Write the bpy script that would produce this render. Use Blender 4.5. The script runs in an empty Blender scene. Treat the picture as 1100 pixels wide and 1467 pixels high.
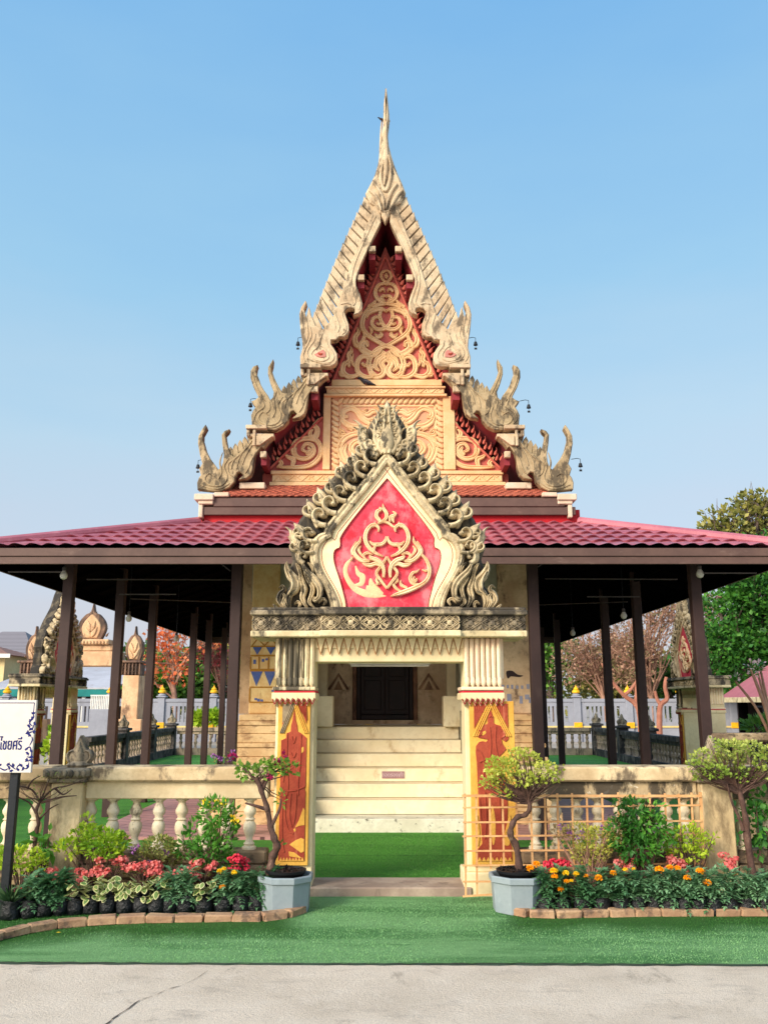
import bpy, bmesh, math, random
from mathutils import Vector, Matrix
from math import sin, cos, tan, pi, atan, atan2, sqrt, hypot
random.seed(11)
S = bpy.context.scene
COL = S.collection
RND = random.Random(5)
# ------------------------------------------------------------------ camera
CAMZ = 1.6
F = 1250.0
TH = atan(275.0 / F)
CT, ST = cos(TH), sin(TH)

def P(px, py, Y):
    """point of the photograph at distance Y -> (x, z)"""
    a = (px - 550) / F
    b = (733.5 - py) / F
    s = Y / (CT - b * ST)
    return (a * s, CAMZ + (ST + b * CT) * s)

def G(px, py, z=0.0):
    """point of the photograph on the level z -> (x, y)"""
    a = (px - 550) / F
    b = (733.5 - py) / F
    s = (z - CAMZ) / (ST + b * CT)
    return (a * s, (CT - b * ST) * s)

cd = bpy.data.cameras.new('camera')
cd.sensor_fit = 'VERTICAL'
cd.sensor_height = 36
cd.lens = 36 * F / 1467
cd.clip_start = 0.1
cd.clip_end = 2000
cam = bpy.data.objects.new('camera', cd)
cam.location = (0, 0, CAMZ)
cam.rotation_euler = (pi / 2 + TH, 0, 0)
COL.objects.link(cam)
S.camera = cam

# ------------------------------------------------------------------ colours and materials
def c8(r, g, b):
    f = lambda u: (u / 255 / 12.92) if u / 255 <= 0.04045 else ((u / 255 + 0.055) / 1.055) ** 2.4
    return (f(r), f(g), f(b), 1)

def sc(c, k):
    return (c[0] * k, c[1] * k, c[2] * k, 1)

class NT:
    def __init__(s, name):
        s.m = bpy.data.materials.new(name)
        s.m.use_nodes = True
        s.t = s.m.node_tree
        s.b = s.t.nodes['Principled BSDF']
        s.b.inputs['Specular IOR Level'].default_value = 0.3
    def n(s, typ, **kw):
        x = s.t.nodes.new(typ)
        for k, v in kw.items():
            setattr(x, k, v)
        return x
    def l(s, a, b):
        s.t.links.new(a, b)
    def pos(s, scale=(1, 1, 1), obj=False):
        mp = s.n('ShaderNodeMapping')
        mp.inputs['Scale'].default_value = scale
        if obj:
            s.l(s.n('ShaderNodeTexCoord').outputs['Object'], mp.inputs[0])
        else:
            s.l(s.n('ShaderNodeNewGeometry').outputs['Position'], mp.inputs[0])
        return mp.outputs[0]
    def noise(s, vec, scale, detail=6, rough=0.6, dist=0.0):
        x = s.n('ShaderNodeTexNoise')
        x.inputs['Scale'].default_value = scale
        x.inputs['Detail'].default_value = detail
        x.inputs['Roughness'].default_value = rough
        x.inputs['Distortion'].default_value = dist
        s.l(vec, x.inputs['Vector'])
        return x.outputs['Fac']
    def ramp(s, fac, a, b):
        x = s.n('ShaderNodeMapRange')
        x.interpolation_type = 'SMOOTHSTEP'
        x.inputs['From Min'].default_value = a
        x.inputs['From Max'].default_value = b
        s.l(fac, x.inputs['Value'])
        return x.outputs['Result']
    def mul(s, a, k):
        x = s.n('ShaderNodeMath', operation='MULTIPLY')
        s.l(a, x.inputs[0])
        if hasattr(k, 'links'):
            s.l(k, x.inputs[1])
        else:
            x.inputs[1].default_value = k
        return x.outputs[0]
    def mix(s, fac, a, b):
        x = s.n('ShaderNodeMix', data_type='RGBA')
        if hasattr(fac, 'links'):
            s.l(fac, x.inputs['Factor'])
        else:
            x.inputs['Factor'].default_value = fac
        for v, i in ((a, 6), (b, 7)):
            if hasattr(v, 'links'):
                s.l(v, x.inputs[i])
            else:
                x.inputs[i].default_value = v
        return x.outputs[2]
    def bump(s, fac, strength, dist):
        x = s.n('ShaderNodeBump')
        x.inputs['Strength'].default_value = strength
        x.inputs['Distance'].default_value = dist
        s.l(fac, x.inputs['Height'])
        s.l(x.outputs[0], s.b.inputs['Normal'])
    def col(s, v):
        if hasattr(v, 'links'):
            s.l(v, s.b.inputs['Base Color'])
        else:
            s.b.inputs['Base Color'].default_value = v

def mat(name, c1, c2=None, scale=2.5, stain=None, amt=(0.55, 0.7), sscale=3.0, streak=0.25,
        stain2=None, amt2=(0.6, 0.75), s2scale=7.0, rough=0.8, bump=0.3, bscale=40, bdist=0.01, spec=0.3, stainmix=0.9):
    k = NT(name)
    p = k.pos()
    c2 = c2 or sc(c1, 0.8)
    c = k.mix(k.ramp(k.noise(p, scale), 0.35, 0.65), c1, c2)
    c = k.mix(k.mul(k.ramp(k.noise(p, scale * 9, 4), 0.4, 0.7), 0.35), c, sc(c2, 0.85))
    if stain2:
        f = k.ramp(k.noise(k.pos((1, 1, 1)), s2scale, 8, 0.7, 0.4), *amt2)
        c = k.mix(k.mul(f, 0.85), c, stain2)
    if stain:
        f = k.ramp(k.noise(k.pos((1, 1, streak)), sscale, 9, 0.68), *amt)
        c = k.mix(k.mul(f, stainmix), c, stain)
    k.col(c)
    k.b.inputs['Roughness'].default_value = rough
    k.b.inputs['Specular IOR Level'].default_value = spec
    if bump:
        k.bump(k.noise(p, bscale, 6, 0.65), bump, bdist)
    return k.m

def leafmat(name, ca, cb, cc=None, trans=0.3, rough=0.5, spec=0.35):
    """colour varies leaf by leaf and clump by clump"""
    k = NT(name)
    ra = k.n('ShaderNodeNewGeometry').outputs['Random Per Island']
    c = k.mix(ra, ca, cb)
    if cc:
        c = k.mix(k.ramp(k.noise(k.pos(), 1.7, 3), 0.45, 0.62), c, cc)
    k.col(c)
    k.b.inputs['Roughness'].default_value = rough
    k.b.inputs['Specular IOR Level'].default_value = spec
    tr = k.n('ShaderNodeBsdfTranslucent')
    k.l(c, tr.inputs['Color'])
    mx = k.n('ShaderNodeMixShader')
    mx.inputs[0].default_value = trans
    k.l(k.b.outputs[0], mx.inputs[1])
    k.l(tr.outputs[0], mx.inputs[2])
    k.l(mx.outputs[0], k.t.nodes['Material Output'].inputs['Surface'])
    return k.m

# ------------------------------------------------------------------ mesh builder
LOC = {}

STY = {'round': ((1, 0), (0.62, -0.8), (0, -1), (-0.62, -0.8), (-1, 0), (-0.6, 0.8), (0.6, 0.8)),
       'carved': ((1, 0.3), (0.92, -0.75), (0.5, -1), (0.12, -.62), (-.12, -.62), (-0.5, -1), (-0.92, -0.75), (-1, 0.3), (-.6, .8), (.6, .8))}

class M:
    style = 'round'
    def __init__(s):
        s.v = []
        s.f = []
    def add(s, vs, fs):
        o = len(s.v)
        s.v.extend(vs)
        s.f.extend([tuple(i + o for i in f) for f in fs])
        return s
    def box(s, x0, x1, y0, y1, z0, z1):
        return s.add([(x, y, z) for z in (z0, z1) for y in (y0, y1) for x in (x0, x1)],
                     [(0, 1, 3, 2), (4, 6, 7, 5), (0, 4, 5, 1), (2, 3, 7, 6), (0, 2, 6, 4), (1, 5, 7, 3)])
    def cbox(s, x0, x1, y0, y1, z0, z1, c=0.008):
        """box with chamfered edges"""
        o = len(s.v)
        idx = {}
        vs = []
        for ix in (0, 1):
            for iy in (0, 1):
                for iz in (0, 1):
                    X, Y, Z = (x0, x1)[ix], (y0, y1)[iy], (z0, z1)[iz]
                    sx, sy, sz = (c, -c)[ix], (c, -c)[iy], (c, -c)[iz]
                    for a, q in enumerate(((X, Y + sy, Z + sz), (X + sx, Y, Z + sz), (X + sx, Y + sy, Z))):
                        idx[ix, iy, iz, a] = len(vs)
                        vs.append(q)
        g = idx
        fs = []
        for i in (0, 1):
            fs.append([g[i, 0, 0, 0], g[i, 1, 0, 0], g[i, 1, 1, 0], g[i, 0, 1, 0]])
            fs.append([g[0, i, 0, 1], g[1, i, 0, 1], g[1, i, 1, 1], g[0, i, 1, 1]])
            fs.append([g[0, 0, i, 2], g[1, 0, i, 2], g[1, 1, i, 2], g[0, 1, i, 2]])
            for j in (0, 1):
                fs.append([g[0, i, j, 1], g[1, i, j, 1], g[1, i, j, 2], g[0, i, j, 2]])
                fs.append([g[i, 0, j, 0], g[i, 1, j, 0], g[i, 1, j, 2], g[i, 0, j, 2]])
                fs.append([g[i, j, 0, 0], g[i, j, 1, 0], g[i, j, 1, 1], g[i, j, 0, 1]])
                for q in (0, 1):
                    fs.append([g[i, j, q, 0], g[i, j, q, 1], g[i, j, q, 2]])
        return s.add(vs, fs)
    def prism(s, poly, y0, y1, ch=0.0):
        """outline in x,z made solid from y0 (front) to y1; ch chamfers the front edge"""
        n = len(poly)
        A = sum(poly[i][0] * poly[(i + 1) % n][1] - poly[(i + 1) % n][0] * poly[i][1] for i in range(n))
        if A < 0:
            poly = poly[::-1]
        vs = []
        fs = []
        if ch:
            ins = []
            for i in range(n):
                a, b, c = Vector(poly[i - 1]), Vector(poly[i]), Vector(poly[(i + 1) % n])
                e1 = (b - a)
                e2 = (c - b)
                n1 = Vector((-e1.y, e1.x)).normalized() if e1.length else Vector((0, 0))
                n2 = Vector((-e2.y, e2.x)).normalized() if e2.length else Vector((0, 0))
                nn = n1 + n2
                nn = nn / max(nn.length, 0.6) if nn.length else n1
                q = b + nn * ch
                ins.append((q.x, q.y))
            vs += [(x, y0, z) for x, z in ins]
            vs += [(x, y0 + ch, z) for x, z in poly]
            vs += [(x, y1, z) for x, z in poly]
            fs.append(tuple(range(n)))
            fs.append(tuple(range(3 * n - 1, 2 * n - 1, -1)))
            for i in range(n):
                j = (i + 1) % n
                fs.append((i, n + i, n + j, j))
                fs.append((n + i, 2 * n + i, 2 * n + j, n + j))
        else:
            vs += [(x, y0, z) for x, z in poly] + [(x, y1, z) for x, z in poly]
            fs.append(tuple(range(n)))
            fs.append(tuple(range(2 * n - 1, n - 1, -1)))
            for i in range(n):
                j = (i + 1) % n
                fs.append((i, n + i, n + j, j))
        return s.add(vs, fs)
    def ring(s, outer, inner, y0, y1):
        """band between two outlines with the same number of points"""
        n = len(outer)
        vs = [(x, y0, z) for x, z in outer] + [(x, y0, z) for x, z in inner] + [(x, y1, z) for x, z in outer] + [(x, y1, z) for x, z in inner]
        fs = []
        for i in range(n - 1):
            j = i + 1
            fs += [(i, j, n + j, n + i), (n + i, n + j, 3 * n + j, 3 * n + i), (i, 2 * n + i, 2 * n + j, j)]
        return s.add(vs, fs)
    def lathe(s, prof, cx=0, cy=0, seg=16, cap=True, cz=0):
        vs = []
        fs = []
        for r, z in prof:
            for k in range(seg):
                a = 2 * pi * k / seg
                vs.append((cx + r * cos(a), cy + r * sin(a), z + cz))
        for i in range(len(prof) - 1):
            for k in range(seg):
                l = (k + 1) % seg
                fs.append((i * seg + k, i * seg + l, (i + 1) * seg + l, (i + 1) * seg + k))
        if cap:
            fs.append(tuple(range(seg))[::-1])
            fs.append(tuple(range((len(prof) - 1) * seg, len(prof) * seg)))
        return s.add(vs, fs)
    def tube(s, pts, rad, seg=8):
        pts = [Vector(p) for p in pts]
        if not hasattr(rad, '__len__'):
            rad = [rad] * len(pts)
        vs = []
        fs = []
        up = None
        for i, p in enumerate(pts):
            t = (pts[min(i + 1, len(pts) - 1)] - pts[max(i - 1, 0)])
            t = t.normalized() if t.length else Vector((0, 0, 1))
            if up is None:
                up = t.orthogonal().normalized()
            u = (up - t * up.dot(t))
            u = u.normalized() if u.length > 1e-6 else t.orthogonal().normalized()
            up = u
            w = t.cross(u)
            for k in range(seg):
                a = 2 * pi * k / seg
                vs.append(tuple(p + (u * cos(a) + w * sin(a)) * rad[i]))
        for i in range(len(pts) - 1):
            for k in range(seg):
                l = (k + 1) % seg
                fs.append((i * seg + k, i * seg + l, (i + 1) * seg + l, (i + 1) * seg + k))
        fs.append(tuple(range(seg))[::-1])
        fs.append(tuple(range((len(pts) - 1) * seg, len(pts) * seg)))
        return s.add(vs, fs)
    def bar(s, a, b, w, h=None, up=(0, 0, 1)):
        """rectangular bar from a to b"""
        h = h or w
        a, b = Vector(a), Vector(b)
        t = (b - a).normalized()
        u = Vector(up)
        u = (u - t * u.dot(t))
        u = u.normalized() if u.length > 1e-5 else t.orthogonal().normalized()
        r = t.cross(u)
        vs = [tuple(p + r * (w / 2 * i) + u * (h / 2 * j)) for p in (a, b) for i, j in ((-1, -1), (1, -1), (1, 1), (-1, 1))]
        return s.add(vs, [(3, 2, 1, 0), (4, 5, 6, 7), (0, 1, 5, 4), (1, 2, 6, 5), (2, 3, 7, 6), (3, 0, 4, 7)])
    def rib(s, pts, w, y, d):
        """rounded strip in the x,z plane: half widths w, half depth d"""
        n = len(pts)
        K = len(STY[s.style])
        if not hasattr(w, '__len__'):
            w = [w] * n
        vs = []
        fs = []
        for i in range(n):
            x0, z0 = pts[max(i - 1, 0)]
            x1, z1 = pts[min(i + 1, n - 1)]
            tx, tz = x1 - x0, z1 - z0
            L = hypot(tx, tz) or 1
            nx, nz = -tz / L, tx / L
            x, z = pts[i]
            ww = w[i]
            dd = d * min(1, ww / (max(w) * 0.5 + 1e-9)) if ww < max(w) * 0.5 else d
            for a, b in STY[s.style]:
                vs.append((x + nx * ww * a, y + dd * b, z + nz * ww * a))
        for i in range(n - 1):
            for k in range(K):
                l = (k + 1) % K
                fs.append((i * K + k, i * K + l, (i + 1) * K + l, (i + 1) * K + k))
        fs.append(tuple(range(K))[::-1])
        fs.append(tuple(range((n - 1) * K, n * K)))
        return s.add(vs, fs)
    def xf(s, mtx, start=0):
        s.v[start:] = [tuple(mtx @ Vector(p)) for p in s.v[start:]]
        return s
    def build(s, name, m, parent=None, smooth=False, origin=None, ang=35, fix=True):
        off = LOC[parent.name] if parent is not None else Vector(origin or (0, 0, 0))
        me = bpy.data.meshes.new(name)
        me.from_pydata([(x - off.x, y - off.y, z - off.z) for x, y, z in s.v], [], s.f)
        if fix:
            bm = bmesh.new()
            bm.from_mesh(me)
            bmesh.ops.recalc_face_normals(bm, faces=bm.faces)
            bm.to_mesh(me)
            bm.free()
        if smooth:
            me.shade_smooth()
            me.set_sharp_from_angle(angle=math.radians(ang))
        me.materials.append(m)
        o = bpy.data.objects.new(name, me)
        COL.objects.link(o)
        if parent is not None:
            o.parent = parent
            LOC[o.name] = off
        else:
            o.location = off
            LOC[o.name] = off.copy()
        return o

def tag(o, label, cat, group=None):
    o['label'] = label
    o['category'] = cat
    if group:
        o['group'] = group
    return o

def thing(name, label, cat, loc=(0, 0, 0), group=None):
    o = bpy.data.objects.new(name, None)
    o.empty_display_size = 0.1
    COL.objects.link(o)
    o.location = loc
    LOC[o.name] = Vector(loc)
    return tag(o, label, cat, group)

def struct(o, kind='structure'):
    o['kind'] = kind
    return o

def dup(root, loc, rz=0.0, scale=1.0, label=None, group=None):
    """copy of a thing, its parts and their sub-parts"""
    def cp(o, par):
        c = o.copy()
        COL.objects.link(c)
        if par is not None:
            c.parent = par
        for ch in list(o.children):
            cp(ch, c)
        return c
    r = cp(root, None)
    r.location = loc
    r.rotation_euler = (0, 0, rz)
    r.scale = (scale,) * 3 if not hasattr(scale, '__len__') else scale
    if label:
        r['label'] = label
    if group:
        r['group'] = group
    return r

# ------------------------------------------------------------------ curves
def catmull(pts, n=6, closed=False):
    out = []
    N = len(pts)
    rng = range(N if closed else N - 1)
    for i in rng:
        if closed:
            p0, p1, p2, p3 = pts[i - 1], pts[i], pts[(i + 1) % N], pts[(i + 2) % N]
        else:
            p0, p1, p2, p3 = pts[max(i - 1, 0)], pts[i], pts[i + 1], pts[min(i + 2, N - 1)]
        for k in range(n):
            t = k / n
            out.append(tuple(0.5 * (2 * b + (c - a) * t + (2 * a - 5 * b + 4 * c - d) * t * t + (3 * b - a - 3 * c + d) * t ** 3)
                             for a, b, c, d in zip(p0, p1, p2, p3)))
    if not closed:
        out.append(tuple(pts[-1]))
    return out

def resample(pts, n):
    d = [0]
    for a, b in zip(pts, pts[1:]):
        d.append(d[-1] + math.dist(a, b))
    out = []
    j = 0
    for i in range(n):
        t = d[-1] * i / (n - 1)
        while j < len(d) - 2 and d[j + 1] < t:
            j += 1
        u = (t - d[j]) / max(d[j + 1] - d[j], 1e-9)
        out.append(tuple(a + (b - a) * u for a, b in zip(pts[j], pts[j + 1])))
    return out

def bend(x, z, ang, L, k0, k1, n=14):
    pts = [(x, z)]
    for i in range(n):
        t = (i + 0.5) / n
        ang += (k0 + (k1 - k0) * t) / n
        x += cos(ang) * L / n
        z += sin(ang) * L / n
        pts.append((x, z))
    return pts

def flame(m, x, z, ang, L, w, y, d, s=1, k=(1.7, -3.0)):
    pts = bend(x, z, ang, L, s * k[0], s * k[1])
    n = len(pts)
    m.rib(pts, [w * (0.5 + 0.5 * sin(pi * min(i / (n - 1) * 1.5, 1))) * (1 - i / (n - 1)) ** 0.75 + w * 0.03 for i in range(n)], y, d)

def volute(m, x, z, ang, L, w, y, d, s=1, turn=9.0, k0=0.6, n=22):
    pts = bend(x, z, ang, L, s * k0, s * turn, n)
    N = len(pts)
    m.rib(pts, [w * (1 - 0.6 * i / (N - 1)) for i in range(N)], y, d)
    ex, ez = pts[-1]
    r = w * 0.75
    m.rib([(ex - r, ez), (ex - r * 0.5, ez), (ex, ez), (ex + r * 0.5, ez), (ex + r, ez)], [r * .2, r * .8, r, r * .8, r * .2], y, d * 1.1)

def leafshape(m, x, z, ang, L, w, y, d):
    """pointed leaf with a ridge"""
    pts = [(x + cos(ang) * L * t, z + sin(ang) * L * t) for t in (0, .15, .3, .5, .7, .87, 1)]
    m.rib(pts, [w * q for q in (.3, .75, 1, .92, .6, .25, .02)], y, d)

def mirror(pts, cx=0.0):
    return [(2 * cx - p[0],) + tuple(p[1:]) for p in pts]

# ------------------------------------------------------------------ foliage
def leaf(m, p, d, up, L, w):
    d = d.normalized()
    s = d.cross(up)
    s = s.normalized() if s.length > 1e-4 else d.orthogonal().normalized()
    n = s.cross(d)
    mid = p + d * (L * 0.45) + n * (L * 0.08)
    m.add([tuple(p), tuple(mid + s * w - n * (w * .25)), tuple(p + d * L - n * (L * .1)), tuple(mid - s * w - n * (w * .25))], [(0, 1, 2), (0, 2, 3)])

def rv(r=RND):
    while True:
        v = Vector((r.uniform(-1, 1), r.uniform(-1, 1), r.uniform(-1, 1)))
        if 0.05 < v.length < 1:
            return v

def foliage(m, blobs, n, L, w, up=0.35, shell=0.45, droop=0.0, jit=0.35):
    """leaves spread through blobs (cx,cy,cz,rx,ry,rz); shell pushes them outward"""
    tot = sum(b[3] * b[4] * b[5] for b in blobs) ** 1.0
    for b in blobs:
        k = max(3, int(n * b[3] * b[4] * b[5] / tot))
        for _ in range(k):
            v = rv()
            v = v.normalized() * (v.length ** shell)
            p = Vector((b[0] + v.x * b[3], b[1] + v.y * b[4], b[2] + v.z * b[5]))
            d = v.normalized() * 0.7 + rv() * 0.8 + Vector((0, 0, up - droop))
            q = RND.uniform(1 - jit, 1 + jit)
            leaf(m, p, d, rv() + Vector((0, 0, 0.8)), L * q, w * q)

def clump_blobs(cx, cy, cz, rx, ry, rz, n, r, seed=0):
    q = random.Random(seed)
    out = []
    for _ in range(n):
        v = rv(q)
        v = v.normalized() * v.length ** 0.5
        s = r * q.uniform(0.6, 1.3)
        out.append((cx + v.x * rx, cy + v.y * ry, cz + v.z * rz, s * 1.2, s * 1.2, s * 0.75))
    return out

def text_mesh(body, size, m, extrude=0.0, bold=0.0):
    fc = bpy.data.curves.new('lettering', 'FONT')
    fc.body = body
    fc.size = size
    fc.extrude = extrude
    fc.offset = bold
    fc.align_x = 'CENTER'
    fc.align_y = 'CENTER'
    o = bpy.data.objects.new('lettering', fc)
    COL.objects.link(o)
    dg = bpy.context.evaluated_depsgraph_get()
    me = bpy.data.meshes.new_from_object(o.evaluated_get(dg))
    bpy.data.objects.remove(o)
    bpy.data.curves.remove(fc)
    r = M()
    r.v = [tuple(v.co) for v in me.vertices]
    r.f = [tuple(p.vertices) for p in me.polygons]
    bpy.data.meshes.remove(me)
    return r

ORD = ['first', 'second', 'third', 'fourth', 'fifth', 'sixth', 'seventh', 'eighth', 'ninth', 'tenth', 'eleventh', 'twelfth',
       'thirteenth', 'fourteenth', 'fifteenth', 'sixteenth', 'seventeenth', 'eighteenth', 'nineteenth', 'twentieth']
# ------------------------------------------------------------------ the materials of the place
DK = c8(52, 47, 42)
m_gate = mat('cream_plaster', c8(230, 214, 172), c8(218, 196, 152), 2.2, stain=c8(92, 80, 62), amt=(.57, .72), sscale=5, streak=.12, bump=.25)
m_gate_dirty = mat('stained_cream_plaster', c8(226, 208, 168), c8(205, 180, 140), 4, stain=DK, amt=(.46, .56), sscale=7, streak=.12, bump=.35)
m_corn = mat('mouldy_cornice_stone', c8(176, 158, 128), c8(120, 108, 90), 5, stain=c8(40, 37, 34), amt=(.42, .56), sscale=5, streak=.6, stain2=c8(196, 178, 140), s2scale=12, bump=.5, bscale=30)
m_corn_lip = mat('pale_cornice_lip', c8(222, 206, 166), c8(190, 172, 132), 4, stain=DK, amt=(.55, .68), sscale=5, streak=.5, bump=.3)
m_crest = mat('mouldy_carved_stone', c8(214, 194, 156), c8(164, 146, 114), 7, stain=c8(52, 48, 42), amt=(.50, .60), sscale=8, streak=.6, stain2=c8(224, 198, 166), s2scale=15, bump=.5, bscale=45)
m_crestdk = mat('shade_dark_crest_ground', c8(112, 100, 80), c8(78, 70, 58), 6, stain=c8(42, 39, 36), amt=(.40, .56), sscale=8, bump=.5, bscale=45)  # base colour darkened for shade in the carved recesses, mould stain on top
m_field = mat('cream_pediment_field', c8(238, 222, 178), c8(226, 204, 158), 3, stain=c8(120, 106, 80), amt=(.66, .8), sscale=6, bump=.2)
m_orn = mat('cream_ornament', c8(240, 216, 176), c8(226, 190, 148), 9, stain=c8(150, 110, 84), amt=(.62, .76), sscale=12, bump=.25)
m_ghost = mat('scar_of_lost_ornament', c8(224, 196, 148), c8(226, 178, 138), 9, bump=.5)
m_pred = mat('faded_red_paint', c8(204, 40, 62), c8(212, 78, 94), 3.2, stain=c8(220, 128, 132), amt=(.50, .66), sscale=4.5, streak=.7, stain2=c8(190, 28, 46), s2scale=3.2, amt2=(.5, .62), bump=.25, stainmix=.8)
m_line = mat('dark_red_line', c8(150, 40, 44))
m_panred = mat('carved_red_wood', c8(164, 72, 48), c8(144, 56, 38), 6, stain=c8(196, 116, 86), amt=(.58, .72), sscale=16, streak=.06, bump=.5, bscale=60)
m_pangold = mat('gold_painted_wood', c8(220, 170, 76), c8(204, 148, 60), 5, stain=c8(126, 84, 44), amt=(.58, .74), sscale=9, streak=.15, bump=.3)
m_pangrey = mat('bare_grey_wood', c8(150, 132, 104), c8(126, 108, 84), 8, streak=.1, stain=c8(170, 130, 60), amt=(.6, .7))
m_redband = mat('red_band', c8(204, 44, 58), c8(190, 60, 66), 6)
m_pinkedge = mat('pinkish_capital_plaster', c8(234, 214, 178), c8(228, 196, 166), 5, stain=c8(170, 96, 86), amt=(.6, .74), sscale=10, streak=.2)
m_gab = mat('golden_cream_relief', c8(226, 190, 144), c8(216, 174, 124), 4, stain=c8(150, 108, 80), amt=(.60, .78), sscale=7, bump=.25)
m_gabred = mat('dull_red_gable_field', c8(186, 98, 86), c8(168, 82, 74), 3, stain=c8(184, 112, 98), amt=(.55, .7), sscale=5, bump=.2)
m_gabpink = mat('pinkish_gable_field', c8(212, 158, 124), c8(204, 144, 110), 3, bump=.2)
m_flred = mat('red_flame_border', c8(204, 110, 92), c8(184, 88, 76), 5, bump=.2)
m_soff = mat('maroon_soffit', c8(140, 48, 56), c8(118, 38, 48), 3, bump=.2)
m_barge = mat('weathered_bargeboard', c8(204, 184, 152), c8(180, 154, 122), 3.5, stain=c8(98, 84, 68), amt=(.49, .63), sscale=7, streak=.5, stain2=c8(178, 146, 108), s2scale=9, bump=.4, bscale=35)
m_barge2 = mat('greyed_bargeboard', c8(182, 160, 124), c8(150, 130, 98), 4, stain=c8(80, 70, 56), amt=(.46, .58), sscale=8, streak=.5, stain2=c8(196, 168, 126), s2scale=9, bump=.45, bscale=35)
m_clay = mat('orange_clay_tile', c8(176, 96, 72), c8(150, 74, 56), 9, stain=c8(112, 70, 58), amt=(.55, .7), sscale=14, bump=.3)
m_fasc = mat('brown_painted_fascia', c8(98, 74, 66), c8(86, 64, 58), 2, stain=c8(120, 98, 88), amt=(.58, .75), sscale=4, streak=3, rough=.6, bump=.1)
m_dark = mat('shade_black_steel', c8(11, 9, 10), c8(9, 8, 9), 3, rough=1, bump=0, spec=0)  # near black: the shade under the roof is put into the colour
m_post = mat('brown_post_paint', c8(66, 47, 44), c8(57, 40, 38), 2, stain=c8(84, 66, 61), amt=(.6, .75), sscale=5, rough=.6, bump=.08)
m_under = mat('shade_dark_underside', c8(20, 15, 19), c8(16, 13, 16), 2, rough=1, bump=0, spec=0)  # albedo lowered to paint in the canopy's shade despite bounce from the turf
m_rod = mat('grey_steel_rod', c8(92, 84, 84), rough=.5, bump=0)
m_redwall = mat('red_painted_board', c8(186, 20, 30), c8(172, 16, 28), 1.5, rough=.6, bump=.05)
m_mortar = mat('pale_corner_block', c8(214, 194, 172), c8(198, 176, 150), 4, stain=c8(120, 96, 84), amt=(.6, .74), sscale=5)
m_step = mat('cream_step_plaster', c8(240, 226, 192), c8(232, 212, 172), 1.6, stain=c8(192, 162, 118), amt=(.54, .70), sscale=3, streak=.6, bump=.15)
m_plinth0 = mat('flaking_whitewash', c8(226, 220, 198), c8(208, 200, 176), 3, stain=c8(106, 102, 88), amt=(.58, .64), sscale=8, streak=1.2, bump=.4)
m_sand = mat('sandy_plinth', c8(218, 186, 138), c8(194, 156, 110), 2.5, stain=c8(136, 100, 70), amt=(.48, .64), sscale=4, streak=1.6, bump=.35)
m_doorwall = mat('lightened_door_wall', c8(232, 206, 172), c8(206, 174, 138), 2.5, stain=c8(140, 106, 82), amt=(.52, .68), sscale=4, streak=.7, bump=.35)  # wall plaster made paler, lifting the dim door wall by colour
m_paleblue = mat('faded_blue_mosaic', c8(126, 130, 152), c8(140, 136, 146), 14)
m_wall = mat('aged_plaster_wall', c8(214, 184, 148), c8(186, 152, 118), 2.5, stain=c8(84, 62, 50), amt=(.52, .68), sscale=4, streak=.7, bump=.35)
m_wallside = mat('grey_cream_wall', c8(176, 172, 150), c8(158, 152, 130), 1.6, stain=c8(110, 104, 88), amt=(.58, .74), sscale=3, streak=.3)
m_wood = mat('dark_door_wood', c8(44, 26, 22), c8(32, 20, 18), 3, rough=.55, bump=.2)
m_blue = mat('blue_mosaic', c8(64, 86, 150), c8(90, 100, 146), 14, stain=c8(180, 160, 130), amt=(.62, .72), sscale=16)
m_ochre = mat('ochre_band', c8(176, 126, 44), c8(160, 108, 40), 8)
m_mosaic = mat('pale_mosaic_ground', c8(224, 194, 136), c8(212, 170, 112), 8, stain=c8(150, 112, 74), amt=(.6, .74), sscale=9)
m_bal = mat('weathered_balustrade', c8(220, 196, 156), c8(184, 158, 120), 3, stain=c8(92, 78, 64), amt=(.49, .60), sscale=4, streak=.6, bump=.4)
m_balbeam = mat('flaking_beam', c8(206, 186, 150), c8(176, 152, 116), 3, stain=c8(52, 46, 40), amt=(.42, .52), sscale=5, streak=.5, stain2=c8(232, 222, 200), s2scale=7, amt2=(.58, .62), bump=.5)
m_balbeam_pale = mat('pale_stained_beam', c8(218, 198, 160), c8(196, 174, 136), 3, stain=c8(100, 88, 70), amt=(.56, .70), sscale=4, streak=.5, bump=.4)
m_baluster = mat('white_baluster', c8(228, 214, 186), c8(206, 188, 156), 5, stain=c8(92, 82, 68), amt=(.55, .68), sscale=9, streak=.6, bump=.35)
m_balbase = mat('worn_base_beam', c8(170, 146, 112), c8(120, 98, 76), 4, stain=c8(70, 58, 48), amt=(.48, .6), sscale=6, streak=1.5, stain2=c8(214, 200, 170), s2scale=6, bump=.5)
m_post_stone = mat('cream_corner_post', c8(224, 202, 162), c8(200, 174, 132), 2, stain=c8(120, 102, 76), amt=(.52, .68), sscale=3, streak=.4, bump=.35)
m_finial = mat('grey_lichen_stone', c8(164, 148, 122), c8(118, 106, 88), 7, stain=c8(66, 60, 52), amt=(.48, .62), sscale=10, streak=.7, bump=.5, bscale=40)
m_darkbal = mat('shade_dark_rail', c8(104, 96, 90), c8(76, 72, 70), 5, stain=c8(38, 38, 40), amt=(.42, .56), sscale=5, streak=.7, bump=.4)  # unlit inner side of the rails put into the colour, with dark stain
m_greybal = mat('grey_inner_baluster', c8(176, 156, 132), c8(140, 124, 108), 5, stain=c8(62, 58, 54), amt=(.5, .64), sscale=7, bump=.3)
m_grey = mat('grey_boundary_paint', c8(150, 152, 162), c8(140, 142, 152), .8, stain=c8(120, 120, 126), amt=(.55, .75), sscale=2, bump=.1)
m_slot = mat('dark_slot', c8(70, 60, 58))
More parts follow.
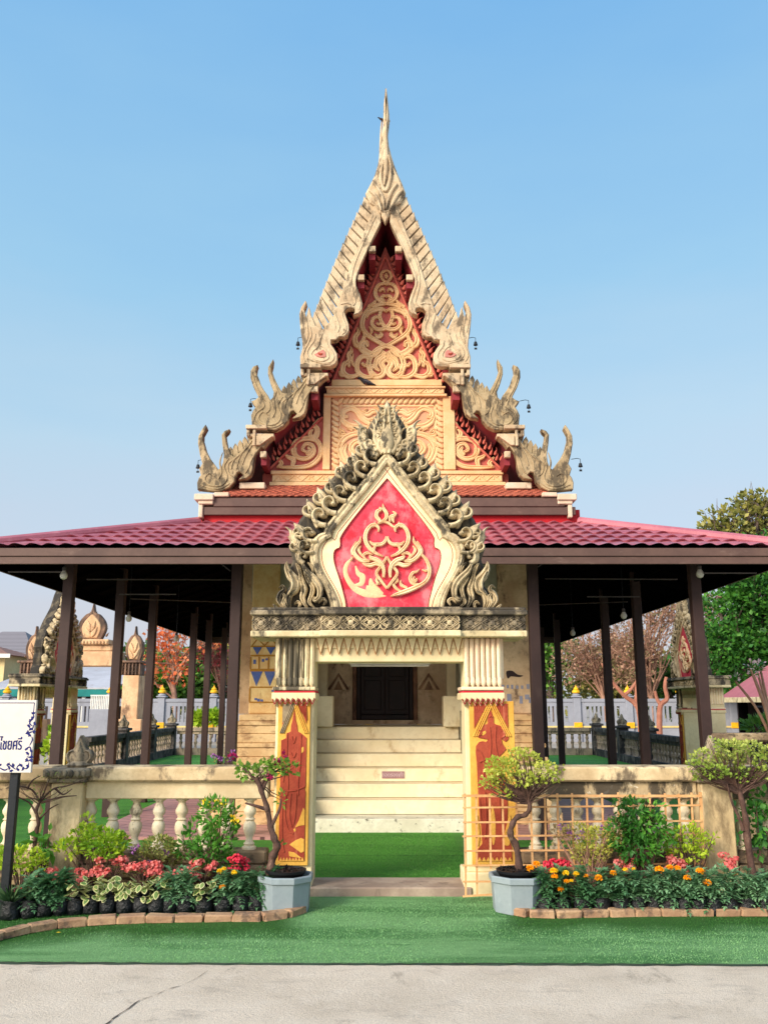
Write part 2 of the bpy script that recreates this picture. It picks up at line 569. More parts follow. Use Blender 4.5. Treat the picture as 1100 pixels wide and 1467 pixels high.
m_yel = mat('yellow_lotus_paint', c8(236, 186, 30), c8(220, 160, 28), 6, rough=.6)
m_yband = mat('pale_yellow_ledge', c8(226, 200, 130))
m_pot = mat('grey_plastic_pot', c8(140, 150, 154), c8(130, 142, 148), 3, stain=c8(158, 170, 176), amt=(.56, .7), sscale=5, streak=.3, rough=.55, bump=.06)
m_inner_pot = mat('black_plastic', c8(26, 27, 30), c8(20, 21, 24), 4, rough=.5, bump=.1)
m_bag = mat('black_nursery_bag', c8(14, 16, 22), c8(10, 12, 17), 6, rough=.28, bump=.9, bscale=28, bdist=.02, spec=.5)
m_soil = mat('dark_soil', c8(46, 34, 28), c8(34, 26, 22), 20, bump=.8, bscale=70)
m_brick = mat('old_paving_brick', c8(182, 148, 114), c8(156, 120, 92), 7, stain=c8(104, 84, 70), amt=(.50, .64), sscale=9, streak=1, stain2=c8(196, 166, 132), s2scale=9, bump=.6, bscale=50)
m_bamboo = mat('split_bamboo', c8(220, 172, 120), c8(198, 144, 94), 6, stain=c8(150, 100, 66), amt=(.6, .72), sscale=9, bump=.2)
m_bark = mat('brown_bark', c8(96, 70, 60), c8(70, 50, 44), 14, stain=c8(132, 106, 90), amt=(.58, .7), sscale=16, streak=.4, bump=.8, bscale=45)
m_greybark = mat('grey_bark', c8(118, 100, 90), c8(86, 72, 66), 6, bump=.8, bscale=25)
m_twig = mat('pale_brown_twig', c8(172, 132, 110), c8(140, 104, 88), 3, bump=.2)
m_coral = mat('salmon_bark', c8(172, 114, 92), c8(152, 96, 76), 3, bump=.3)
m_sign = mat('white_sign_board', c8(214, 206, 198), c8(206, 197, 188), .8, rough=.45, bump=0)
m_signblue = mat('blue_sign_print', c8(26, 32, 104), c8(22, 28, 92), 9, bump=0)
m_black = mat('black_metal', c8(26, 30, 36), c8(20, 24, 28), 5, rough=.5)
m_white = mat('white_enamel', c8(236, 232, 222), rough=.35, bump=0)
m_plaque = mat('dusty_pink_plaque', c8(168, 132, 132), c8(156, 120, 122), 9, rough=.5, bump=0)
m_plaquetx = mat('pale_lettering', c8(228, 200, 204), bump=0)
m_concrete = None

def concrete():
    k = NT('worn_concrete')
    p = k.pos()
    c = k.mix(k.ramp(k.noise(p, .9, 8), .35, .68), c8(212, 196, 176), c8(190, 174, 154))
    c = k.mix(k.mul(k.ramp(k.noise(p, 5, 9, .75), .46, .68), .55), c, c8(216, 202, 184))
    c = k.mix(k.mul(k.ramp(k.noise(k.pos((1, 2.2, 1)), 2.2, 8, .7), .54, .72), .6), c, c8(146, 134, 122))
    c = k.mix(k.mul(k.ramp(k.noise(p, 130, 3, .6), .50, .70), .6), c, c8(120, 110, 102))
    c = k.mix(k.mul(k.ramp(k.noise(k.pos((1.4, 1, 1)), 1.4, 10, .8, .6), .56, .66), .55), c, c8(134, 122, 108))
    c = k.mix(k.mul(k.ramp(k.noise(p, 26, 6, .75), .60, .72), .7), c, c8(226, 214, 198))
    k.col(c)
    k.b.inputs['Roughness'].default_value = .9
    k.bump(k.noise(p, 45, 9, .75), .5, .02)
    return k.m
m_concrete = concrete()

def turf(name, a, b, cdk, wet=None):
    k = NT(name)
    p = k.pos()
    c = k.mix(k.ramp(k.noise(p, 160, 3, .7), .3, .7), a, b)
    c = k.mix(k.mul(k.ramp(k.noise(k.pos((.35, 1.8, 1)), 1.3, 6, .65), .42, .62), .8), c, cdk)
    c = k.mix(k.mul(k.ramp(k.noise(k.pos((.6, 1.2, 1)), 5, 7, .7), .52, .72), .35), c, sc(b, 1.25))
    if wet:
        at = k.n('ShaderNodeAttribute')
        at.attribute_name = 'damp'
        f = k.n('ShaderNodeMath', operation='ADD', use_clamp=True)
        k.l(at.outputs['Fac'], f.inputs[0])
        k.l(k.mul(k.noise(p, 3, 5), .0), f.inputs[1])
        c = k.mix(f.outputs[0], c, k.mix(k.ramp(k.noise(p, 160, 3, .7), .3, .7), *wet))
    k.col(c)
    k.b.inputs['Roughness'].default_value = .7
    k.b.inputs['Specular IOR Level'].default_value = .25
    k.bump(k.noise(p, 230, 3, .8), .9, .02)
    return k.m
m_turf = turf('turf_front', c8(108, 160, 100), c8(142, 190, 128), c8(66, 124, 64))
m_turfin = turf('turf_court', c8(68, 134, 40), c8(92, 158, 56), c8(62, 126, 38))
m_turfwet = turf('turf_damp', c8(108, 160, 100), c8(142, 190, 128), c8(66, 124, 64), (c8(40, 88, 30), c8(58, 112, 42)))

def tilefloor():
    k = NT('pink_floor_tiles')
    mp = k.n('ShaderNodeMapping')
    k.l(k.n('ShaderNodeNewGeometry').outputs['Position'], mp.inputs[0])
    mp.inputs['Rotation'].default_value = (0, 0, math.radians(24))
    br = k.n('ShaderNodeTexBrick')
    k.l(mp.outputs[0], br.inputs['Vector'])
    br.inputs['Scale'].default_value = 1
    br.inputs['Mortar Size'].default_value = .012
    br.inputs['Brick Width'].default_value = 1.6
    br.inputs['Row Height'].default_value = .22
    br.inputs['Color1'].default_value = c8(186, 136, 130)
    br.inputs['Color2'].default_value = c8(170, 120, 116)
    br.inputs['Mortar'].default_value = c8(96, 64, 62)
    k.col(br.outputs['Color'])
    k.b.inputs['Roughness'].default_value = .45
    return k.m
m_tile = tilefloor()

def metal_tile():
    k = NT('wine_red_metal_tile')
    p = k.pos()
    c = k.mix(k.ramp(k.noise(p, 1.3, 5), .35, .65), c8(178, 104, 114), c8(158, 86, 98))
    c = k.mix(k.mul(k.ramp(k.noise(p, 9, 8, .7), .52, .74), .5), c, c8(196, 140, 144))
    k.col(c)
    k.b.inputs['Roughness'].default_value = .38
    k.b.inputs['Specular IOR Level'].default_value = .5
    k.bump(k.noise(p, 30, 5), .1, .01)
    return k.m
m_metal = metal_tile()

l_bonsai = leafmat('bonsai_leaf', c8(196, 202, 78), c8(236, 232, 132), c8(176, 190, 72), trans=.45)
l_yellowgreen = leafmat('yellow_green_leaf', c8(150, 186, 40), c8(196, 212, 64), c8(116, 160, 40), trans=.35)
l_green = leafmat('fresh_green_leaf', c8(66, 128, 40), c8(110, 168, 60), c8(50, 104, 36), trans=.3)
l_olive = leafmat('olive_leaf', c8(120, 136, 58), c8(160, 166, 84), c8(104, 100, 54), trans=.3)
l_mari = leafmat('marigold_leaf', c8(88, 138, 96), c8(150, 190, 142), c8(84, 132, 86), trans=.4)
l_var = leafmat('variegated_leaf', c8(106, 126, 66), c8(214, 212, 150), c8(168, 176, 104), trans=.25)
l_grassy = leafmat('grassy_leaf', c8(60, 96, 60), c8(110, 136, 88), trans=.2)
f_red = leafmat('coral_red_petal', c8(226, 92, 92), c8(244, 158, 148), trans=.45)
f_crim = leafmat('crimson_petal', c8(200, 30, 60), c8(224, 60, 84), trans=.25)
f_mag = leafmat('magenta_bract', c8(186, 24, 100), c8(150, 20, 70), trans=.3)
f_purple = leafmat('purple_petal', c8(120, 60, 130), c8(160, 100, 160), trans=.25)
f_yel = leafmat('yellow_petal', c8(240, 196, 20), c8(250, 214, 50), trans=.2)
f_orange = leafmat('orange_petal', c8(240, 150, 10), c8(250, 180, 24), trans=.2)
l_tree = leafmat('dark_tree_leaf', c8(56, 92, 40), c8(96, 132, 56), c8(46, 78, 36), trans=.25)
l_treeb = leafmat('bright_tree_leaf', c8(84, 132, 46), c8(120, 160, 60), c8(70, 112, 42), trans=.3)
l_treeol = leafmat('olive_tree_leaf', c8(132, 130, 62), c8(170, 160, 84), c8(104, 112, 54), trans=.25)
l_brown = leafmat('dry_brown_leaf', c8(154, 116, 96), c8(196, 152, 126), c8(126, 118, 80), trans=.3)
l_flame = leafmat('flame_flower', c8(214, 100, 54), c8(236, 144, 90), trans=.35)
l_dkred = leafmat('dark_red_leaf', c8(130, 50, 56), c8(160, 76, 70), trans=.2)
# ------------------------------------------------------------------ the front gate (its two side gates are copies)
GY = 7.93
def PG(px, py, Y=7.85):
    return P(px, py, Y)
gate = thing('gateway', 'cream gateway with red pointed pediment and carved crest in front of the steps', 'gate', (0.06, 8.1, 0), 'gateways of the courtyard')
zt = [P(550, y, 7.75)[1] for y in (872, 881, 903, 912)]      # cornice levels, top to bottom
zl = P(550, 948, 7.93)[1]                                       # underside of the lintel
XL0, XL1, XR0, XR1 = -.955, -.617, .715, 1.05                   # pillars

def pillar(x0, x1, dirty, panel_x, right):
    cx = (x0 + x1) / 2
    w = (x1 - x0) / 2
    m = M()
    ztop = zt[3]
    zc = P(550, 1000, GY)[1]
    m.cbox(x0, x1, GY, GY + .36, .2, ztop, .006)
    m.cbox(x0 - .035, x1 + .0, GY - .03, GY + .39, 0, .2, .01)
    p = m.build('pillar', m_gate, gate)
    # capital: flutes, lotus petals, red band, toothed skirt
    c = M()
    n = 7
    zf0, zf1 = P(550, 972, GY)[1], ztop - .004
    for i in range(n):
        a = x0 + (x1 - x0) * (i + .5) / n
        hw = (x1 - x0) / n * .46
        c.add([], [])
        prof = [(a - hw, 0), (a - hw * .8, -.03), (a, -.045), (a + hw * .8, -.03), (a + hw, 0)]
        o = len(c.v)
        for z, k in ((zf0, 1), (zf1 - .02, 1.0), (zf1, .7)):
            c.v += [(a + (q[0] - a) * k, GY + q[1] * k, z) for q in prof]
        for r in range(2):
            for q in range(4):
                c.f.append((o + r * 5 + q, o + r * 5 + q + 1, o + r * 5 + q + 6, o + r * 5 + q + 5))
        c.f.append((o, o + 1, o + 2, o + 3, o + 4))
        # petal under each flute
        zp0, zp1 = P(550, 984, GY)[1], P(550, 970, GY)[1]
        b = M()
        b.lathe([(.3 * hw, zp0), (.95 * hw, zp0 + .02), (1.08 * hw, (zp0 + zp1) / 2), (.9 * hw, zp1 - .01), (.3 * hw, zp1)], a, GY - .035, 10)
        c.add(b.v, b.f)
    # flutes on the outer side face
    sx = x0 if not right else x1
    for i in range(6):
        yy = GY + .03 + i * .058
        c.tube([(sx, yy, zf0), (sx, yy, zf1)], .024, 8)
    za, zb, zc2, zd = (P(550, y, GY)[1] for y in (986, 983, 979, 990))
    c.cbox(x0 - .03, x1 + .012, GY - .06, GY + .38, P(550, 989, GY)[1], P(550, 984, GY)[1], .006)
    cap = c.build('capital', m_gate_dirty if dirty else m_pinkedge, p, smooth=True)
    bnd = M().cbox(x0 - .018, x1 + .008, GY - .04, GY + .37, P(550, 996, GY)[1] + .02, P(550, 989, GY)[1] - .002, .004).build('red_band', m_redband, p)
    t = M()
    z0, z1, z2 = P(550, 1010, GY)[1], P(550, 1003, GY)[1], P(550, 992.5, GY)[1]
    t.cbox(x0 - .035, x1 + .015, GY - .062, GY + .38, z1, z2, .006)
    nt = 8
    for i in range(nt):
        a, b = x0 - .03 + (x1 - x0 + .04) * i / nt, x0 - .03 + (x1 - x0 + .04) * (i + 1) / nt
        t.prism([(a, z1 - .001), ((a + b) / 2, z0 - .008), (b, z1 - .001)], GY - .055, GY - .005, .004)
        t.prism([(a + .008, z1 + .02), ((a + b) / 2, z1 - .012), (b - .008, z1 + .02), ((a + b) / 2, z1 + .03)], GY - .074, GY - .05, .004)
    t.build('toothed_skirt', m_gate, p, ang=20)
    zl_ = M()
    for i in range(nt):
        a, b = x0 - .03 + (x1 - x0 + .04) * i / nt, x0 - .03 + (x1 - x0 + .04) * (i + 1) / nt
        zl_.rib([(a, z1 + .012), ((a + b) / 2, z0 + .004)], .004, GY - .066, .006)
        zl_.rib([((a + b) / 2, z0 + .004), (b, z1 + .012)], .004, GY - .066, .006)
    zl_.build('zigzag_line', m_line, p)
    # carved and painted panel
    q0, q1 = panel_x
    zt0, zb0 = P(550, 1001, GY - .03)[1] - .022, P(550, 1240, GY - .03)[1]
    pn = M().cbox(q0, q1, GY - .035, GY - .001, zb0, zt0, .004).build('carved_panel', m_pangold, p)
    return p, pn, (q0, q1, zb0, zt0)

pl, pnl, L = pillar(XL0, XL1, True, (-.93, -.648), False)
pr, pnr, Rr = pillar(XR0, XR1, False, (.752, 1.145), True)

def panel_art(pn, box, kind):
    x0, x1, z0, z1 = box
    H, W = z1 - z0, x1 - x0
    y = GY - .035
    U = lambda u, v: (x0 + W * u, z0 + H * v)
    red, gold, grey = M(), M(), M()
    def pol(m, pts, d=.009, sm=True):
        q = [U(*p) for p in pts]
        m.prism(catmull(q, 4, True) if sm else q, y - d, y + .004, .003)
    if kind == 'left':
        pol(grey, [(.13, .985), (.48, .985), (.40, .93), (.13, .86)], sm=False)
        pol(red, [(.60, .985), (.885, .985), (.885, .86), (.74, .93)], sm=False)
        pol(red, [(.13, .86), (.2, .885), (.13, .84)], sm=False)
        for a, b, mm in (((.47, .985), (.12, .80), grey), ((.54, .975), (.885, .80), gold)):
            for k in (-.05, 0, .05):
                pa, pb = U(a[0] + k, a[1]), U(b[0] + k, b[1])
                mm.rib(resample([pa, pb], 5), W * .022, y - .004, .012)
        # crowned guardian seen from the front
        pol(red, [(.50, .945), (.53, .915), (.55, .88), (.60, .85), (.62, .81), (.72, .80), (.78, .79), (.84, .78), (.90, .77),
                  (.90, .475), (.87, .455), (.90, .44), (.90, .03), (.11, .03),
                  (.11, .435), (.17, .45), (.11, .465), (.11, .755), (.26, .77), (.27, .80), (.40, .81), (.41, .85), (.45, .88), (.47, .915)], sm=False)
        for pts in ([(.3, .80), (.3, .62), (.36, .5), (.34, .42)], [(.72, .79), (.72, .62), (.66, .5), (.68, .42)], [(.18, .7), (.25, .6), (.2, .5)],
                    [(.3, .42), (.28, .3), (.4, .21), (.55, .19)], [(.45, .43), (.42, .3), (.5, .23)], [(.62, .43), (.6, .32), (.55, .24)],
                    [(.16, .46), (.35, .445), (.6, .45), (.86, .47)], [(.2, .35), (.2, .2), (.28, .08)], [(.44, .78), (.5, .74), (.56, .78)], [(.42, .68), (.5, .65), (.58, .68)]):
            q = catmull([U(*p) for p in pts], 6)
            red.rib(q, W * .028, y - .009, .008)
        for k in range(7):
            pa, pb = U(.62 + k * .04, .98), U(.72 + k * .03, .93 - k * .008)
            red.rib([pa, pb], W * .008, y - .009, .005)
        pol(gold, [(.72, .70), (.80, .715), (.82, .69), (.74, .675)], .012)
        pol(gold, [(.84, .345), (.89, .33), (.89, .24), (.72, .235), (.60, .225), (.72, .275)], .012, False)
        pol(gold, [(.44, .125), (.62, .15), (.80, .165), (.88, .155), (.89, .085), (.80, .075), (.62, .10)], .012, False)
        pol(gold, [(.42, .085), (.60, .078), (.82, .045), (.60, .05), (.44, .055)], .012, False)
        pol(gold, [(.55, .215), (.60, .225), (.63, .208), (.58, .198)], .012, False)
        for k in range(8):
            pol(gold, [(.14 + k * .093, .028), (.19 + k * .093, .052), (.235 + k * .093, .028)], .012, False)
    else:
        pol(red, [(.10, .985), (.40, .985), (.24, .90), (.10, .83)], sm=False)
        pol(red, [(.58, .985), (.86, .985), (.86, .83), (.74, .90)], sm=False)
        for a, b in (((.47, .985), (.12, .78)), ((.51, .985), (.86, .78))):
            for k in (-.04, .005, .05):
                gold.rib(resample([U(a[0] + k, a[1]), U(b[0] + k, b[1])], 5), W * .018, y - .004, .012)
        for k in range(5):
            for s0 in (.11, .62):
                red.rib([U(s0 + k * .05, .98), U(s0 + .02 + k * .045, .93)], W * .008, y - .009, .005)
        # figure with raised arms, tall headdress, flared waist cloth
        pol(red, [(.47, .955), (.50, .93), (.52, .905), (.545, .885), (.54, .865), (.58, .855), (.70, .845), (.76, .835), (.84, .80), (.865, .765), (.80, .745), (.74, .755), (.70, .765), (.72, .735),
                  (.80, .70), (.74, .68), (.66, .66), (.70, .62), (.74, .55), (.78, .46), (.80, .36), (.78, .26), (.80, .18), (.86, .10), (.86, .03), (.10, .03), (.10, .09),
                  (.22, .13), (.2, .25), (.16, .36), (.15, .5), (.14, .62), (.12, .68), (.13, .72), (.2, .745), (.28, .75), (.36, .745), (.40, .76), (.30, .765), (.2, .77), (.14, .785), (.18, .825), (.28, .85), (.38, .855), (.41, .865),
                  (.40, .885), (.42, .905), (.45, .93)], sm=False)
        pol(gold, [(.26, .80), (.34, .815), (.36, .80), (.29, .785)], .012)
        pol(gold, [(.42, .27), (.46, .36), (.52, .27), (.50, .15), (.44, .13)], .012)
        pol(gold, [(.66, .14), (.74, .22), (.84, .30), (.86, .2), (.8, .12)], .012)
        pol(gold, [(.12, .3), (.17, .2), (.14, .12), (.10, .14)], .012)
        for pts in ([(.15, .70), (.25, .67), (.3, .6), (.26, .5)], [(.44, .84), (.46, .74), (.44, .66)], [(.58, .84), (.56, .74), (.6, .66)], [(.3, .44), (.32, .3), (.28, .16)], [(.6, .5), (.62, .35), (.66, .2)],
                    [(.2, .62), (.4, .645), (.66, .63)], [(.2, .82), (.26, .8), (.2, .785)], [(.72, .82), (.78, .79), (.7, .77)], [(.18, .4), (.2, .25)], [(.44, .9), (.48, .91), (.52, .9)]):
            red.rib(catmull([U(*p) for p in pts], 6), W * .022, y - .009, .008)
        for k in range(8):
            pol(gold, [(.11 + k * .093, .028), (.16 + k * .093, .052), (.2 + k * .093, .028)], .012, False)
    red.build('red_relief', m_panred, pn)
    gold.build('gold_relief', m_pangold, pn)
    if grey.v:
        grey.build('bare_relief', m_pangrey, pn)
panel_art(pnl, L, 'left')
panel_art(pnr, Rr, 'right')

# lintel with a row of hanging leaf triangles
lt = M()
lt.cbox(XL1 - .002, XR0 + .002, GY + .012, GY + .35, zl, zt[3], .005)
lt.cbox(XL1 - .0, XR0 + .0, GY - .004, GY + .011, zl + .12, zt[3] - .001, .004)
lintel = lt.build('lintel', m_gate, gate)
tr = M()
n = 16
z0, z1 = P(550, 936, GY)[1], P(550, 914, GY)[1]
for i in range(n):
    a, b = XL1 + .01 + (XR0 - XL1 - .02) * i / n, XL1 + .01 + (XR0 - XL1 - .02) * (i + 1) / n
    tr.prism([(a + .004, z1), ((a + b) / 2, z0), (b - .004, z1)], GY - .022, GY - .003, .007)
tr.build('leaf_triangles', m_gate, lintel)
trl = M()
for i in range(n):
    a, b = XL1 + .01 + (XR0 - XL1 - .02) * i / n, XL1 + .01 + (XR0 - XL1 - .02) * (i + 1) / n
    trl.rib([(a - .002, z1), ((a + b) / 2, z0 - .012)], .0035, GY - .008, .004)
    trl.rib([((a + b) / 2, z0 - .012), (b + .002, z1)], .0035, GY - .008, .004)
trl.build('triangle_outline', mat('brown_outline', c8(186, 128, 84)), lintel)
M().cbox(XL1 - .03, XR0 + .03, GY - .05, GY + .40, .004, .085, .01).build('threshold', mat('worn_threshold', c8(170, 150, 132), c8(140, 120, 106), 4, stain=c8(96, 82, 72), amt=(.55, .7), sscale=7), gate)

# cornice
def cornice(x0, x1, y0, name, edge):
    m = M()
    m.cbox(x0, x1, y0, GY + .45, zt[2] + .001, zt[1] - .001, .004)
    p = m.build(name, m_corn, gate)
    lip = M()
    lip.cbox(x0 - .012, x1 + .012, y0 - .03, GY + .46, zt[3] + .0, zt[2], .008)
    lip.build('lower_lip', m_corn_lip, p)
    up = M()
    up.cbox(x0 - .02, x1 + .02, y0 - .045, GY + .47, zt[1], zt[0] - .01, .01)
    up.cbox(x0 - .008, x1 + .008, y0 - .02, GY + .46, zt[0] - .01, zt[0] + .015, .006)
    up.build('upper_moulding', m_corn, p)
    # carved frieze: diamonds, rosettes and scrolls
    fr = M()
    zc, h = (zt[1] + zt[2]) / 2, (zt[1] - zt[2]) / 2
    k = max(2, round((x1 - x0) / .17))
    for i in range(k):
        cx = x0 + (x1 - x0) * (i + .5) / k
        w = (x1 - x0) / k / 2
        for r in (1.0, .72):
            q = [(cx - w * r, zc), (cx, zc + h * r * .9), (cx + w * r, zc), (cx, zc - h * r * .9), (cx - w * r, zc)]
            fr.rib(resample(q, 17), h * .09, y0, .016)
        fr.lathe([(h * .1, -.02), (h * .34, -.012), (h * .4, 0), (h * .4, .01)], 0, 0, 8)
        s = len(fr.v) - 32
        fr.xf(Matrix.Translation((cx, y0 - .005, zc)) @ Matrix.Rotation(-pi / 2, 4, 'X'), s)
        for a in range(4):
            aa = pi / 4 + a * pi / 2
            leafshape(fr, cx + cos(aa) * h * .3, zc + sin(aa) * h * .3, aa, h * .55, h * .16, y0 - .002, .014)
        for sx in (-1, 1):
            for sz in (-1, 1):
                volute(fr, cx + sx * w * .98, zc + sz * h * .25, (pi / 2 if sz > 0 else -pi / 2), h * 1.6, h * .12, y0, .016, s=sx * sz, turn=8, n=12)
    fr.build('carved_frieze', m_crest if edge else m_corn, p, smooth=True)
xa, xb, xc, xd = P(362, 893, 7.8)[0], P(460, 893, 7.75)[0], P(658, 893, 7.75)[0], P(752, 893, 7.8)[0]
cornice(xa, xb - .002, 7.80, 'cornice_wing', False)
cornice(xc + .002, xd, 7.80, 'cornice_wing', False)
cornice(xb, xc, 7.745, 'cornice_centre', True)

# pediment ------------------------------------------------------------
PX0 = 554.5
def pp(pts, Y=7.85):
    return [PG(x, y, Y) for x, y in pts]
def both(half):
    """half outline from the bottom left to the apex -> full outline in pixels"""
    return half + [(2 * PX0 - x, y) for x, y in half[::-1]]
frame_h = catmull([(482, 876), (480, 862), (473, 845), (463, 828), (455, 812), (452, 797), (454, 784), (462, 773), (472, 769)], 4) + [(474, 762)] + catmull([(474, 760), (500, 728), (528, 694), (554.5, 659)], 4)
cream_h = [(x + 9 * (1 if y > 665 else .6), y + (5 if y < 770 else 0)) for x, y in frame_h[:-1]] + [(554.5, 668)]
red_h = catmull([(496, 876), (495, 862), (491, 846), (486, 828), (480, 810), (478, 797), (480, 788), (487, 785)], 4) + [(488, 780)] + catmull([(487, 772), (494, 760), (509, 740), (531, 713), (554.5, 686)], 5)
NH = 60
fr_o = resample(frame_h, NH)
cr_o = resample(cream_h, NH)
rd_o = resample(red_h, NH)
full = lambda h: [PG(x, y) for x, y in both(h)]
ped = M().prism(full(fr_o), 7.87, 8.12).build('pediment', m_field, gate)
M().ring(full(fr_o), full(rd_o), 7.838, 7.87).build('cream_field', m_field, ped)
M().prism(full(rd_o), 7.853, 7.869).build('red_field', m_pred, ped)
ln = M()
ln.rib(full(rd_o), .0035, 7.838, .005)
ln.rib(full(resample(cream_h, NH)), .003, 7.838, .004)
ln.build('red_outline', m_line, ped)
mo = M()
q = full(fr_o)
mo.rib(q, .030, 7.835, .04)
o2 = full(resample([(x - 5, y - 3) for x, y in frame_h[:-1]] + [(554.5, 652)], NH))
mo.rib(o2, .028, 7.85, .055)
mo.build('frame_moulding', m_crest, ped, smooth=True)

# crest ---------------------------------------------------------------
crest_h = [(393, 874), (398, 851), (410, 838), (408, 818), (414, 800), (408, 782), (415, 762), (424, 742), (436, 728), (444, 716), (456, 700), (466, 688), (478, 676), (486, 668), (498, 655), (508, 644), (520, 622), (530, 602), (540, 588), (554.5, 572)]
def inset(h, k):
    return [(x + (PX0 - x) * k * .9, y + 14 * k * (1 if y < 700 else .4)) for x, y in h]
bk = M()
bk.prism(full(inset(crest_h, .035)), 7.90, 8.09, .03)
crest = bk.build('crest', m_crestdk, gate)
SC = PG(600, 720)[0] - PG(599, 720)[0]          # metres per pixel on the pediment plane
def leafshape_(m, X, Z, a, L, w, y, d, s=1):
    leafshape(m, X, Z, a, L, w, y, d)
def unit(m, px, py, ang, L, side, y=7.88, rnd=random):
    """one flame-and-volute unit, foot at a pixel of the rake, ang = outward direction (left side), L in pixels"""
    def go(fn, dx, dz, a, *r, s=1, **kw):
        X, Z = PG(px + dx, py - dz)
        if side > 0:
            X = 2 * PG(PX0, py)[0] - X
            a = pi - a
            s = -s
        fn(m, X, Z, a, *r, s=s, **kw)
    Lm = L * SC
    co, si = cos(ang), sin(ang)
    # outer leaf, bold stem curling into a volute, counter volute in the gap
    go(leafshape_, co * L * .40, si * L * .40, ang - .5, Lm * .76, Lm * .22, y, .07)
    go(leafshape_, co * L * .50, si * L * .50, ang - .5, Lm * .50, Lm * .09, y - .07, .03)
    go(leafshape_, co * L * .16 + si * L * .25, si * L * .16 - co * L * .25, ang + .15, Lm * .62, Lm * .15, y - .01, .05)
    go(volute, 0, 0, ang + .55, Lm * 1.2, Lm * .10, y - .06, .05, s=-1, turn=9.2, k0=.8)
    go(volute, co * L * .52, si * L * .52, ang + .75, Lm * .8, Lm * .075, y - .06, .04, s=-1, turn=9.5, k0=1.0)
    go(flame, co * L * .2 - si * L * .2, si * L * .2 + co * L * .2, ang - .35, Lm * .7, Lm * .10, y - .03, .045, s=-1)

rr = random.Random(3)
for side in (-1, 1):
    name = 'crest_side'
    cm = M()
    N = 6
    for i in range(N):
        t = (i + .40) / N
        px, py = 466 + (551 - 466) * t, 764 + (660 - 764) * t
        px -= 4
        py -= 3
        unit(cm, px, py, math.radians(147 - 12 * t + rr.uniform(-4, 4)), 45 * (1 - .10 * t) * rr.uniform(.93, 1.06), side)
    for px, py, a, L in ((455, 776, 160, 40), (450, 792, 168, 38)):
        unit(cm, px, py, math.radians(a), L, side)
    # lower wing: tall almond leaves and curled foot
    def go(fn, px, py, a, *r, s=1, **kw):
        X, Z = PG(px, py)
        a = math.radians(a)
        if side > 0:
            X = 2 * PG(PX0, py)[0] - X
            a = pi - a
            s = -s
        if fn is leafshape:
            fn(cm, X, Z, a, *r, **kw)
        else:
            fn(cm, X, Z, a, *r, s=s, **kw)
    # lower wing: long S shaped leaves sweeping down to curled feet
    def swp(pts, w, y, d, style='carved'):
        q = [(390 + x / 6.47, 720 + yy / 6.47) for x, yy in pts]
        if side > 0:
            q = [(2 * PX0 - x, yy) for x, yy in q]
        q = catmull([PG(x, yy) for x, yy in q], 6)
        n = len(q)
        ww = []
        for i in range(n):
            t = i / (n - 1) * (len(w) - 1)
            k = min(int(t), len(w) - 2)
            ww.append((w[k] + (w[k + 1] - w[k]) * (t - k)) / 6.47 * SC)
        cm.style = style
        cm.rib(q, ww, y, d)
        cm.style = 'round'
    swp([(285, 560), (320, 640), (400, 720), (445, 800), (440, 880), (400, 915), (395, 880)], [4, 26, 34, 30, 22, 18, 6], 7.80, .05)
    swp([(300, 640), (340, 720), (380, 790), (370, 860), (350, 930), (400, 980)], [8, 24, 24, 20, 18, 6], 7.83, .05)
    swp([(262, 600), (272, 700), (300, 800), (285, 890), (330, 985)], [6, 22, 30, 26, 10], 7.85, .06)
    swp([(136, 545), (140, 610), (175, 680), (225, 740), (215, 810), (170, 850), (150, 920), (170, 985)], [3, 26, 44, 46, 36, 26, 24, 10], 7.86, .07)
    swp([(150, 640), (190, 720), (195, 790), (160, 860)], [3, 14, 14, 4], 7.79, .03, 'round')
    swp([(215, 560), (250, 610), (262, 690)], [3, 22, 8], 7.86, .05)
    swp([(62, 790), (100, 775), (118, 810), (80, 850), (66, 910), (110, 985)], [3, 12, 18, 26, 26, 10], 7.86, .06)
    swp([(100, 840), (125, 880), (110, 930), (140, 985)], [4, 20, 18, 8], 7.83, .04)
    swp([(10, 940), (30, 965), (70, 990)], [2, 14, 8], 7.85, .04)
    swp([(205, 950), (240, 925), (262, 945), (250, 985)], [3, 14, 16, 8], 7.84, .045)
    swp([(430, 940), (470, 900), (500, 920), (480, 960)], [4, 16, 14, 5], 7.81, .04)
    swp([(330, 560), (372, 600), (385, 660)], [4, 18, 6], 7.83, .045)
    for k in range(3):
        go(flame, 432 - k * 4, 806 - k * 14, 128, 30 * SC, 8 * SC, 7.86, .05, s=-1)
        go(volute, 436 - k * 3, 808 - k * 14, 150, 30 * SC, 4 * SC, 7.82, .04, s=-1, turn=9)
    cm.build(name, m_crest, crest, smooth=True, ang=60)
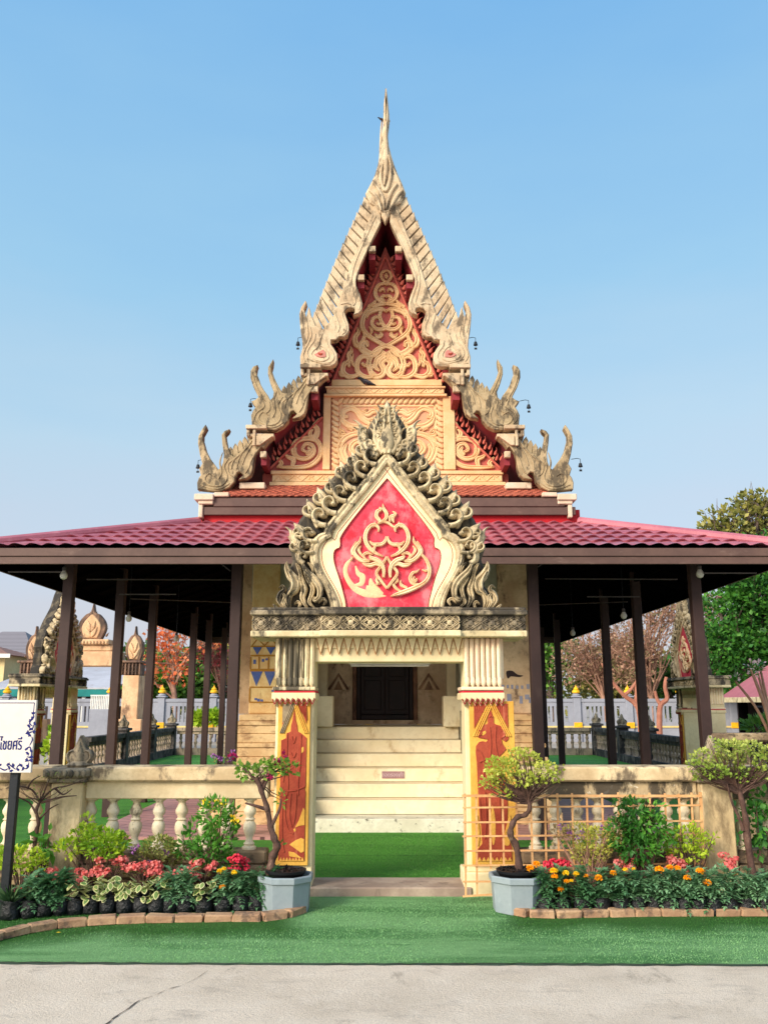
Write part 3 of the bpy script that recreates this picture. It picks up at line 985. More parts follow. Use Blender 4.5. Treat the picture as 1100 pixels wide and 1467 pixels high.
# top cluster
tp = M()
def sy(fn, dx, py, a, *r, s=1, **kw):
    for sd in (-1, 1):
        X, Z = PG(PX0 + dx * sd, py)
        aa = math.radians(a)
        ss = s
        if sd < 0:
            aa = pi - aa
            ss = -s
        if fn is leafshape:
            fn(tp, X, Z, aa, *r, **kw)
        else:
            fn(tp, X, Z, aa, *r, s=ss, **kw)
leafshape(tp, PG(PX0, 612)[0], PG(PX0, 612)[1], pi / 2, 42 * SC, 10 * SC, 7.86, .07)
leafshape(tp, PG(PX0, 652)[0], PG(PX0, 652)[1], pi / 2, 50 * SC, 14 * SC, 7.83, .07)
for py, dx, L, w in ((650, 6, 36, 8), (640, 12, 34, 7), (628, 12, 30, 7), (618, 10, 26, 6), (606, 8, 24, 6), (596, 6, 20, 5)):
    sy(flame, dx, py, 62, L * SC, w * SC, 7.85, .055, s=1, k=(1.2, -2.2))
    sy(flame, dx * .4, py + 2, 75, L * .8 * SC, w * .8 * SC, 7.82, .05, s=1)
    sy(volute, dx, py, 40, L * 1.1 * SC, w * .55 * SC, 7.82, .035, s=1, turn=10)
for py, dx in ((655, 14), (648, 22), (640, 30), (630, 30)):
    sy(flame, dx, py, 55, 38 * SC, 8 * SC, 7.86, .06, s=1)
    sy(volute, dx, py, 20, 34 * SC, 5 * SC, 7.83, .04, s=1, turn=10)
tp.build('crest_tip', m_crest, crest, smooth=True, ang=60)

# carved ornament on the red field -----------------------------------
def cp6(pts):
    return [PG(470 + x / 6.11, 690 + y / 6.11, 7.84) for x, y in pts]
def stroke(m, pts, w, y=7.845, d=.028, n=6):
    q = catmull(cp6(pts), n)
    k = len(q)
    ww = []
    for i in range(k):
        t = i / (k - 1) * (len(w) - 1)
        j = min(int(t), len(w) - 2)
        ww.append((w[j] + (w[j + 1] - w[j]) * (t - j)) / 6.11 * SC * .86)
    m.rib(q, ww, y, d)
om = M()
om.style = 'carved'
cxo = 515
for sgn in (1, -1):
    def T(pts):
        return [(cxo + (x - cxo) * sgn, y) for x, y in pts]
    stroke(om, T([(592, 440), (586, 415), (602, 390), (640, 380), (684, 420), (704, 480), (694, 540), (655, 595), (600, 635), (550, 655)]), [8, 16, 20, 22, 20, 8], d=.032)
    stroke(om, T([(618, 350), (622, 375), (645, 395)]), [3, 12, 16])
    stroke(om, T([(522, 478), (530, 520), (560, 548), (600, 552), (640, 548), (668, 520)]), [5, 16, 18, 20, 16, 6])
    stroke(om, T([(600, 548), (625, 580), (628, 620)]), [8, 14, 8])
    stroke(om, T([(515, 660), (560, 735), (606, 800), (565, 870), (515, 935)]), [12, 15, 15, 15, 12], d=.034)
    stroke(om, T([(545, 840), (542, 780), (560, 725), (600, 690), (650, 672), (668, 648)]), [12, 18, 20, 22, 20, 6], y=7.83)
    stroke(om, T([(570, 745), (610, 720), (660, 735), (700, 730), (730, 712)]), [10, 20, 22, 16, 4], y=7.838)
    stroke(om, T([(640, 640), (690, 625), (720, 650), (690, 690), (650, 690)]), [6, 16, 14, 12, 6], y=7.85)
    stroke(om, T([(668, 700), (730, 694), (782, 655), (806, 606), (780, 560), (752, 525), (745, 478)]), [12, 20, 22, 22, 18, 14, 3], d=.034)
    stroke(om, T([(812, 640), (820, 600), (790, 540), (775, 520)]), [14, 14, 10, 3])
    stroke(om, T([(728, 655), (762, 600), (740, 560)]), [10, 16, 4], y=7.85)
    stroke(om, T([(575, 900), (605, 870), (600, 840)]), [6, 14, 10], y=7.85)
stroke(om, [(440, 372), (480, 352), (530, 366), (570, 396), (612, 402)], [6, 12, 14, 12, 6])
stroke(om, [(432, 372), (452, 345), (424, 305), (432, 262), (462, 244), (448, 222)], [4, 18, 20, 20, 14, 4])
stroke(om, [(462, 352), (505, 325), (512, 280), (488, 240), (478, 192)], [6, 18, 20, 18, 2])
stroke(om, [(540, 352), (545, 310), (574, 300), (590, 280), (562, 258)], [10, 16, 18, 14, 3])
stroke(om, [(575, 360), (566, 330), (580, 300)], [6, 16, 8])
# right lower scroll (its left twin has fallen off)
stroke(om, [(818, 640), (862, 690), (886, 760), (880, 830), (840, 885), (770, 925), (690, 958), (610, 985), (545, 1004)], [12, 18, 20, 20, 20, 24, 26, 20, 3], d=.036)
stroke(om, [(856, 870), (800, 905), (740, 890), (718, 845), (740, 800), (775, 790), (800, 765)], [8, 16, 18, 18, 16, 10, 3], d=.034)
stroke(om, [(775, 850), (765, 872), (745, 860), (755, 832)], [10, 14, 14, 8], y=7.832)
stroke(om, [(690, 930), (640, 905), (634, 860)], [12, 18, 3])
stroke(om, [(820, 770), (850, 782), (880, 770)], [4, 12, 10])
stroke(om, [(640, 965), (590, 930), (570, 895)], [8, 16, 14])
stroke(om, [(212, 660), (200, 690)], [10, 12])
stroke(om, [(425, 905), (440, 880)], [12, 12])
om.build('scroll_ornament', m_orn, ped, smooth=True, ang=32)
gh = M()
for pts, w in (([(205, 675), (165, 720), (150, 780), (170, 850), (230, 930), (320, 975), (420, 995), (505, 1000)], [8, 20, 22, 24, 30, 36, 24, 4]),
               ([(240, 735), (262, 800), (300, 830), (290, 890), (230, 905)], [6, 22, 30, 26, 8]), ([(370, 845), (385, 910), (430, 960), (480, 985)], [8, 34, 40, 14]), ([(330, 940), (420, 955)], [40, 40])):
    stroke(gh, pts, w, y=7.853, d=.004)
gh.build('ornament_scar', m_ghost, ped)
# ------------------------------------------------------------------ ground
def sheet(name, pts, z, m, kind='structure'):
    return struct(M().add([(x, y, z) for x, y in pts], [tuple(range(len(pts)))]).build(name, m), kind)
ye = lambda px: G(px, 1383 + (550 - px) * .0065)[1]
GRY = mat('far_ground', c8(172, 160, 148), c8(150, 140, 126), .3, bump=.2)
sheet('ground', [(-600, -60), (600, -60), (600, 900), (-600, 900)], -.22, GRY)
sheet('pavement', [(-14, -10), (14, -10), (14, 9), (-14, 9)], 0.0, m_concrete)
# front strip of turf with its slightly ragged dark edge
rr = random.Random(9)
edge = []
x = -9.0
while x < 9.0:
    edge.append((x, 5.955 - x * .008 + rr.uniform(-.008, .008)))
    x += .09
def damp_at(x, y):
    """how wet the watered turf is in front of the two beds (0..1)"""
    best = 0
    for px0, px1, yc in ((-60, 440, lambda px: 1330 + max(0, 160 - px) * .10), (705, 1300, lambda px: 1322)):
        zc = y / 1.077
        px = 550 + x * F / zc
        if not px0 < px < px1:
            continue
        py = yc(px)
        yb = G(px, py)[1]
        d = (yb - y) + .05 * sin(x * 5.1) + .03 * sin(x * 12.7 + 1)
        e = min(1, (px - px0) / 40, (px1 - px) / 40)
        v = 1 - max(0, min(1, (d - .12) / .32))
        best = max(best, v * max(0, e) * (1 if d > -.6 else 0))
    return best
m, val = M(), []
NX, NY = 180, 40
for i in range(NX + 1):
    x = -4.5 + 9.0 * i / NX
    y0 = 5.955 - x * .008 + .006 * sin(x * 31) + .004 * sin(x * 77)
    for k in range(NY + 1):
        y = y0 + (8.35 - y0) * k / NY
        m.v.append((x, y, .012 + .004 * sin(x * 2.1 + y) * sin(y * 3.3)))
        val.append(damp_at(x, y))
for i in range(NX):
    for k in range(NY):
        a = i * (NY + 1) + k
        m.f.append((a, a + NY + 1, a + NY + 2, a + 1))
tf = struct(m.build('turf', m_turfwet, smooth=True))
at = tf.data.attributes.new('damp', 'FLOAT', 'POINT')
at.data.foreach_set('value', val)
sheet('outer_turf', [(-9, 6.0), (-4.5, 6.0), (-4.5, 8.35), (-9, 8.35)], .010, m_turf)
sheet('outer_turf', [(4.5, 5.93), (9, 5.9), (9, 8.35), (4.5, 8.35)], .010, m_turf)
rim = M()
for a, b in zip(edge, edge[1:]):
    rim.add([(a[0], a[1] - .004, .0), (b[0], b[1] - .004, .0), (b[0], b[1], .013), (a[0], a[1], .013)], [(0, 1, 2, 3)])
struct(rim.build('turf_edge', mat('turf_backing', c8(40, 56, 46), c8(34, 44, 38), 8)))
sheet('court_turf', [(-7.4, 7.95), (7.4, 7.95), (7.4, 30.5), (-7.4, 30.5)], .016, m_turfin)
struct(M().box(-7.4, 7.4, 8.36, 30.5, -.22, .0).build('court_ground', GRY))
for sx in (-1, 1):
    pts = [(1.25 * sx + .0, 11.0), (3.62 * sx, 11.0), (3.75 * sx, 22.6), (1.25 * sx, 22.6)]
    m = M()
    m.add([(x, y, z) for z in (.016, .05) for x, y in pts], [(4, 5, 6, 7), (0, 1, 5, 4), (1, 2, 6, 5), (2, 3, 7, 6), (3, 0, 4, 7)])
    struct(m.build('tiled_floor', m_tile))
# crack in the concrete
cr = catmull([G(x, y) for x, y in ((298, 1391), (282, 1402), (262, 1412), (240, 1418), (222, 1427), (200, 1434), (184, 1446), (168, 1456), (150, 1470), (120, 1490))], 5)
m = M()
vs = []
for i, (x, y) in enumerate(cr):
    w = .009 * rr.uniform(.4, 1.6) * (.45 + i / len(cr))
    vs += [(x - w * .6, y - w, .004), (x + w * .6, y + w, .004)]
m.add(vs, [(2 * i, 2 * i + 1, 2 * i + 3, 2 * i + 2) for i in range(len(cr) - 1)])
struct(m.build('pavement_crack', mat('crack_dirt', c8(70, 62, 56), c8(56, 50, 46), 20)))
# short turf fibres
def fibres(x0, x1, y0, y1, n, objs, h, z0=.012):
    ms = [M() for _ in objs]
    q = random.Random(4)
    for _ in range(n):
        x, y = q.uniform(x0, x1), q.uniform(y0, y1)
        if y < 5.962 - x * .008:
            continue
        k = 1 if len(ms) > 1 and q.random() < damp_at(x, y) else 0
        a = q.uniform(0, 2 * pi)
        w = .0022
        dx, dy = q.uniform(-.005, .005), q.uniform(-.005, .005)
        ms[k].add([(x - w * cos(a), y - w * sin(a), z0), (x + w * cos(a), y + w * sin(a), z0), (x + dx, y + dy, z0 + .002 + h * q.uniform(.5, 1))], [(0, 1, 2)])
    for m, (name, mt) in zip(ms, objs):
        struct(m.build(name, mt, fix=False), 'stuff')
l_turf = leafmat('turf_fibre', c8(100, 154, 92), c8(146, 192, 130), trans=.2)
l_turfd = leafmat('damp_turf_fibre', c8(46, 96, 34), c8(76, 132, 56), trans=.2)
l_turfin = leafmat('court_turf_fibre', c8(68, 134, 40), c8(112, 172, 70), trans=.2)
fibres(-3.6, 3.6, 5.95, 8.3, 80000, [('turf_fibres', l_turf), ('damp_turf_fibres', l_turfd)], .008)
fibres(-.75, .85, 8.3, 11.6, 22000, [('court_turf_fibres', l_turfin)], .010, .016)
sm = M()
for i in range(40):
    x0 = -.8 + i * .042
    y0 = 9.9 + .012 * sin(i * .7)
    sm.add([(x0, y0 - .006, .021), (x0 + .042, y0 - .006 + .004 * sin(i), .021), (x0 + .042, y0 + .006, .021), (x0, y0 + .006, .021)], [(0, 1, 2, 3)])
struct(sm.build('turf_seam', mat('turf_seam_backing', c8(40, 74, 34), c8(50, 88, 40), 20)))
# ------------------------------------------------------------------ the temple
temple = thing('temple', 'tall gabled temple with carved golden gable, naga bargeboards and a slender roof finial', 'temple', (0, 13, 0))
YB = 12.40
AX = 552.0                       # axis of the gable in the photograph
def PB(px, py, Y=YB):
    return P(px, py, Y)
XA = PB(AX, 400)[0]
def mir(pts):
    return [(2 * AX - x, y) for x, y in pts]

# plinth, flight of steps, landing -----------------------------------
def moulded(x0, x1, y0, y1, parent, name, m, out=-1, levels=None):
    k = M()
    zs = levels or [(-.0, .20, .30), (.20, .40, .25), (.40, .47, .28), (.47, .68, .20), (.68, .74, .23), (.74, .90, .15), (.90, 1.02, .10), (1.02, 1.08, .13), (1.08, 1.20, .06), (1.20, 1.31, .02), (1.31, 1.37, .05), (1.37, 1.46, .0)]
    for a, b, e in zs:
        if out < 0:
            k.cbox(x0 - e, x1, y0 - e * .5, y1, a + .001, b, .012)
        else:
            k.cbox(x0, x1 + e, y0 - e * .5, y1, a + .001, b, .012)
    return k.build(name, m, parent)
moulded(-1.98, -1.24, 12.25, 21.4, temple, 'plinth', m_sand, -1)
moulded(1.36, 2.06, 12.25, 21.4, temple, 'plinth', m_sand, 1)
SX0, SX1 = -1.03, 1.135
for i in range(7):
    y0 = 11.74 + .31 * i if i else 11.62
    y1 = 11.74 + .31 * (i + 1) if i < 6 else 15.3
    m = M().cbox(SX0, SX1, y0, max(y1, y0 + .3), .0 + .18 * i - (0 if i == 0 else .0) + .001, .18 * (i + 1), .008)
    m.build('step', m_plinth0 if i == 0 else m_step, temple)
# sloping side walls of the flight, piers at the top
for x0, x1 in ((SX0 - .2, SX0 - .004), (SX1 + .004, SX1 + .2)):
    m = M()
    prof = [(11.62, 0), (11.62, .36), (11.9, .55), (12.5, .98), (13.1, 1.36), (13.5, 1.5), (13.5, 0)]
    vs = [(x, y, z) for x in (x0, x1) for y, z in prof]
    n = len(prof)
    m.add(vs, [tuple(range(n)), tuple(range(2 * n - 1, n - 1, -1))] + [(i, (i + 1) % n, n + (i + 1) % n, n + i) for i in range(n)])
    m.build('stair_wall', m_wallside, temple)
for sx in (-1, 1):
    x0, x1 = (SX0 - .15, -.77) if sx < 0 else (.90, SX1 + .15)
    M().cbox(x0, x1, 13.5, 13.9, 1.262, 1.72, .012).build('stair_pier', m_step, temple)
    xx = (-1.12, -.93) if sx < 0 else (1.03, 1.22)
    M().cbox(xx[0], xx[1], 14.6, 14.8, 1.262, 4.1, .01).build('inner_pilaster', m_step, temple)
    xx = (-1.35, -1.06) if sx < 0 else (1.16, 1.45)
    M().cbox(xx[0] + (0 if sx < 0 else .02), xx[1] - (.02 if sx < 0 else 0), 13.91, 15.25, 1.262, 3.3, .01).build('side_wall', m_wallside, temple)
# painted pillars on the plinth
for sx in (-1, 1):
    xl, xr = (P(358, 960, 12.45)[0], P(398, 960, 12.45)[0]) if sx < 0 else (P(716, 960, 12.45)[0], P(760, 960, 12.45)[0])
    z0, z1, z2 = 1.46, P(550, 918, 12.45)[1], 4.2
    p = M().cbox(xl, xr, 12.45, 12.95, z0, z2, .02).build('painted_pillar', m_mosaic if sx < 0 else m_wall, temple)
    bl, oc = M(), M()
    y = 12.45
    w = xr - xl
    zz = lambda py: P(550, py, 12.45)[1]
    if sx < 0:
        def tri(m, u0, u1, ya, yb, up):
            a, b = xl + w * u0, xl + w * u1
            m.prism([(a, zz(ya)), (b, zz(ya)), ((a + b) / 2, zz(yb))], y - .006, y + .002)
        for u in (.02, .5):
            tri(bl, u + .02, u + .44, 962, 983, 0)
            tri(bl, u + .06, u + .40, 927, 938, 0)
        for ya, yb in ((983.5, 985.5), (958, 962), (938, 940.5), (925, 927), (1005, 1007)):
            oc.box(xl + .005, xr - .005, y - .008, y + .002, zz(yb), zz(ya))
        for u in (.0, .30, .64, .95):
            oc.box(xl + w * u, xl + w * (u + .05), y - .009, y + .002, zz(958), zz(941))
        for u in (0, .95):
            oc.box(xl + w * u, xl + w * (u + .05), y - .009, y + .002, zz(1005), zz(986))
        for a, b in (((.05, 925), (.25, 915)), ((.25, 915), (.5, 925)), ((.5, 925), (.75, 915)), ((.75, 915), (.95, 925))):
            oc.rib([(xl + w * a[0], zz(a[1])), (xl + w * b[0], zz(b[1]))], .008, y, .01)
        for u, yy, s in ((.12, 945, 6), (.42, 944, 4), (.55, 943, 3), (.3, 1001, 4), (.2, 1000, 3), (.42, 1002, 3), (.8, 988, 3)):
            bl.box(xl + w * u, xl + w * u + .035, y - .005, y + .002, zz(yy + s), zz(yy))
    else:
        for u, yy, s, ww in ((.02, 981, 6, .10), (.2, 981, 5, .07), (.34, 981, 6, .07), (.5, 982, 5, .08), (.66, 982, 5, .08), (.84, 980, 7, .1), (.2, 994, 13, .14), (.06, 996, 8, .06), (.6, 997, 11, .1), (.78, 995, 7, .14), (.9, 999, 8, .06)):
            bl.box(xl + w * u, xl + w * (u + ww), y - .004, y + .002, zz(yy + s), zz(yy))
        oc.prism(catmull([(xl + w * u, zz(v)) for u, v in ((.2, 962), (.4, 961), (.55, 966), (.75, 968), (.6, 970), (.35, 969), (.24, 972))], 4, True), y - .004, y + .002)
    bl.build('blue_mosaic', m_blue if sx < 0 else m_paleblue, p)
    oc.build('painted_band' if sx < 0 else 'plaster_scar', m_ochre if sx < 0 else m_wood, p)
# porch beam and upper walls under the canopy
M().cbox(-1.9, 2.05, 12.5, 12.9, 3.02, 4.25, .02).build('porch_beam', m_wallside, temple)
M().box(-2.1, -1.9, 12.96, 21.3, 1.46, 4.3).build('side_wall', m_wall, temple)
M().box(1.95, 2.15, 12.96, 21.3, 1.46, 4.3).build('side_wall', m_wall, temple)
# door wall
dw = M()
YD = 15.3
dx0, dx1, dz1 = -.40, .43, 2.9
dw.box(-1.9, dx0 - .14, YD, YD + .2, 1.262, 4.2)
dw.box(dx1 + .14, 1.95, YD, YD + .2, 1.262, 4.2)
dw.box(dx0 - .139, dx1 + .139, YD + .001, YD + .2, dz1 + .14, 4.2)
dw.box(dx0 - .139, dx1 + .139, YD - .06, YD + .2, 1.262, 1.33)
wall = dw.build('door_wall', m_doorwall, temple)
m_niche = mat('niche_plaster', c8(176, 140, 108), c8(140, 106, 82), 6, stain=c8(96, 70, 56), amt=(.5, .64), sscale=9)
m_surr = (mat('worn_surround', c8(148, 108, 84), c8(110, 78, 62), 5, stain=c8(70, 50, 42), amt=(.5, .66), sscale=7))
for a, b in ((dx0 - .138, dx0 - .07), (dx1 + .07, dx1 + .138)):
    M().cbox(a, b, YD - .05, YD + .1, 1.332, dz1 + .13, .01).build('door_jamb', m_surr, wall)
door = M()
for a, b in ((dx0 - .068, dx0), (dx1, dx1 + .068)):
    door.cbox(a, b, YD - .02, YD + .08, 1.34, dz1 + .06, .008)
door.cbox(dx0 + .001, dx1 - .001, YD - .02, YD + .08, 1.34, 1.42, .008)
door.box(dx0 - .12, dx1 + .12, YD + .085, YD + .11, 1.3305, dz1 + .13)  # unseen plate added behind the leaves to stop light leaking through the gaps
dob = door.build('door', m_wood, temple)
for a, b in ((dx0 + .003, .0145), (.0155, dx1 - .003)):
    lf = M().cbox(a, b, YD + .03, YD + .07, 1.425, dz1, .006)
    for u, v in ((1.5, 2.0), (2.06, 2.8)):
        lf.cbox(a + .06, b - .06, YD + .018, YD + .031, u, v, .01)
    lf.build('door_leaf', m_wood, dob)
tl = mat('door_edge_line', c8(84, 70, 70), rough=.6, bump=0)
m = M()
for pts in ([(dx0 + .012, dz1), (dx0 + .012, 1.44), (dx1 - .012, 1.44), (dx1 - .012, dz1)],):
    m.rib(pts, .004, YD + .026, .004)
m.build('door_trim', tl, dob)
for sx, px in ((-1, 485), (1, 614)):
    nx = P(px, 978, YD)[0]
    z0, z1 = P(px, 988, YD)[1], P(px, 966, YD)[1]
    par = None
    for k, (w, hh) in enumerate(((.19, 1.1), (.135, .86), (.075, .6))):
        m = M().prism([(nx - w, z0 - .001 * k), (nx, z0 + (z1 - z0) * hh), (nx + w, z0 - .001 * k)], YD - .02 - .014 * k, YD - .001, .010)
        m.build('triangular_niche', m_doorwall if k == 1 else m_niche, wall)
tube = thing('fluorescent_lamp', 'white fluorescent tube hanging across the top of the temple doorway', 'lamp', (0, 13.2, 2.4))
xa, xb = P(500, 952, 13.2)[0], P(617, 952, 13.2)[0]
zq = P(550, 952.5, 13.2)[1]
M().cbox(xa, xb, 13.17, 13.25, zq + .005, zq + .05, .008).build('lamp_housing', m_white, tube)
M().tube([(xa + .03, 13.21, zq - .012), (xb - .03, 13.21, zq - .012)], .014, 10).build('glass_tube', m_white, tube, smooth=True)
m = M()
for x in (xa + .2, xb - .2):
    m.tube([(x, 13.21, zq + .05), (x, 13.21, 3.3)], .006, 6)
m.build('hanger', m_rod, tube)
M().cbox(SX0 - .2, SX1 + .2, 13.0, 13.4, 3.3, 3.5, .01).build('porch_tie_beam', m_wall, temple)
# plaque on the fourth riser
plq = thing('plaque', 'small dusty pink plaque with pale lettering on the riser of the stairs', 'sign', (P(563, 1110, 12.66)[0], 12.667, .63))
ys = 11.74 + .31 * 3
x0, z0 = P(547, 1115, ys)
x1, z1 = P(579, 1105, ys)
M().cbox(x0, x1, ys - .012, ys - .001, z0, z1, .002).build('plate', m_plaque, plq)
tm = text_mesh('ถอดรองเท้า', (z1 - z0) * .72, m_plaquetx, .001)
tm.xf(Matrix.Translation(((x0 + x1) / 2, ys - .0135, (z0 + z1) / 2)) @ Matrix.Rotation(pi / 2, 4, 'X'))
tm.build('lettering', m_plaquetx, plq, fix=False)

# gable wall ----------------------------------------------------------
YG = 13.0
g = lambda pts, Y=YG: [P(x, y, Y) for x, y in pts]
gw = M()
gw.prism(g([(376, 697), (376, 680), (470, 592), (470, 556), (552, 352), (634, 556), (634, 592), (728, 680), (728, 697)]), YG + .02, YG + .25)
gable = gw.build('gable', m_gabred, temple)
def boxp(m, x0, x1, y0, y1, ya, yb, c=.008):
    a, b = P(x0, y1, ya), P(x1, y0, ya)
    m.cbox(a[0], b[0], ya, yb, a[1], b[1], c)
fr = M()
boxp(fr, 475, 633, 543.5, 552.5, YG - .03, YG + .03)
boxp(fr, 466, 638, 553, 555.5, YG - .10, YG + .03, .004)
boxp(fr, 468, 636, 555.8, 563.5, YG - .07, YG + .03, .004)
boxp(fr, 464, 640, 563.8, 567, YG - .10, YG + .03, .004)
boxp(fr, 462, 474, 567.5, 672.5, YG - .05, YG + .03)
boxp(fr, 636, 651, 567.5, 672.5, YG - .05, YG + .03)
boxp(fr, 388, 721, 674, 679, YG - .11, YG + .03, .005)
boxp(fr, 390, 719, 679.3, 690, YG - .08, YG + .03, .005)
boxp(fr, 386, 724, 690.3, 695.5, YG - .12, YG + .03, .005)
boxp(fr, 488, 623, 580, 582.5, YG - .02, YG + .03, .003)
boxp(fr, 486, 488.5, 580, 672.5, YG - .02, YG + .03, .003)
boxp(fr, 622.5, 625, 580, 672.5, YG - .02, YG + .03, .003)
fr.build('gable_moulding', m_gab, gable)
pk = M()
boxp(pk, 474.5, 635.5, 568, 673.5, YG - .005, YG + .03)
pk.build('square_panel', m_gabpink, gable)
sg = P(600, 600, YG)[0] - P(599, 600, YG)[0]
# rope borders
rp = M()
def rope(m, a, b, w, Y, n):
    for i in range(n):
        t = (i + .5) / n
        px, py = a[0] + (b[0] - a[0]) * t, a[1] + (b[1] - a[1]) * t
        an = atan2(-(b[1] - a[1]), b[0] - a[0])
        L = math.dist(a, b) / n
        x, z = P(px, py, Y)
        dx, dz = cos(an) * L * sg, sin(an) * L * sg
        nx, nz = -sin(an) * w * sg, cos(an) * w * sg
        q = catmull([(x - dx * .55 - nx, z - dz * .55 - nz), (x - dx * .15 - nx * .3, z - dz * .15 - nz * .3), (x + dx * .15 + nx * .3, z + dz * .15 + nz * .3), (x + dx * .55 + nx, z + dz * .55 + nz)], 3)
        m.rib(q, [sg * L * k for k in (.16, .28, .38, .44, .45, .44, .38, .3, .28, .16)][:len(q)], Y, .028)
rope(rp, (480.5, 672), (480.5, 573), 5, YG - .01, 13)
rope(rp, (629.5, 672), (629.5, 573), 5, YG - .01, 13)
rope(rp, (484, 574.5), (626, 574.5), 4.5, YG - .01, 18)
rp.build('rope_border', m_gab, gable, smooth=True, ang=60)
# small friezes
fz = M()
def zig(m, xa, xb, y, h, Y, n):
    for i in range(n):
        a = xa + (xb - xa) * i / n
        b = xa + (xb - xa) * (i + 1) / n
        c = (a + b) / 2
        m.rib([P(a, y + h, Y), P(c, y - h, Y)], .008, Y, .012)
        m.rib([P(c, y - h, Y), P(b, y + h, Y)], .008, Y, .012)
        leafshape(m, P(c, y + h * .6, Y)[0], P(c, y + h * .6, Y)[1], pi / 2, h * 1.1 * sg, h * .3 * sg, Y, .012)
        for s in (-1, 1):
            leafshape(m, P(c + s * (b - a) * .12, y - h * .1, Y)[0], P(c, y - h * .1, Y)[1], pi / 2 - s * 1.1, (b - a) * .3 * sg, h * .22 * sg, Y, .01)
zig(fz, 470, 634, 559.7, 3.2, YG - .07, 10)
fz.build('small_frieze', m_gab, gable)
fz = M()
zig(fz, 392, 717, 684.6, 4.2, YG - .08, 16)
fz.build('small_frieze', m_gab, gable)
# tympanum edging lines and flame borders
ed = M()
for pts in ([(552, 367), (478, 545)], mir([(552, 367), (478, 545)])):
    ed.rib([P(x, y, YG) for x, y in pts], .022, YG - .01, .03)
for pts in ([(464, 598), (389, 672)], mir([(464, 598), (389, 672)])):
    ed.rib([P(x - (2 if x < 552 else -2), y, YG) for x, y in pts], .02, YG - .01, .03)
ed.build('edge_strip', m_flred, gable)
fb = M()
for sd in (-1, 1):
    for i in range(26):
        t = (i + .5) / 26
        px, py = 551 + (475 - 551) * t, 368 + (548 - 368) * t
        x, z = P(px - 5.5, py - 1, YG)
        if sd > 0:
            x = 2 * P(AX, py, YG)[0] - x
        a = math.radians(135 - 20) if sd < 0 else math.radians(45 + 20)
        flame(fb, x, z - .05, a, .15, .042, YG - .01, .03, s=-sd, k=(-.3, 1.6))
    fb.build('flame_border', m_flred, gable, smooth=True, ang=60)
    fb = M()
    for i in range(9):
        t = (i + .5) / 9
        px, py = 462 + (389 - 462) * t, 596 + (668 - 596) * t
        x, z = P(px - 3, py - 3, YG)
        if sd > 0:
            x = 2 * P(AX, py, YG)[0] - x
        for dx in (-.04, 0.03):
            flame(fb, x + dx, z - .01 + .02, math.radians(96 if sd < 0 else 84), .14, .03, YG, .025, s=-sd)
    fb.build('flame_border', m_flred, gable, smooth=True, ang=60)
    fb = M()

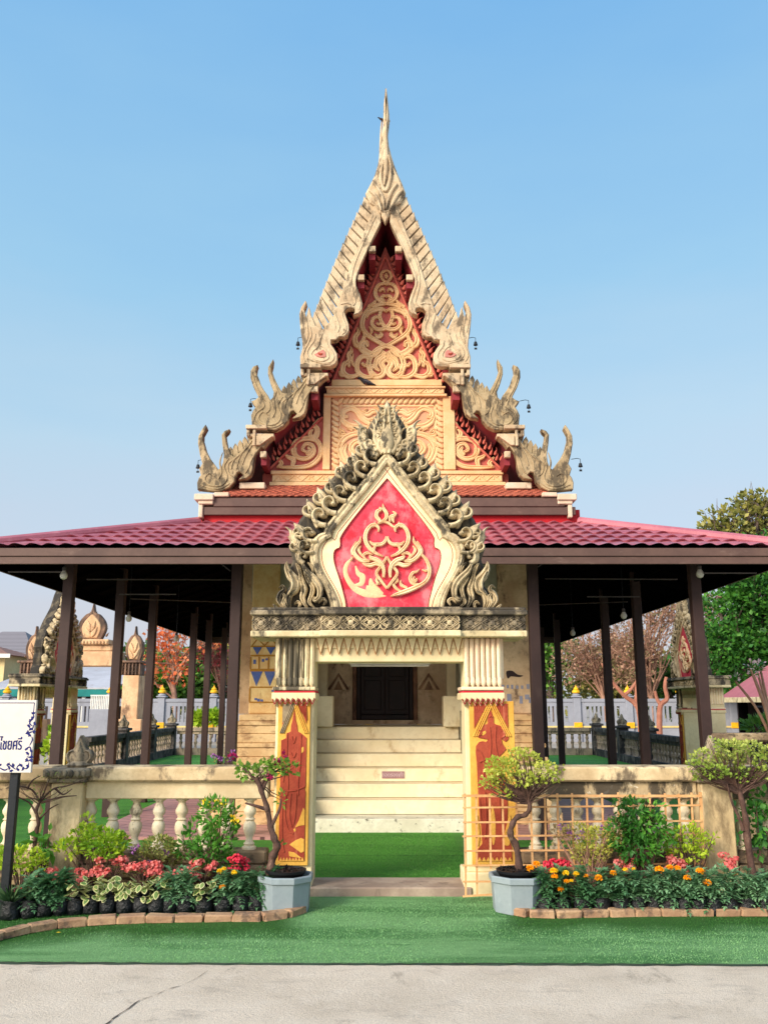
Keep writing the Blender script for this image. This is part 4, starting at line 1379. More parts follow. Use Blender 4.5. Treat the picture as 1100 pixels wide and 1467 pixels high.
# scrollwork of the tympanum (traced at five to one, axis 572)
def c5(pts, Y=YG - .005):
    return [P(440 + x / 5, 340 + y / 5, Y) for x, y in pts]
def st5(m, pts, w, Y=YG + .002, d=.035, f=c5, n=6, k=5.0):
    q = catmull(f(pts), n)
    N = len(q)
    ww = []
    for i in range(N):
        t = i / (N - 1) * (len(w) - 1)
        j = min(int(t), len(w) - 2)
        ww.append((w[j] + (w[j + 1] - w[j]) * (t - j)) / k * sg * 1.28)
    m.rib(q, ww, Y, d)
sw = M()
sw.style = 'carved'
cx = 566
for sgn in (1, -1):
    T = lambda pts: [(cx + (x - cx) * sgn, y) for x, y in pts]
    st5(sw, T([(566, 478), (640, 490), (705, 530), (735, 590), (735, 650), (700, 700), (640, 740), (580, 775)]), [8, 13, 14, 15, 15, 14, 13, 12])
    st5(sw, T([(580, 775), (510, 800), (460, 850), (440, 910), (455, 960), (500, 990)]), [12, 14, 16, 16, 14, 6])
    st5(sw, T([(530, 520), (520, 570), (545, 630), (590, 660), (640, 655), (668, 620), (655, 580), (620, 575), (600, 600), (615, 625), (635, 615)]), [9, 11, 12, 12, 12, 11, 10, 9, 8, 7, 7])
    st5(sw, T([(560, 535), (600, 515), (650, 525), (690, 545), (705, 580)]), [5, 11, 13, 11, 3])
    st5(sw, T([(566, 330), (620, 345), (645, 395), (630, 440), (590, 468), (566, 474)]), [7, 11, 12, 12, 11, 7])
    st5(sw, T([(590, 300), (575, 330), (566, 345)]), [4, 9, 6])
    st5(sw, T([(566, 240), (596, 255), (602, 285), (585, 312), (566, 320)]), [5, 9, 9, 8, 4])
    st5(sw, T([(566, 300), (572, 280), (566, 255)]), [3, 7, 2])
    st5(sw, T([(575, 460), (600, 435), (580, 420), (560, 430)]), [6, 10, 9, 6])
    st5(sw, T([(615, 390), (590, 370), (575, 395)]), [8, 9, 3])
    st5(sw, T([(640, 450), (655, 475), (690, 500), (660, 510)]), [4, 11, 12, 4])
    # side flames and volutes
    st5(sw, T([(600, 800), (650, 840), (700, 830), (740, 795), (735, 755), (705, 755), (700, 785)]), [10, 18, 22, 22, 18, 12, 8])
    st5(sw, T([(735, 800), (780, 770), (790, 720), (765, 680), (775, 640)]), [8, 18, 16, 12, 2])
    st5(sw, T([(735, 740), (720, 700), (745, 665)]), [10, 11, 2])
    st5(sw, T([(585, 820), (560, 860), (600, 900), (580, 950), (600, 990), (650, 1000), (680, 960), (660, 920), (640, 945)]), [6, 14, 18, 18, 16, 14, 14, 11, 8])
    st5(sw, T([(545, 810), (535, 850), (500, 880), (490, 930), (520, 960)]), [3, 14, 17, 14, 6])
    st5(sw, T([(650, 1000), (720, 1000), (770, 960), (770, 890), (735, 855), (695, 865), (690, 905), (720, 920), (740, 900)]), [8, 14, 15, 15, 14, 13, 12, 10, 8])
    st5(sw, T([(760, 985), (830, 1000), (875, 965), (870, 915), (840, 900), (830, 930)]), [10, 15, 16, 15, 12, 8])
    st5(sw, T([(860, 910), (830, 880), (835, 840), (815, 815), (822, 780)]), [10, 15, 14, 11, 2])
    st5(sw, T([(850, 985), (890, 990), (905, 955)]), [7, 10, 2])
    st5(sw, T([(650, 690), (625, 715), (600, 700), (610, 680)]), [4, 12, 12, 4])
    st5(sw, T([(690, 640), (670, 670), (680, 700)]), [3, 10, 4])
    st5(sw, T([(800, 830), (810, 890), (790, 930)]), [2, 10, 6])
sw.build('scrollwork', m_gab, gable, smooth=True, ang=32)
# scrollwork of the square panel
s2 = M()
s2.style = 'carved'
def c4(pts, Y=YG - .01):
    return [P(440 + x / 4.783, 550 + y / 4.783, Y) for x, y in pts]
cx4 = 551
for sgn in (1, -1):
    T = lambda pts: [(cx4 + (x - cx4) * sgn, y) for x, y in pts]
    S4 = lambda pts, w: st5(s2, T(pts), w, Y=YG - .002, f=c4, k=4.783)
    S4([(560, 260), (620, 240), (680, 260), (730, 230), (760, 190), (800, 170), (850, 190), (850, 225), (820, 225)], [8, 16, 18, 18, 16, 15, 15, 12, 8])
    S4([(640, 330), (720, 300), (800, 290), (850, 260), (875, 210)], [8, 16, 18, 16, 4])
    S4([(600, 200), (650, 190), (690, 210), (740, 180)], [6, 15, 15, 3])
    S4([(690, 300), (660, 265), (700, 240)], [8, 13, 3])
    S4([(700, 350), (780, 345), (850, 380), (880, 440), (860, 510), (820, 550)], [8, 15, 17, 17, 16, 8])
    S4([(720, 470), (770, 480), (800, 440), (770, 400), (725, 405), (715, 440), (745, 455)], [8, 14, 16, 15, 14, 12, 9])
    S4([(830, 350), (870, 350), (880, 310)], [8, 14, 3])
    S4([(810, 540), (850, 470), (830, 410)], [12, 16, 6])
    S4([(770, 500), (800, 540), (790, 580)], [8, 14, 8])
    S4([(560, 170), (590, 180), (640, 165)], [6, 12, 4])
    for k in range(6):
        S4([(590 + k * 50, 325 + (k % 2) * 12), (610 + k * 50, 308 + (k % 2) * 12), (630 + k * 50, 312)], [4, 10, 3])
    S4([(870, 400), (885, 430), (875, 330)], [6, 8, 4])
    S4([(690, 150 + 20), (720, 195), (760, 165)], [4, 10, 3])
for sgn in (1, -1):
    T = lambda pts: [(cx4 + (x - cx4) * sgn, y) for x, y in pts]
    S4 = lambda pts, w: st5(s2, T(pts), w, Y=YG - .002, f=c4, k=4.783)
    S4([(551, 560), (620, 520), (670, 460), (650, 400), (600, 390), (580, 430), (610, 450)], [10, 16, 18, 17, 14, 12, 8])
    S4([(555, 520), (575, 470), (556, 420), (551, 360)], [8, 14, 12, 3])
    S4([(640, 510), (700, 530), (750, 570)], [8, 14, 4])
    S4([(560, 330), (600, 340), (650, 370)], [8, 14, 4])
s2.build('panel_scrollwork', m_gab, gable, smooth=True, ang=32)
# scrollwork of the two small side triangles (traced at 3.793, left one)
s3 = M()
s3.style = 'carved'
def c3(pts, Y=YG):
    return [P(270 + x / 3.793, 420 + y / 3.793, Y) for x, y in pts]
for sgn in (1, -1):
    def f3(pts, Y=YG):
        q = c3(pts)
        return q if sgn > 0 else [(2 * P(AX, 640, YG)[0] - x, z) for x, z in q]
    S3 = lambda pts, w: st5(s3, pts, w, Y=YG + .004, f=f3, k=3.793)
    S3([(480, 945), (560, 948), (650, 940), (705, 900), (720, 850), (700, 805), (650, 790), (590, 805), (568, 850), (590, 890), (640, 900), (680, 870), (675, 830), (640, 820), (620, 850), (645, 865)], [4, 9, 10, 11, 11, 11, 11, 11, 11, 10, 10, 10, 9, 8, 7, 6])
    S3([(640, 790), (690, 780), (700, 740), (685, 720), (710, 680)], [6, 14, 12, 9, 2])
    S3([(670, 795), (660, 760), (680, 740)], [8, 10, 2])
    S3([(565, 940), (570, 905), (540, 890), (525, 870)], [8, 12, 8, 2])
    S3([(490, 945), (505, 925), (490, 905), (480, 890)], [6, 10, 7, 2])
    S3([(600, 890), (580, 870), (585, 840)], [4, 9, 3])
    S3([(640, 880), (660, 860), (650, 835)], [6, 10, 4])
    s3.build('side_scrollwork', m_gab, gable, smooth=True, ang=32)
    s3 = M()
    s3.style = 'carved'

# bargeboards ---------------------------------------------------------
TB = .15
upper_in = [(545.5, 306), (545.5, 317), (530, 348), (515, 380), (509.5, 399), (510, 408), (515.5, 421), (519, 434), (518.5, 443), (514, 448.5), (506, 450.8), (508.8, 446), (508, 441.5), (503, 440), (497, 441.5), (493.5, 446), (495.5, 453), (499.5, 464), (500, 473), (497.5, 479), (492.5, 482.3), (486, 482), (482, 486), (474, 486.6), (474, 493), (478.5, 499), (483, 507), (483.3, 516), (480, 521.5), (473, 524.6), (460, 524.5), (430.6, 523)]
upper_out = [(430, 511), (433.5, 498), (433, 488), (431, 476), (429.6, 462), (428.8, 450), (431.5, 439.5), (437.8, 430), (439.5, 433.5), (436, 443), (438.6, 454), (442.5, 439), (444.5, 444), (446, 452), (449.5, 459), (452, 466), (462, 472), (471, 462), (480, 448), (486, 428), (495, 402), (503, 376), (513, 352), (524, 326), (534, 300), (538, 287)]
t2_in = [(467.5, 538.6), (458, 548), (454, 553), (450, 551), (443, 560), (441, 570), (438.8, 584), (436, 592), (430, 597), (418, 599), (425.5, 592), (421, 587.5), (416.5, 588.5), (414, 594), (412.5, 602), (405, 610), (395, 615), (380, 614.5), (361, 612.5)]
t2_out = [(359.5, 594), (362, 588), (366, 582), (362, 577), (359.8, 574), (366, 571.5), (370, 568), (367, 561), (362.3, 552), (358.5, 540), (358.8, 530), (362.5, 524), (368.9, 521.5), (367.5, 526), (366.8, 532), (370, 540), (372.8, 549), (378, 558), (384, 566), (387, 572), (391, 568), (392, 560), (387, 548), (383.6, 535), (384, 525), (391.2, 513.5), (390.5, 521), (388.8, 528), (392.6, 540), (399, 553), (404.5, 561.5), (416, 562), (423, 558), (437, 540), (448, 533)]
t3_out = [(282, 700), (281.5, 690), (284, 683), (287, 679), (284.5, 670), (289, 662.7), (285.5, 650), (282.7, 633.6), (283.6, 622.7), (288, 614), (293.6, 606.4), (295.3, 611), (289.8, 621), (289.6, 628), (293.6, 642.7), (299, 653.6), (306, 662.7), (312, 671), (316, 668), (319, 660), (320, 650), (317.6, 633.6), (316.8, 621), (321, 615.5), (328, 612.7), (326, 617), (322, 621), (322.7, 627), (324.5, 635.5), (330, 650), (336, 654), (338.5, 649), (345.5, 645), (359.5, 627), (370.5, 620)]
eye = [(450.5, 508), (458, 503.5), (463, 501), (466.5, 505), (467, 511.5), (460, 512.5), (454, 511)]
def shape(m, pts, Y0=YB, Y1=YB + TB, ch=.012, s=1):
    q = pts if s < 0 else mir(pts)
    m.prism([P(x, y, YB) for x, y in q], Y0, Y1, ch)
sb = P(600, 480, YB)[0] - P(599, 480, YB)[0]
def lines(m, pts_px, w, s, Y=YB - .002, d=.011, n=5):
    w *= .75
    q = catmull([P(x, y, YB) for x, y in (pts_px if s < 0 else mir(pts_px))], n)
    N = len(q)
    m.rib(q, [w * sb * (.35 + .65 * sin(pi * (i + .5) / N)) for i in range(N)], Y, d)
def shift(pts, dx, dy, k=1.0, ox=359, oy=612):
    return [((x - ox) * k + ox + dx, (y - oy) * k + oy + dy) for x, y in pts]

def curls(m, s, L):
    for pts, w in L:
        lines(m, pts, w, s)
up_lines = [([(545, 318), (529, 350), (514, 383), (508, 404), (512, 420), (516, 434), (514, 444)], 2.2), ([(538, 310), (522, 345), (508, 378), (503, 402), (506, 420), (509, 432), (506, 438)], 1.6),
            ([(488, 436), (496, 434), (502, 436)], 2.2), ([(490, 447), (491, 456), (495, 466), (495, 474), (490, 479)], 2), ([(480, 448), (483, 458), (486, 468), (484, 476)], 1.6),
            ([(468, 488), (470, 496), (476, 504), (478, 512), (474, 518), (464, 520), (452, 518), (440, 514)], 2), ([(462, 478), (458, 488), (456, 496), (448, 503), (446, 509), (452, 515), (462, 517), (470, 513), (470, 506), (464, 498), (459, 496)], 2),
            ([(452, 478), (450, 488), (444, 496), (440, 504), (442, 512), (448, 518)], 1.8), ([(444, 468), (446, 480), (442, 490), (437, 500), (434, 510), (438, 518)], 1.8), ([(437, 450), (440, 466), (441, 480), (438, 492)], 1.4), ([(432, 445), (433, 460), (436, 476)], 1.2),
            ([(434, 520), (446, 522), (462, 522), (474, 521)], 1.5)]
t2_lines = [([(464, 540), (454, 547), (446, 556), (437, 570), (433, 582), (428, 590)], 2), ([(448, 536), (436, 552), (428, 566), (424, 578)], 1.8), ([(440, 540), (428, 556), (414, 568), (404, 576), (404, 588), (410, 594)], 1.8),
            ([(405, 568), (398, 580), (402, 594), (398, 604), (388, 608), (376, 606), (370, 598), (376, 590), (384, 594)], 2), ([(396, 560), (392, 574), (394, 588), (390, 598)], 1.8), ([(386, 575), (386, 586), (380, 592)], 1.6),
            ([(372, 560), (376, 572), (378, 582), (368, 590), (364, 600), (370, 608)], 1.8), ([(362, 535), (366, 550), (373, 564), (380, 574)], 1.6), ([(364, 606), (378, 611), (394, 611), (406, 604)], 1.8), ([(388, 520), (388, 534), (394, 550), (400, 564)], 1.3),
            ([(416, 566), (410, 574), (408, 584)], 1.5), ([(424, 560), (418, 572), (416, 584)], 1.5)]
for s in (-1, 1):
    m = M()
    shape(m, upper_out[::-1] and (upper_in + upper_out), s=s)
    curls(m, s, up_lines)
    bb = m.build('bargeboard', m_barge, temple)
    M_ = M()
    shape(M_, eye, YB - .012, YB + .01, .004, s)
    M_.build('naga_eye', mat('pink_eye_hollow', c8(196, 128, 116)) , bb)
    pe = M()
    lines(pe, [(456, 506), (459, 508), (462, 507)], 2.4, s, Y=YB - .014, d=.01)
    pe.build('naga_pupil', m_panred, bb)
    # row of slanted fins along the back of the naga
    NFIN = 16
    for i in range(NFIN):
        t = (i + .5) / NFIN
        rx, ry = 540 + (458 - 540) * t, 290 + (476 - 290) * t
        rx -= 5 * sin(pi * t)
        tx, ty = 525 + (449 - 525) * t, 276 + (452 - 276) * t
        tx -= 2.5 * sin(pi * t)
        ux, uy = (458 - 540) / NFIN * .79, (476 - 290) / NFIN * .79
        rx += 9 * sin(pi * t) ** .5 * (1 if t < .5 else 1.15)
        ry += 3
        f = M()
        rx, ry = rx + (rx - tx) * .15, ry + (ry - ty) * .15
        shape(f, [(rx, ry), (tx + 1.2, ty + .5), (tx - 1.4, ty - 2.0), (tx + ux * .12 - 1.2, ty + uy * .25), (tx + ux, ty + uy), (rx + ux, ry + uy)], YB + .03, YB + .11, .008, s)
        f.build('fin', m_barge, bb)
    for k, (dx, dy, kk, mt) in enumerate(((0, 0, 1, m_barge2), (-77.5, 87, 1.0, m_barge2))):
        tin, tout = shift(t2_in, dx, dy, kk), shift(t2_out, dx, dy, kk)
        if k == 1:
            tout = t3_out
        Yk = YB + .02 + .03 * k
        m = M()
        shape(m, tin + tout, Yk, Yk + TB, s=s)
        for pts, w in (t2_lines if k == 0 else [l for l in t2_lines if l[0][0] not in ((388, 520), (362, 535), (372, 560), (386, 575))]):
            lines(m, shift(pts, dx, dy, kk), w, s, Y=Yk - .003)
        for bx0, by0, an, ln in () if k or 1 else ((366, 530, 50, 9), (369, 545, 55, 10), (375, 557, 60, 11), (380, 563, 65, 9), (387, 530, 150, 8), (391, 545, 60, 10), (396, 555, 62, 11), (358, 540, 150, 8), (362, 574, 175, 10), (365, 586, 185, 8), (383, 560, 110, 14), (400, 560, 100, 14)):
            X, Z = P(*shift([(bx0, by0)], dx, dy)[0], YB)
            a_ = math.radians(an)
            if s > 0:
                X, a_ = 2 * XA - X, pi - a_
            flame(m, X, Z, a_, ln * sb, 2.2 * sb, Yk + .05, .04, s=s)
        b2 = m.build('bargeboard', mt, temple)
        for i in range(5):
            t = (i + .5) / 5
            rx, ry = 446 + (402 - 446) * t + dx, 549 + (574 - 549) * t + dy
            tx, ty = 438 + (404 - 438) * t + dx, 531 + (555 - 531) * t + dy
            f = M()
            w = 7.6
            shape(f, [(rx - w / 2, ry + 8), (rx + w / 2, ry + 5), (tx + w / 2 - 1, ty + 2), (tx - 1, ty - 2.5), (tx - w / 2 - .5, ty + 4)], Yk + .03, Yk + .11, .008, s)
            f.build('fin', mt, b2)
        # console block that carries the tier above
        cb = M()
        def cblk(x0, x1, y0, y1, ya, yb):
            a, b = P(x0 + dx, y1 + dy, YB), P(x1 + dx, y0 + dy, YB)
            xx = sorted((a[0], b[0]) if s < 0 else (2 * XA - a[0], 2 * XA - b[0]))
            cb.cbox(xx[0], xx[1], ya, yb, a[1], b[1], .008)
        cblk(430.5, 460.5, 523, 528.5, YB - .06, YB + .2)
        cblk(439.5, 444.5, 528.7, 552, YB - .03, YB + .019)
        cblk(431, 436, 528.7, 538, YB - .02, YB + .2)
        cblk(433, 470, 534, 538.5, YB + .0, YB + .2)
        shape(cb, shift([(445, 538), (467.5, 538.3), (450, 551), (445, 551)], dx, dy), YB - .02, YB + .2, .006, s)
        cb.build('console_block', m_barge, b2)
# finial (chofa) -------------------------------------------------------
ch = M()
cpts = [(551.9, 127.5), (553.4, 127.5), (555, 140), (557.6, 166), (557.4, 174), (556, 184), (555.6, 196), (557, 210), (560.3, 223), (564.5, 237), (569.5, 250), (576, 264), (581, 277), (574, 291), (566, 296), (560, 306), (552, 308), (544, 306), (538, 296), (530, 291), (523.5, 278), (530, 266), (536.7, 252), (541, 238), (543.6, 224), (545.6, 205), (547.3, 190), (548.6, 178), (549.2, 168), (549.5, 152), (551, 138)]
ch.prism([P(x, y, YB) for x, y in cpts], YB - .04, YB + .16, .03)
for z, r in ((170, .06), (174, .052)):
    x, zz_ = P(553.3, z, YB)
    ch.lathe([(r * .7, -.02), (r, -.01), (r, .01), (r * .7, .02)], x, YB + .06, 10, cz=zz_)
lw = lambda pts, w, Y=YB - .05, d=.03: (lambda q: ch.rib(q, [w * sb * (.3 + .7 * sin(pi * (i + .5) / len(q))) for i in range(len(q))], Y, d))(catmull([P(x, y, YB) for x, y in pts], 5))
lw([(553, 178), (552, 200), (552.5, 225), (552, 250), (550, 268)], 4)
lw([(556, 225), (560, 245), (558, 262), (552, 276), (546, 264), (546, 248), (550, 235)], 3)
lw([(529, 276), (537, 282), (542, 292), (546, 304)], 3)
lw([(577, 275), (569, 282), (563, 292), (558, 304)], 3)
lw([(536, 266), (543, 276), (548, 288), (551, 302)], 3)
lw([(569, 266), (561, 276), (556, 288), (553, 302)], 3)
chof = ch.build('roof_finial', m_barge, temple)
m = M()
shape(m, [(545.6, 300), (552, 292), (558.4, 300), (557.6, 310), (552, 319), (546.4, 310)], YB - .03, YB + .1, .02)
m.build('ridge_leaf', m_barge, chof)
m = M()
m.rib([P(x, y, YB) for x, y in ((544.6, 224), (545, 200), (546, 180), (546.8, 170))], [.02, .016, .014, .01], YB + .06, .02)
m.build('side_blade', m_barge, chof)

# roofs ---------------------------------------------------------------
def strip(m, pts, y0, y1, th):
    """roof slab following pixel points on the bargeboard plane"""
    q = [P(x, y, YB) for x, y in pts]
    n = len(q)
    up = []
    for i in range(n):
        a, b = q[max(i - 1, 0)], q[min(i + 1, n - 1)]
        t = Vector((b[0] - a[0], b[1] - a[1])).normalized()
        nn = Vector((t.y, -t.x))
        if nn.y < 0:
            nn = -nn
        up.append((q[i][0] + nn.x * th, q[i][1] + nn.y * th))
    o = len(m.v)
    vs = [(x, y, z) for y in (y0, y1) for x, z in q] + [(x, y, z) for y in (y0, y1) for x, z in up]
    fs = []
    for i in range(n - 1):
        fs += [(i, i + 1, n + i + 1, n + i), (2 * n + i, 2 * n + i + 1, 3 * n + i + 1, 3 * n + i), (i, i + 1, 2 * n + i + 1, 2 * n + i), (n + i, n + i + 1, 3 * n + i + 1, 3 * n + i)]
    fs += [(0, n, 3 * n, 2 * n), (n - 1, 2 * n - 1, 4 * n - 1, 3 * n - 1)]
    m.add(vs, fs)
R1 = [(552, 298), (533, 338), (512, 386), (494, 424), (478, 462), (462, 500), (456, 522)]
R2 = [(470, 505), (458, 528), (446, 556), (428, 578), (408, 600), (388, 619)]
R3 = [(402, 590), (392, 602), (381, 617), (370, 640), (350, 664), (330, 686), (308, 706)]
for s in (-1, 1):
    for k, pts in enumerate((R1, R2, R3)):
        q = pts if s < 0 else mir(pts)
        m = M()
        strip(m, q, YB + .17 + .03 * k, 21.6, .03)
        m.build('roof_soffit', m_soff, temple)
        m = M()
        q2 = [P(x, y, YB) for x, y in q]
        strip(m, [(x, y - 5) for x, y in q], YB + .175 + .03 * k, 21.6, .06)
        m.build('roof_slope', m_clay, temple)
        # purlin ends under the overhang
        pu = M()
        for (x, y) in ([(497 + 2, 351), (513 + 14, 0)], [(448, 552), (428, 590)], [(372, 640), (0, 0)])[k]:
            if y == 0 or x == 0:
                continue
        pe = {0: [(533, 355, 10, 8), (517, 396, 10, 8)], 1: [(450, 556, 11, 9), (424, 604, 0, 0)], 2: [(377, 650, 9, 9)]}[k]
        for x, y, w, h in pe:
            if not w:
                continue
            a, b = P(x - w / 2, y + h / 2, YB), P(x + w / 2, y - h / 2, YB)
            xx = sorted((a[0], b[0]) if s < 0 else (2 * XA - a[0], 2 * XA - b[0]))
            e = M().cbox(xx[0], xx[1], YB + .02, YB + .1, a[1], b[1], .008).build('purlin_end', m_barge, temple)
            M().box(xx[0] + .005, xx[1] - .005, YB + .101, YG + .02, a[1] - .1, b[1] - .006).build('purlin', m_soff, temple)
        # ceiling boards of the overhang between soffit and gable wall
# skirt roof of clay tiles in front of the gable ----------------------
q = random.Random(2)
SK = M()
zs0, zs1 = P(550, 711, 12.28)[1], P(550, 696, 12.95)[1]
rows = 9
xl, xr = P(318, 711, 12.28)[0], P(790, 711, 12.28)[0]
for r in range(rows):
    y = 12.26 + (12.92 - 12.26) * r / rows
    z = zs0 + (zs1 - zs0) * r / rows
    tw = .105
    n = int((xr - xl) / tw)
    for i in range(n + (r % 2)):
        x = xl + tw * (i + .5) - (tw / 2 if r % 2 else 0)
        dz = q.uniform(-.006, .006)
        L = .75 / rows * 1.7
        dy, dzz = .66 / rows * 1.7, (zs1 - zs0) / rows * 1.7
        hw = tw * .48
        tl_ = .022
        vs = [(x - hw, y + .02, z + tl_ + dz), (x, y - .02 + q.uniform(-.006, .006), z + tl_ + dz - .012), (x + hw, y + .02, z + tl_ + dz), (x + hw, y + dy, z + dzz), (x - hw, y + dy, z + dzz)]
        vs += [(a, b, c - .014) for a, b, c in vs]
        SK.add(vs, [(0, 1, 2, 3, 4), (9, 8, 7, 6, 5), (0, 5, 6, 1), (1, 6, 7, 2), (2, 7, 8, 3), (4, 9, 5, 0)])
skr = SK.build('skirt_roof', m_clay, temple)
m = M()
m.add([(xl, 12.27, zs0 - .01), (xr, 12.27, zs0 - .01), (xr, 12.99, zs1 - .005), (xl, 12.99, zs1 - .005)], [(0, 1, 2, 3)])
m.build('roof_bed', m_clay, skr)
for s in (-1, 1):
    m = M()
    a = P(346, 697, 12.75)
    xs = sorted([a[0], P(382, 697, 12.75)[0]]) if s < 0 else sorted([2 * XA - a[0], 2 * XA - P(382, 697, 12.75)[0]])
    m.cbox(xs[0], xs[1], 12.55, 12.95, a[1] - .08, a[1] + .015, .01)
    m.build('mortar_ridge', m_mortar, skr)
# fascia of the temple roof
fa = M()
def bx(m, x0, x1, y0, y1, ya, yb, c=.006):
    a, b = P(x0, y1, ya), P(x1, y0, ya)
    m.cbox(a[0], b[0], ya, yb, a[1], b[1], c)
bx(fa, 306, 808, 713, 725.5, 12.26, 12.32)
fas = fa.build('roof_fascia', m_fasc, temple)
fa = M()
bx(fa, 291, 824, 726, 737.5, 12.28, 12.34)
fa.build('lower_board', m_fasc, fas)
for s in (-1, 1):
    m = M()
    for x0, x1, y0, y1, ya in ((278, 306, 707, 716, 12.2), (284, 305.5, 716.2, 722, 12.23), (306.2, 328, 705, 711, 12.22), (284, 291, 722, 741, 12.25)):
        a, b = P(x0, y1, ya), P(x1, y0, ya)
        xx = sorted((a[0], b[0]) if s < 0 else (2 * XA - a[0], 2 * XA - b[0]))
        m.cbox(xx[0], xx[1], ya, 12.7, a[1], b[1], .01)
    m.build('corner_block', m_mortar, temple)
m = M()
bx(m, 291.5, 826, 738, 753, 12.36, 12.45, .004)
m.build('red_board', m_redwall, temple)
# bells and birds -------------------------------------------------------
def bell(px, py, Y, label):
    x, z = P(px, py, Y)
    t = thing('wind_bell', label, 'bell', (x, Y, z))
    m = M().lathe([(.006, .03), (.02, .025), (.026, 0), (.034, -.03), (.03, -.032)], x, Y, 10, cz=z)
    m.build('bell_body', m_black, t, smooth=True)
    k = M()
    sgn = 1 if px < 552 else -1
    k.tube([(x, Y, z + .03), (x, Y, z + .09), (x + .05 * sgn, Y, z + .1), (x + .12 * sgn, Y + .05, z + .1)], .005, 5)
    k.tube([(x, Y, z - .03), (x, Y, z - .07)], .003, 5)
    k.box(x - .02, x + .02, Y - .002, Y + .002, z - .1, z - .07)
    k.build('bell_hook', m_black, t)
bell(427, 492, YB + .05, 'small dark wind bell hanging from the uppermost left naga head')
bell(359, 580, YB + .05, 'small dark wind bell hanging from the middle left naga head')
bell(284, 668, YB + .08, 'small dark wind bell hanging from the lowest left naga head')
bell(681, 492, YB + .05, 'small dark wind bell hanging from the uppermost right naga head')
bell(757, 582, YB + .05, 'small dark wind bell hanging from the middle right naga head')
bell(831, 666, YB + .08, 'small dark wind bell hanging from the lowest right naga head')
m_bird = mat('dark_pigeon', c8(52, 48, 54), c8(38, 36, 42), 20, bump=.1)
def bird(px, py, Y, L, label, s=1):
    x, z = P(px, py, Y)
    t = thing('bird', label, 'bird', (x, Y, z))
    m = M()
    pts = [(x - s * L * .5, Y, z + L * .30), (x - s * L * .40, Y, z + L * .34), (x - s * L * .30, Y, z + L * .30), (x - s * L * .22, Y, z + L * .2), (x - s * L * .05, Y, z + L * .1), (x + s * L * .18, Y, z + L * .02), (x + s * L * .4, Y, z - L * .06), (x + s * L * .6, Y, z - L * .12)]
    m.tube(pts, [L * .02, L * .075, L * .09, L * .1, L * .17, L * .15, L * .07, L * .03], 10)
    m.build('body', m_bird, t, smooth=True, ang=80)
    lg = M()
    for k in (-.03, .03):
        lg.tube([(x, Y + k * L * 3, z), (x, Y + k * L * 3, z - L * .16)], L * .018, 5)
    lg.build('legs', m_panred, t)
    wg = M()
    for k in (-1, 1):
        wg.tube([(x - s * L * .12, Y + k * L * .14, z + L * .16), (x + s * L * .1, Y + k * L * .16, z + L * .08), (x + s * L * .45, Y + k * L * .07, z - L * .07)], [L * .03, L * .07, L * .015], 6)
    wg.build('wing', mat('grey_wing', c8(86, 82, 88)), t, smooth=True)
bird(524, 549, YG - .04, .26, 'dark pigeon standing on the ledge below the triangular gable')
bird(546, 171.5, YB + .02, .12, 'small dark bird perched on the roof finial')
# ------------------------------------------------------------------ the canopy round the temple
cano = thing('canopy', 'low wine red metal tile canopy on slim brown posts all round the temple', 'canopy', (0, 17, 0))
CX0, CX1 = P(-26, 800, 10.2)[0], P(1124, 800, 10.2)[0]
CY0, CY1 = 10.2, 23.8
ZE = P(550, 785, 10.2)[1]            # roof edge
ZT = P(550, 752, 12.36)[1]           # where it meets the red board
IX0, IX1 = P(285, 745, 12.36)[0], P(830, 745, 12.36)[0]
IY0, IY1 = 12.36, 21.6
def hgt(u, v):
    """u along the eave, v up the slope (metres) -> profile of the pressed tiles"""
    k = v / .37
    st = (1 - (k % 1.0)) * .030
    w = .5 + .5 * cos(2 * pi * (u / .2))
    arch = .035 * (w ** .8)
    return st + arch
def slope(a0, a1, b1, b0, name, nu_step=.02, detail=True):
    """roof panel: eave a0->a1, top b0->b1"""
    a0, a1, b0, b1 = map(Vector, (a0, a1, b0, b1))
    m = M()
    U = (a1 - a0)
    Lu = U.length
    U.normalize()
    N = U.cross((b0 - a0)).normalized()
    if N.z < 0:
        N = -N
    Vd = N.cross(U)
    if (b0 - a0).dot(Vd) < 0:
        Vd = -Vd
    Lv = (b0 - a0).dot(Vd)
    s0, s1 = (b0 - a0).dot(U), (b1 - a0).dot(U)
    nu = int(Lu / nu_step) if detail else 8
    vs_ = []
    rows = int(Lv / .37) + 1
    for r in range(rows):
        for f in ((0, .03, .5, .999) if detail else (0, .999)):
            v = (r + f) * .37
            if v <= Lv:
                vs_.append((v, r, f))
    vs_.append((Lv, rows, 0))
    ids = []
    for v, r, f in vs_:
        lo, hi = s0 * v / Lv, Lu + (s1 - Lu) * v / Lv
        row = []
        for i in range(nu + 1):
            u = lo + (hi - lo) * i / nu
            wv = .5 + .5 * cos(2 * pi * u / .2)
            h = .034 * wv ** .8 + (1 - f) * .034 if detail else 0
            vv = v - (.05 * wv if detail and f < .04 else 0)
            row.append(len(m.v))
            m.v.append(tuple(a0 + U * u + Vd * vv + N * h))
        ids.append(row)
    for a, b in zip(ids, ids[1:]):
        for i in range(nu):
            m.f.append((a[i], a[i + 1], b[i + 1], b[i]))
    return m.build(name, m_metal, cano, smooth=True, ang=50, fix=False)
E0, E1, E2, E3 = (CX0, CY0, ZE), (CX1, CY0, ZE), (CX1, CY1, ZE), (CX0, CY1, ZE)
T0, T1, T2, T3 = (IX0, IY0, ZT), (IX1, IY0, ZT), (IX1, IY1, ZT), (IX0, IY1, ZT)
slope(E0, E1, T1, T0, 'roof_slope')
slope(E3, E0, T0, T3, 'roof_slope', .05)
slope(E1, E2, T2, T1, 'roof_slope', .05)
slope(E2, E3, T3, T2, 'roof_slope', .05)
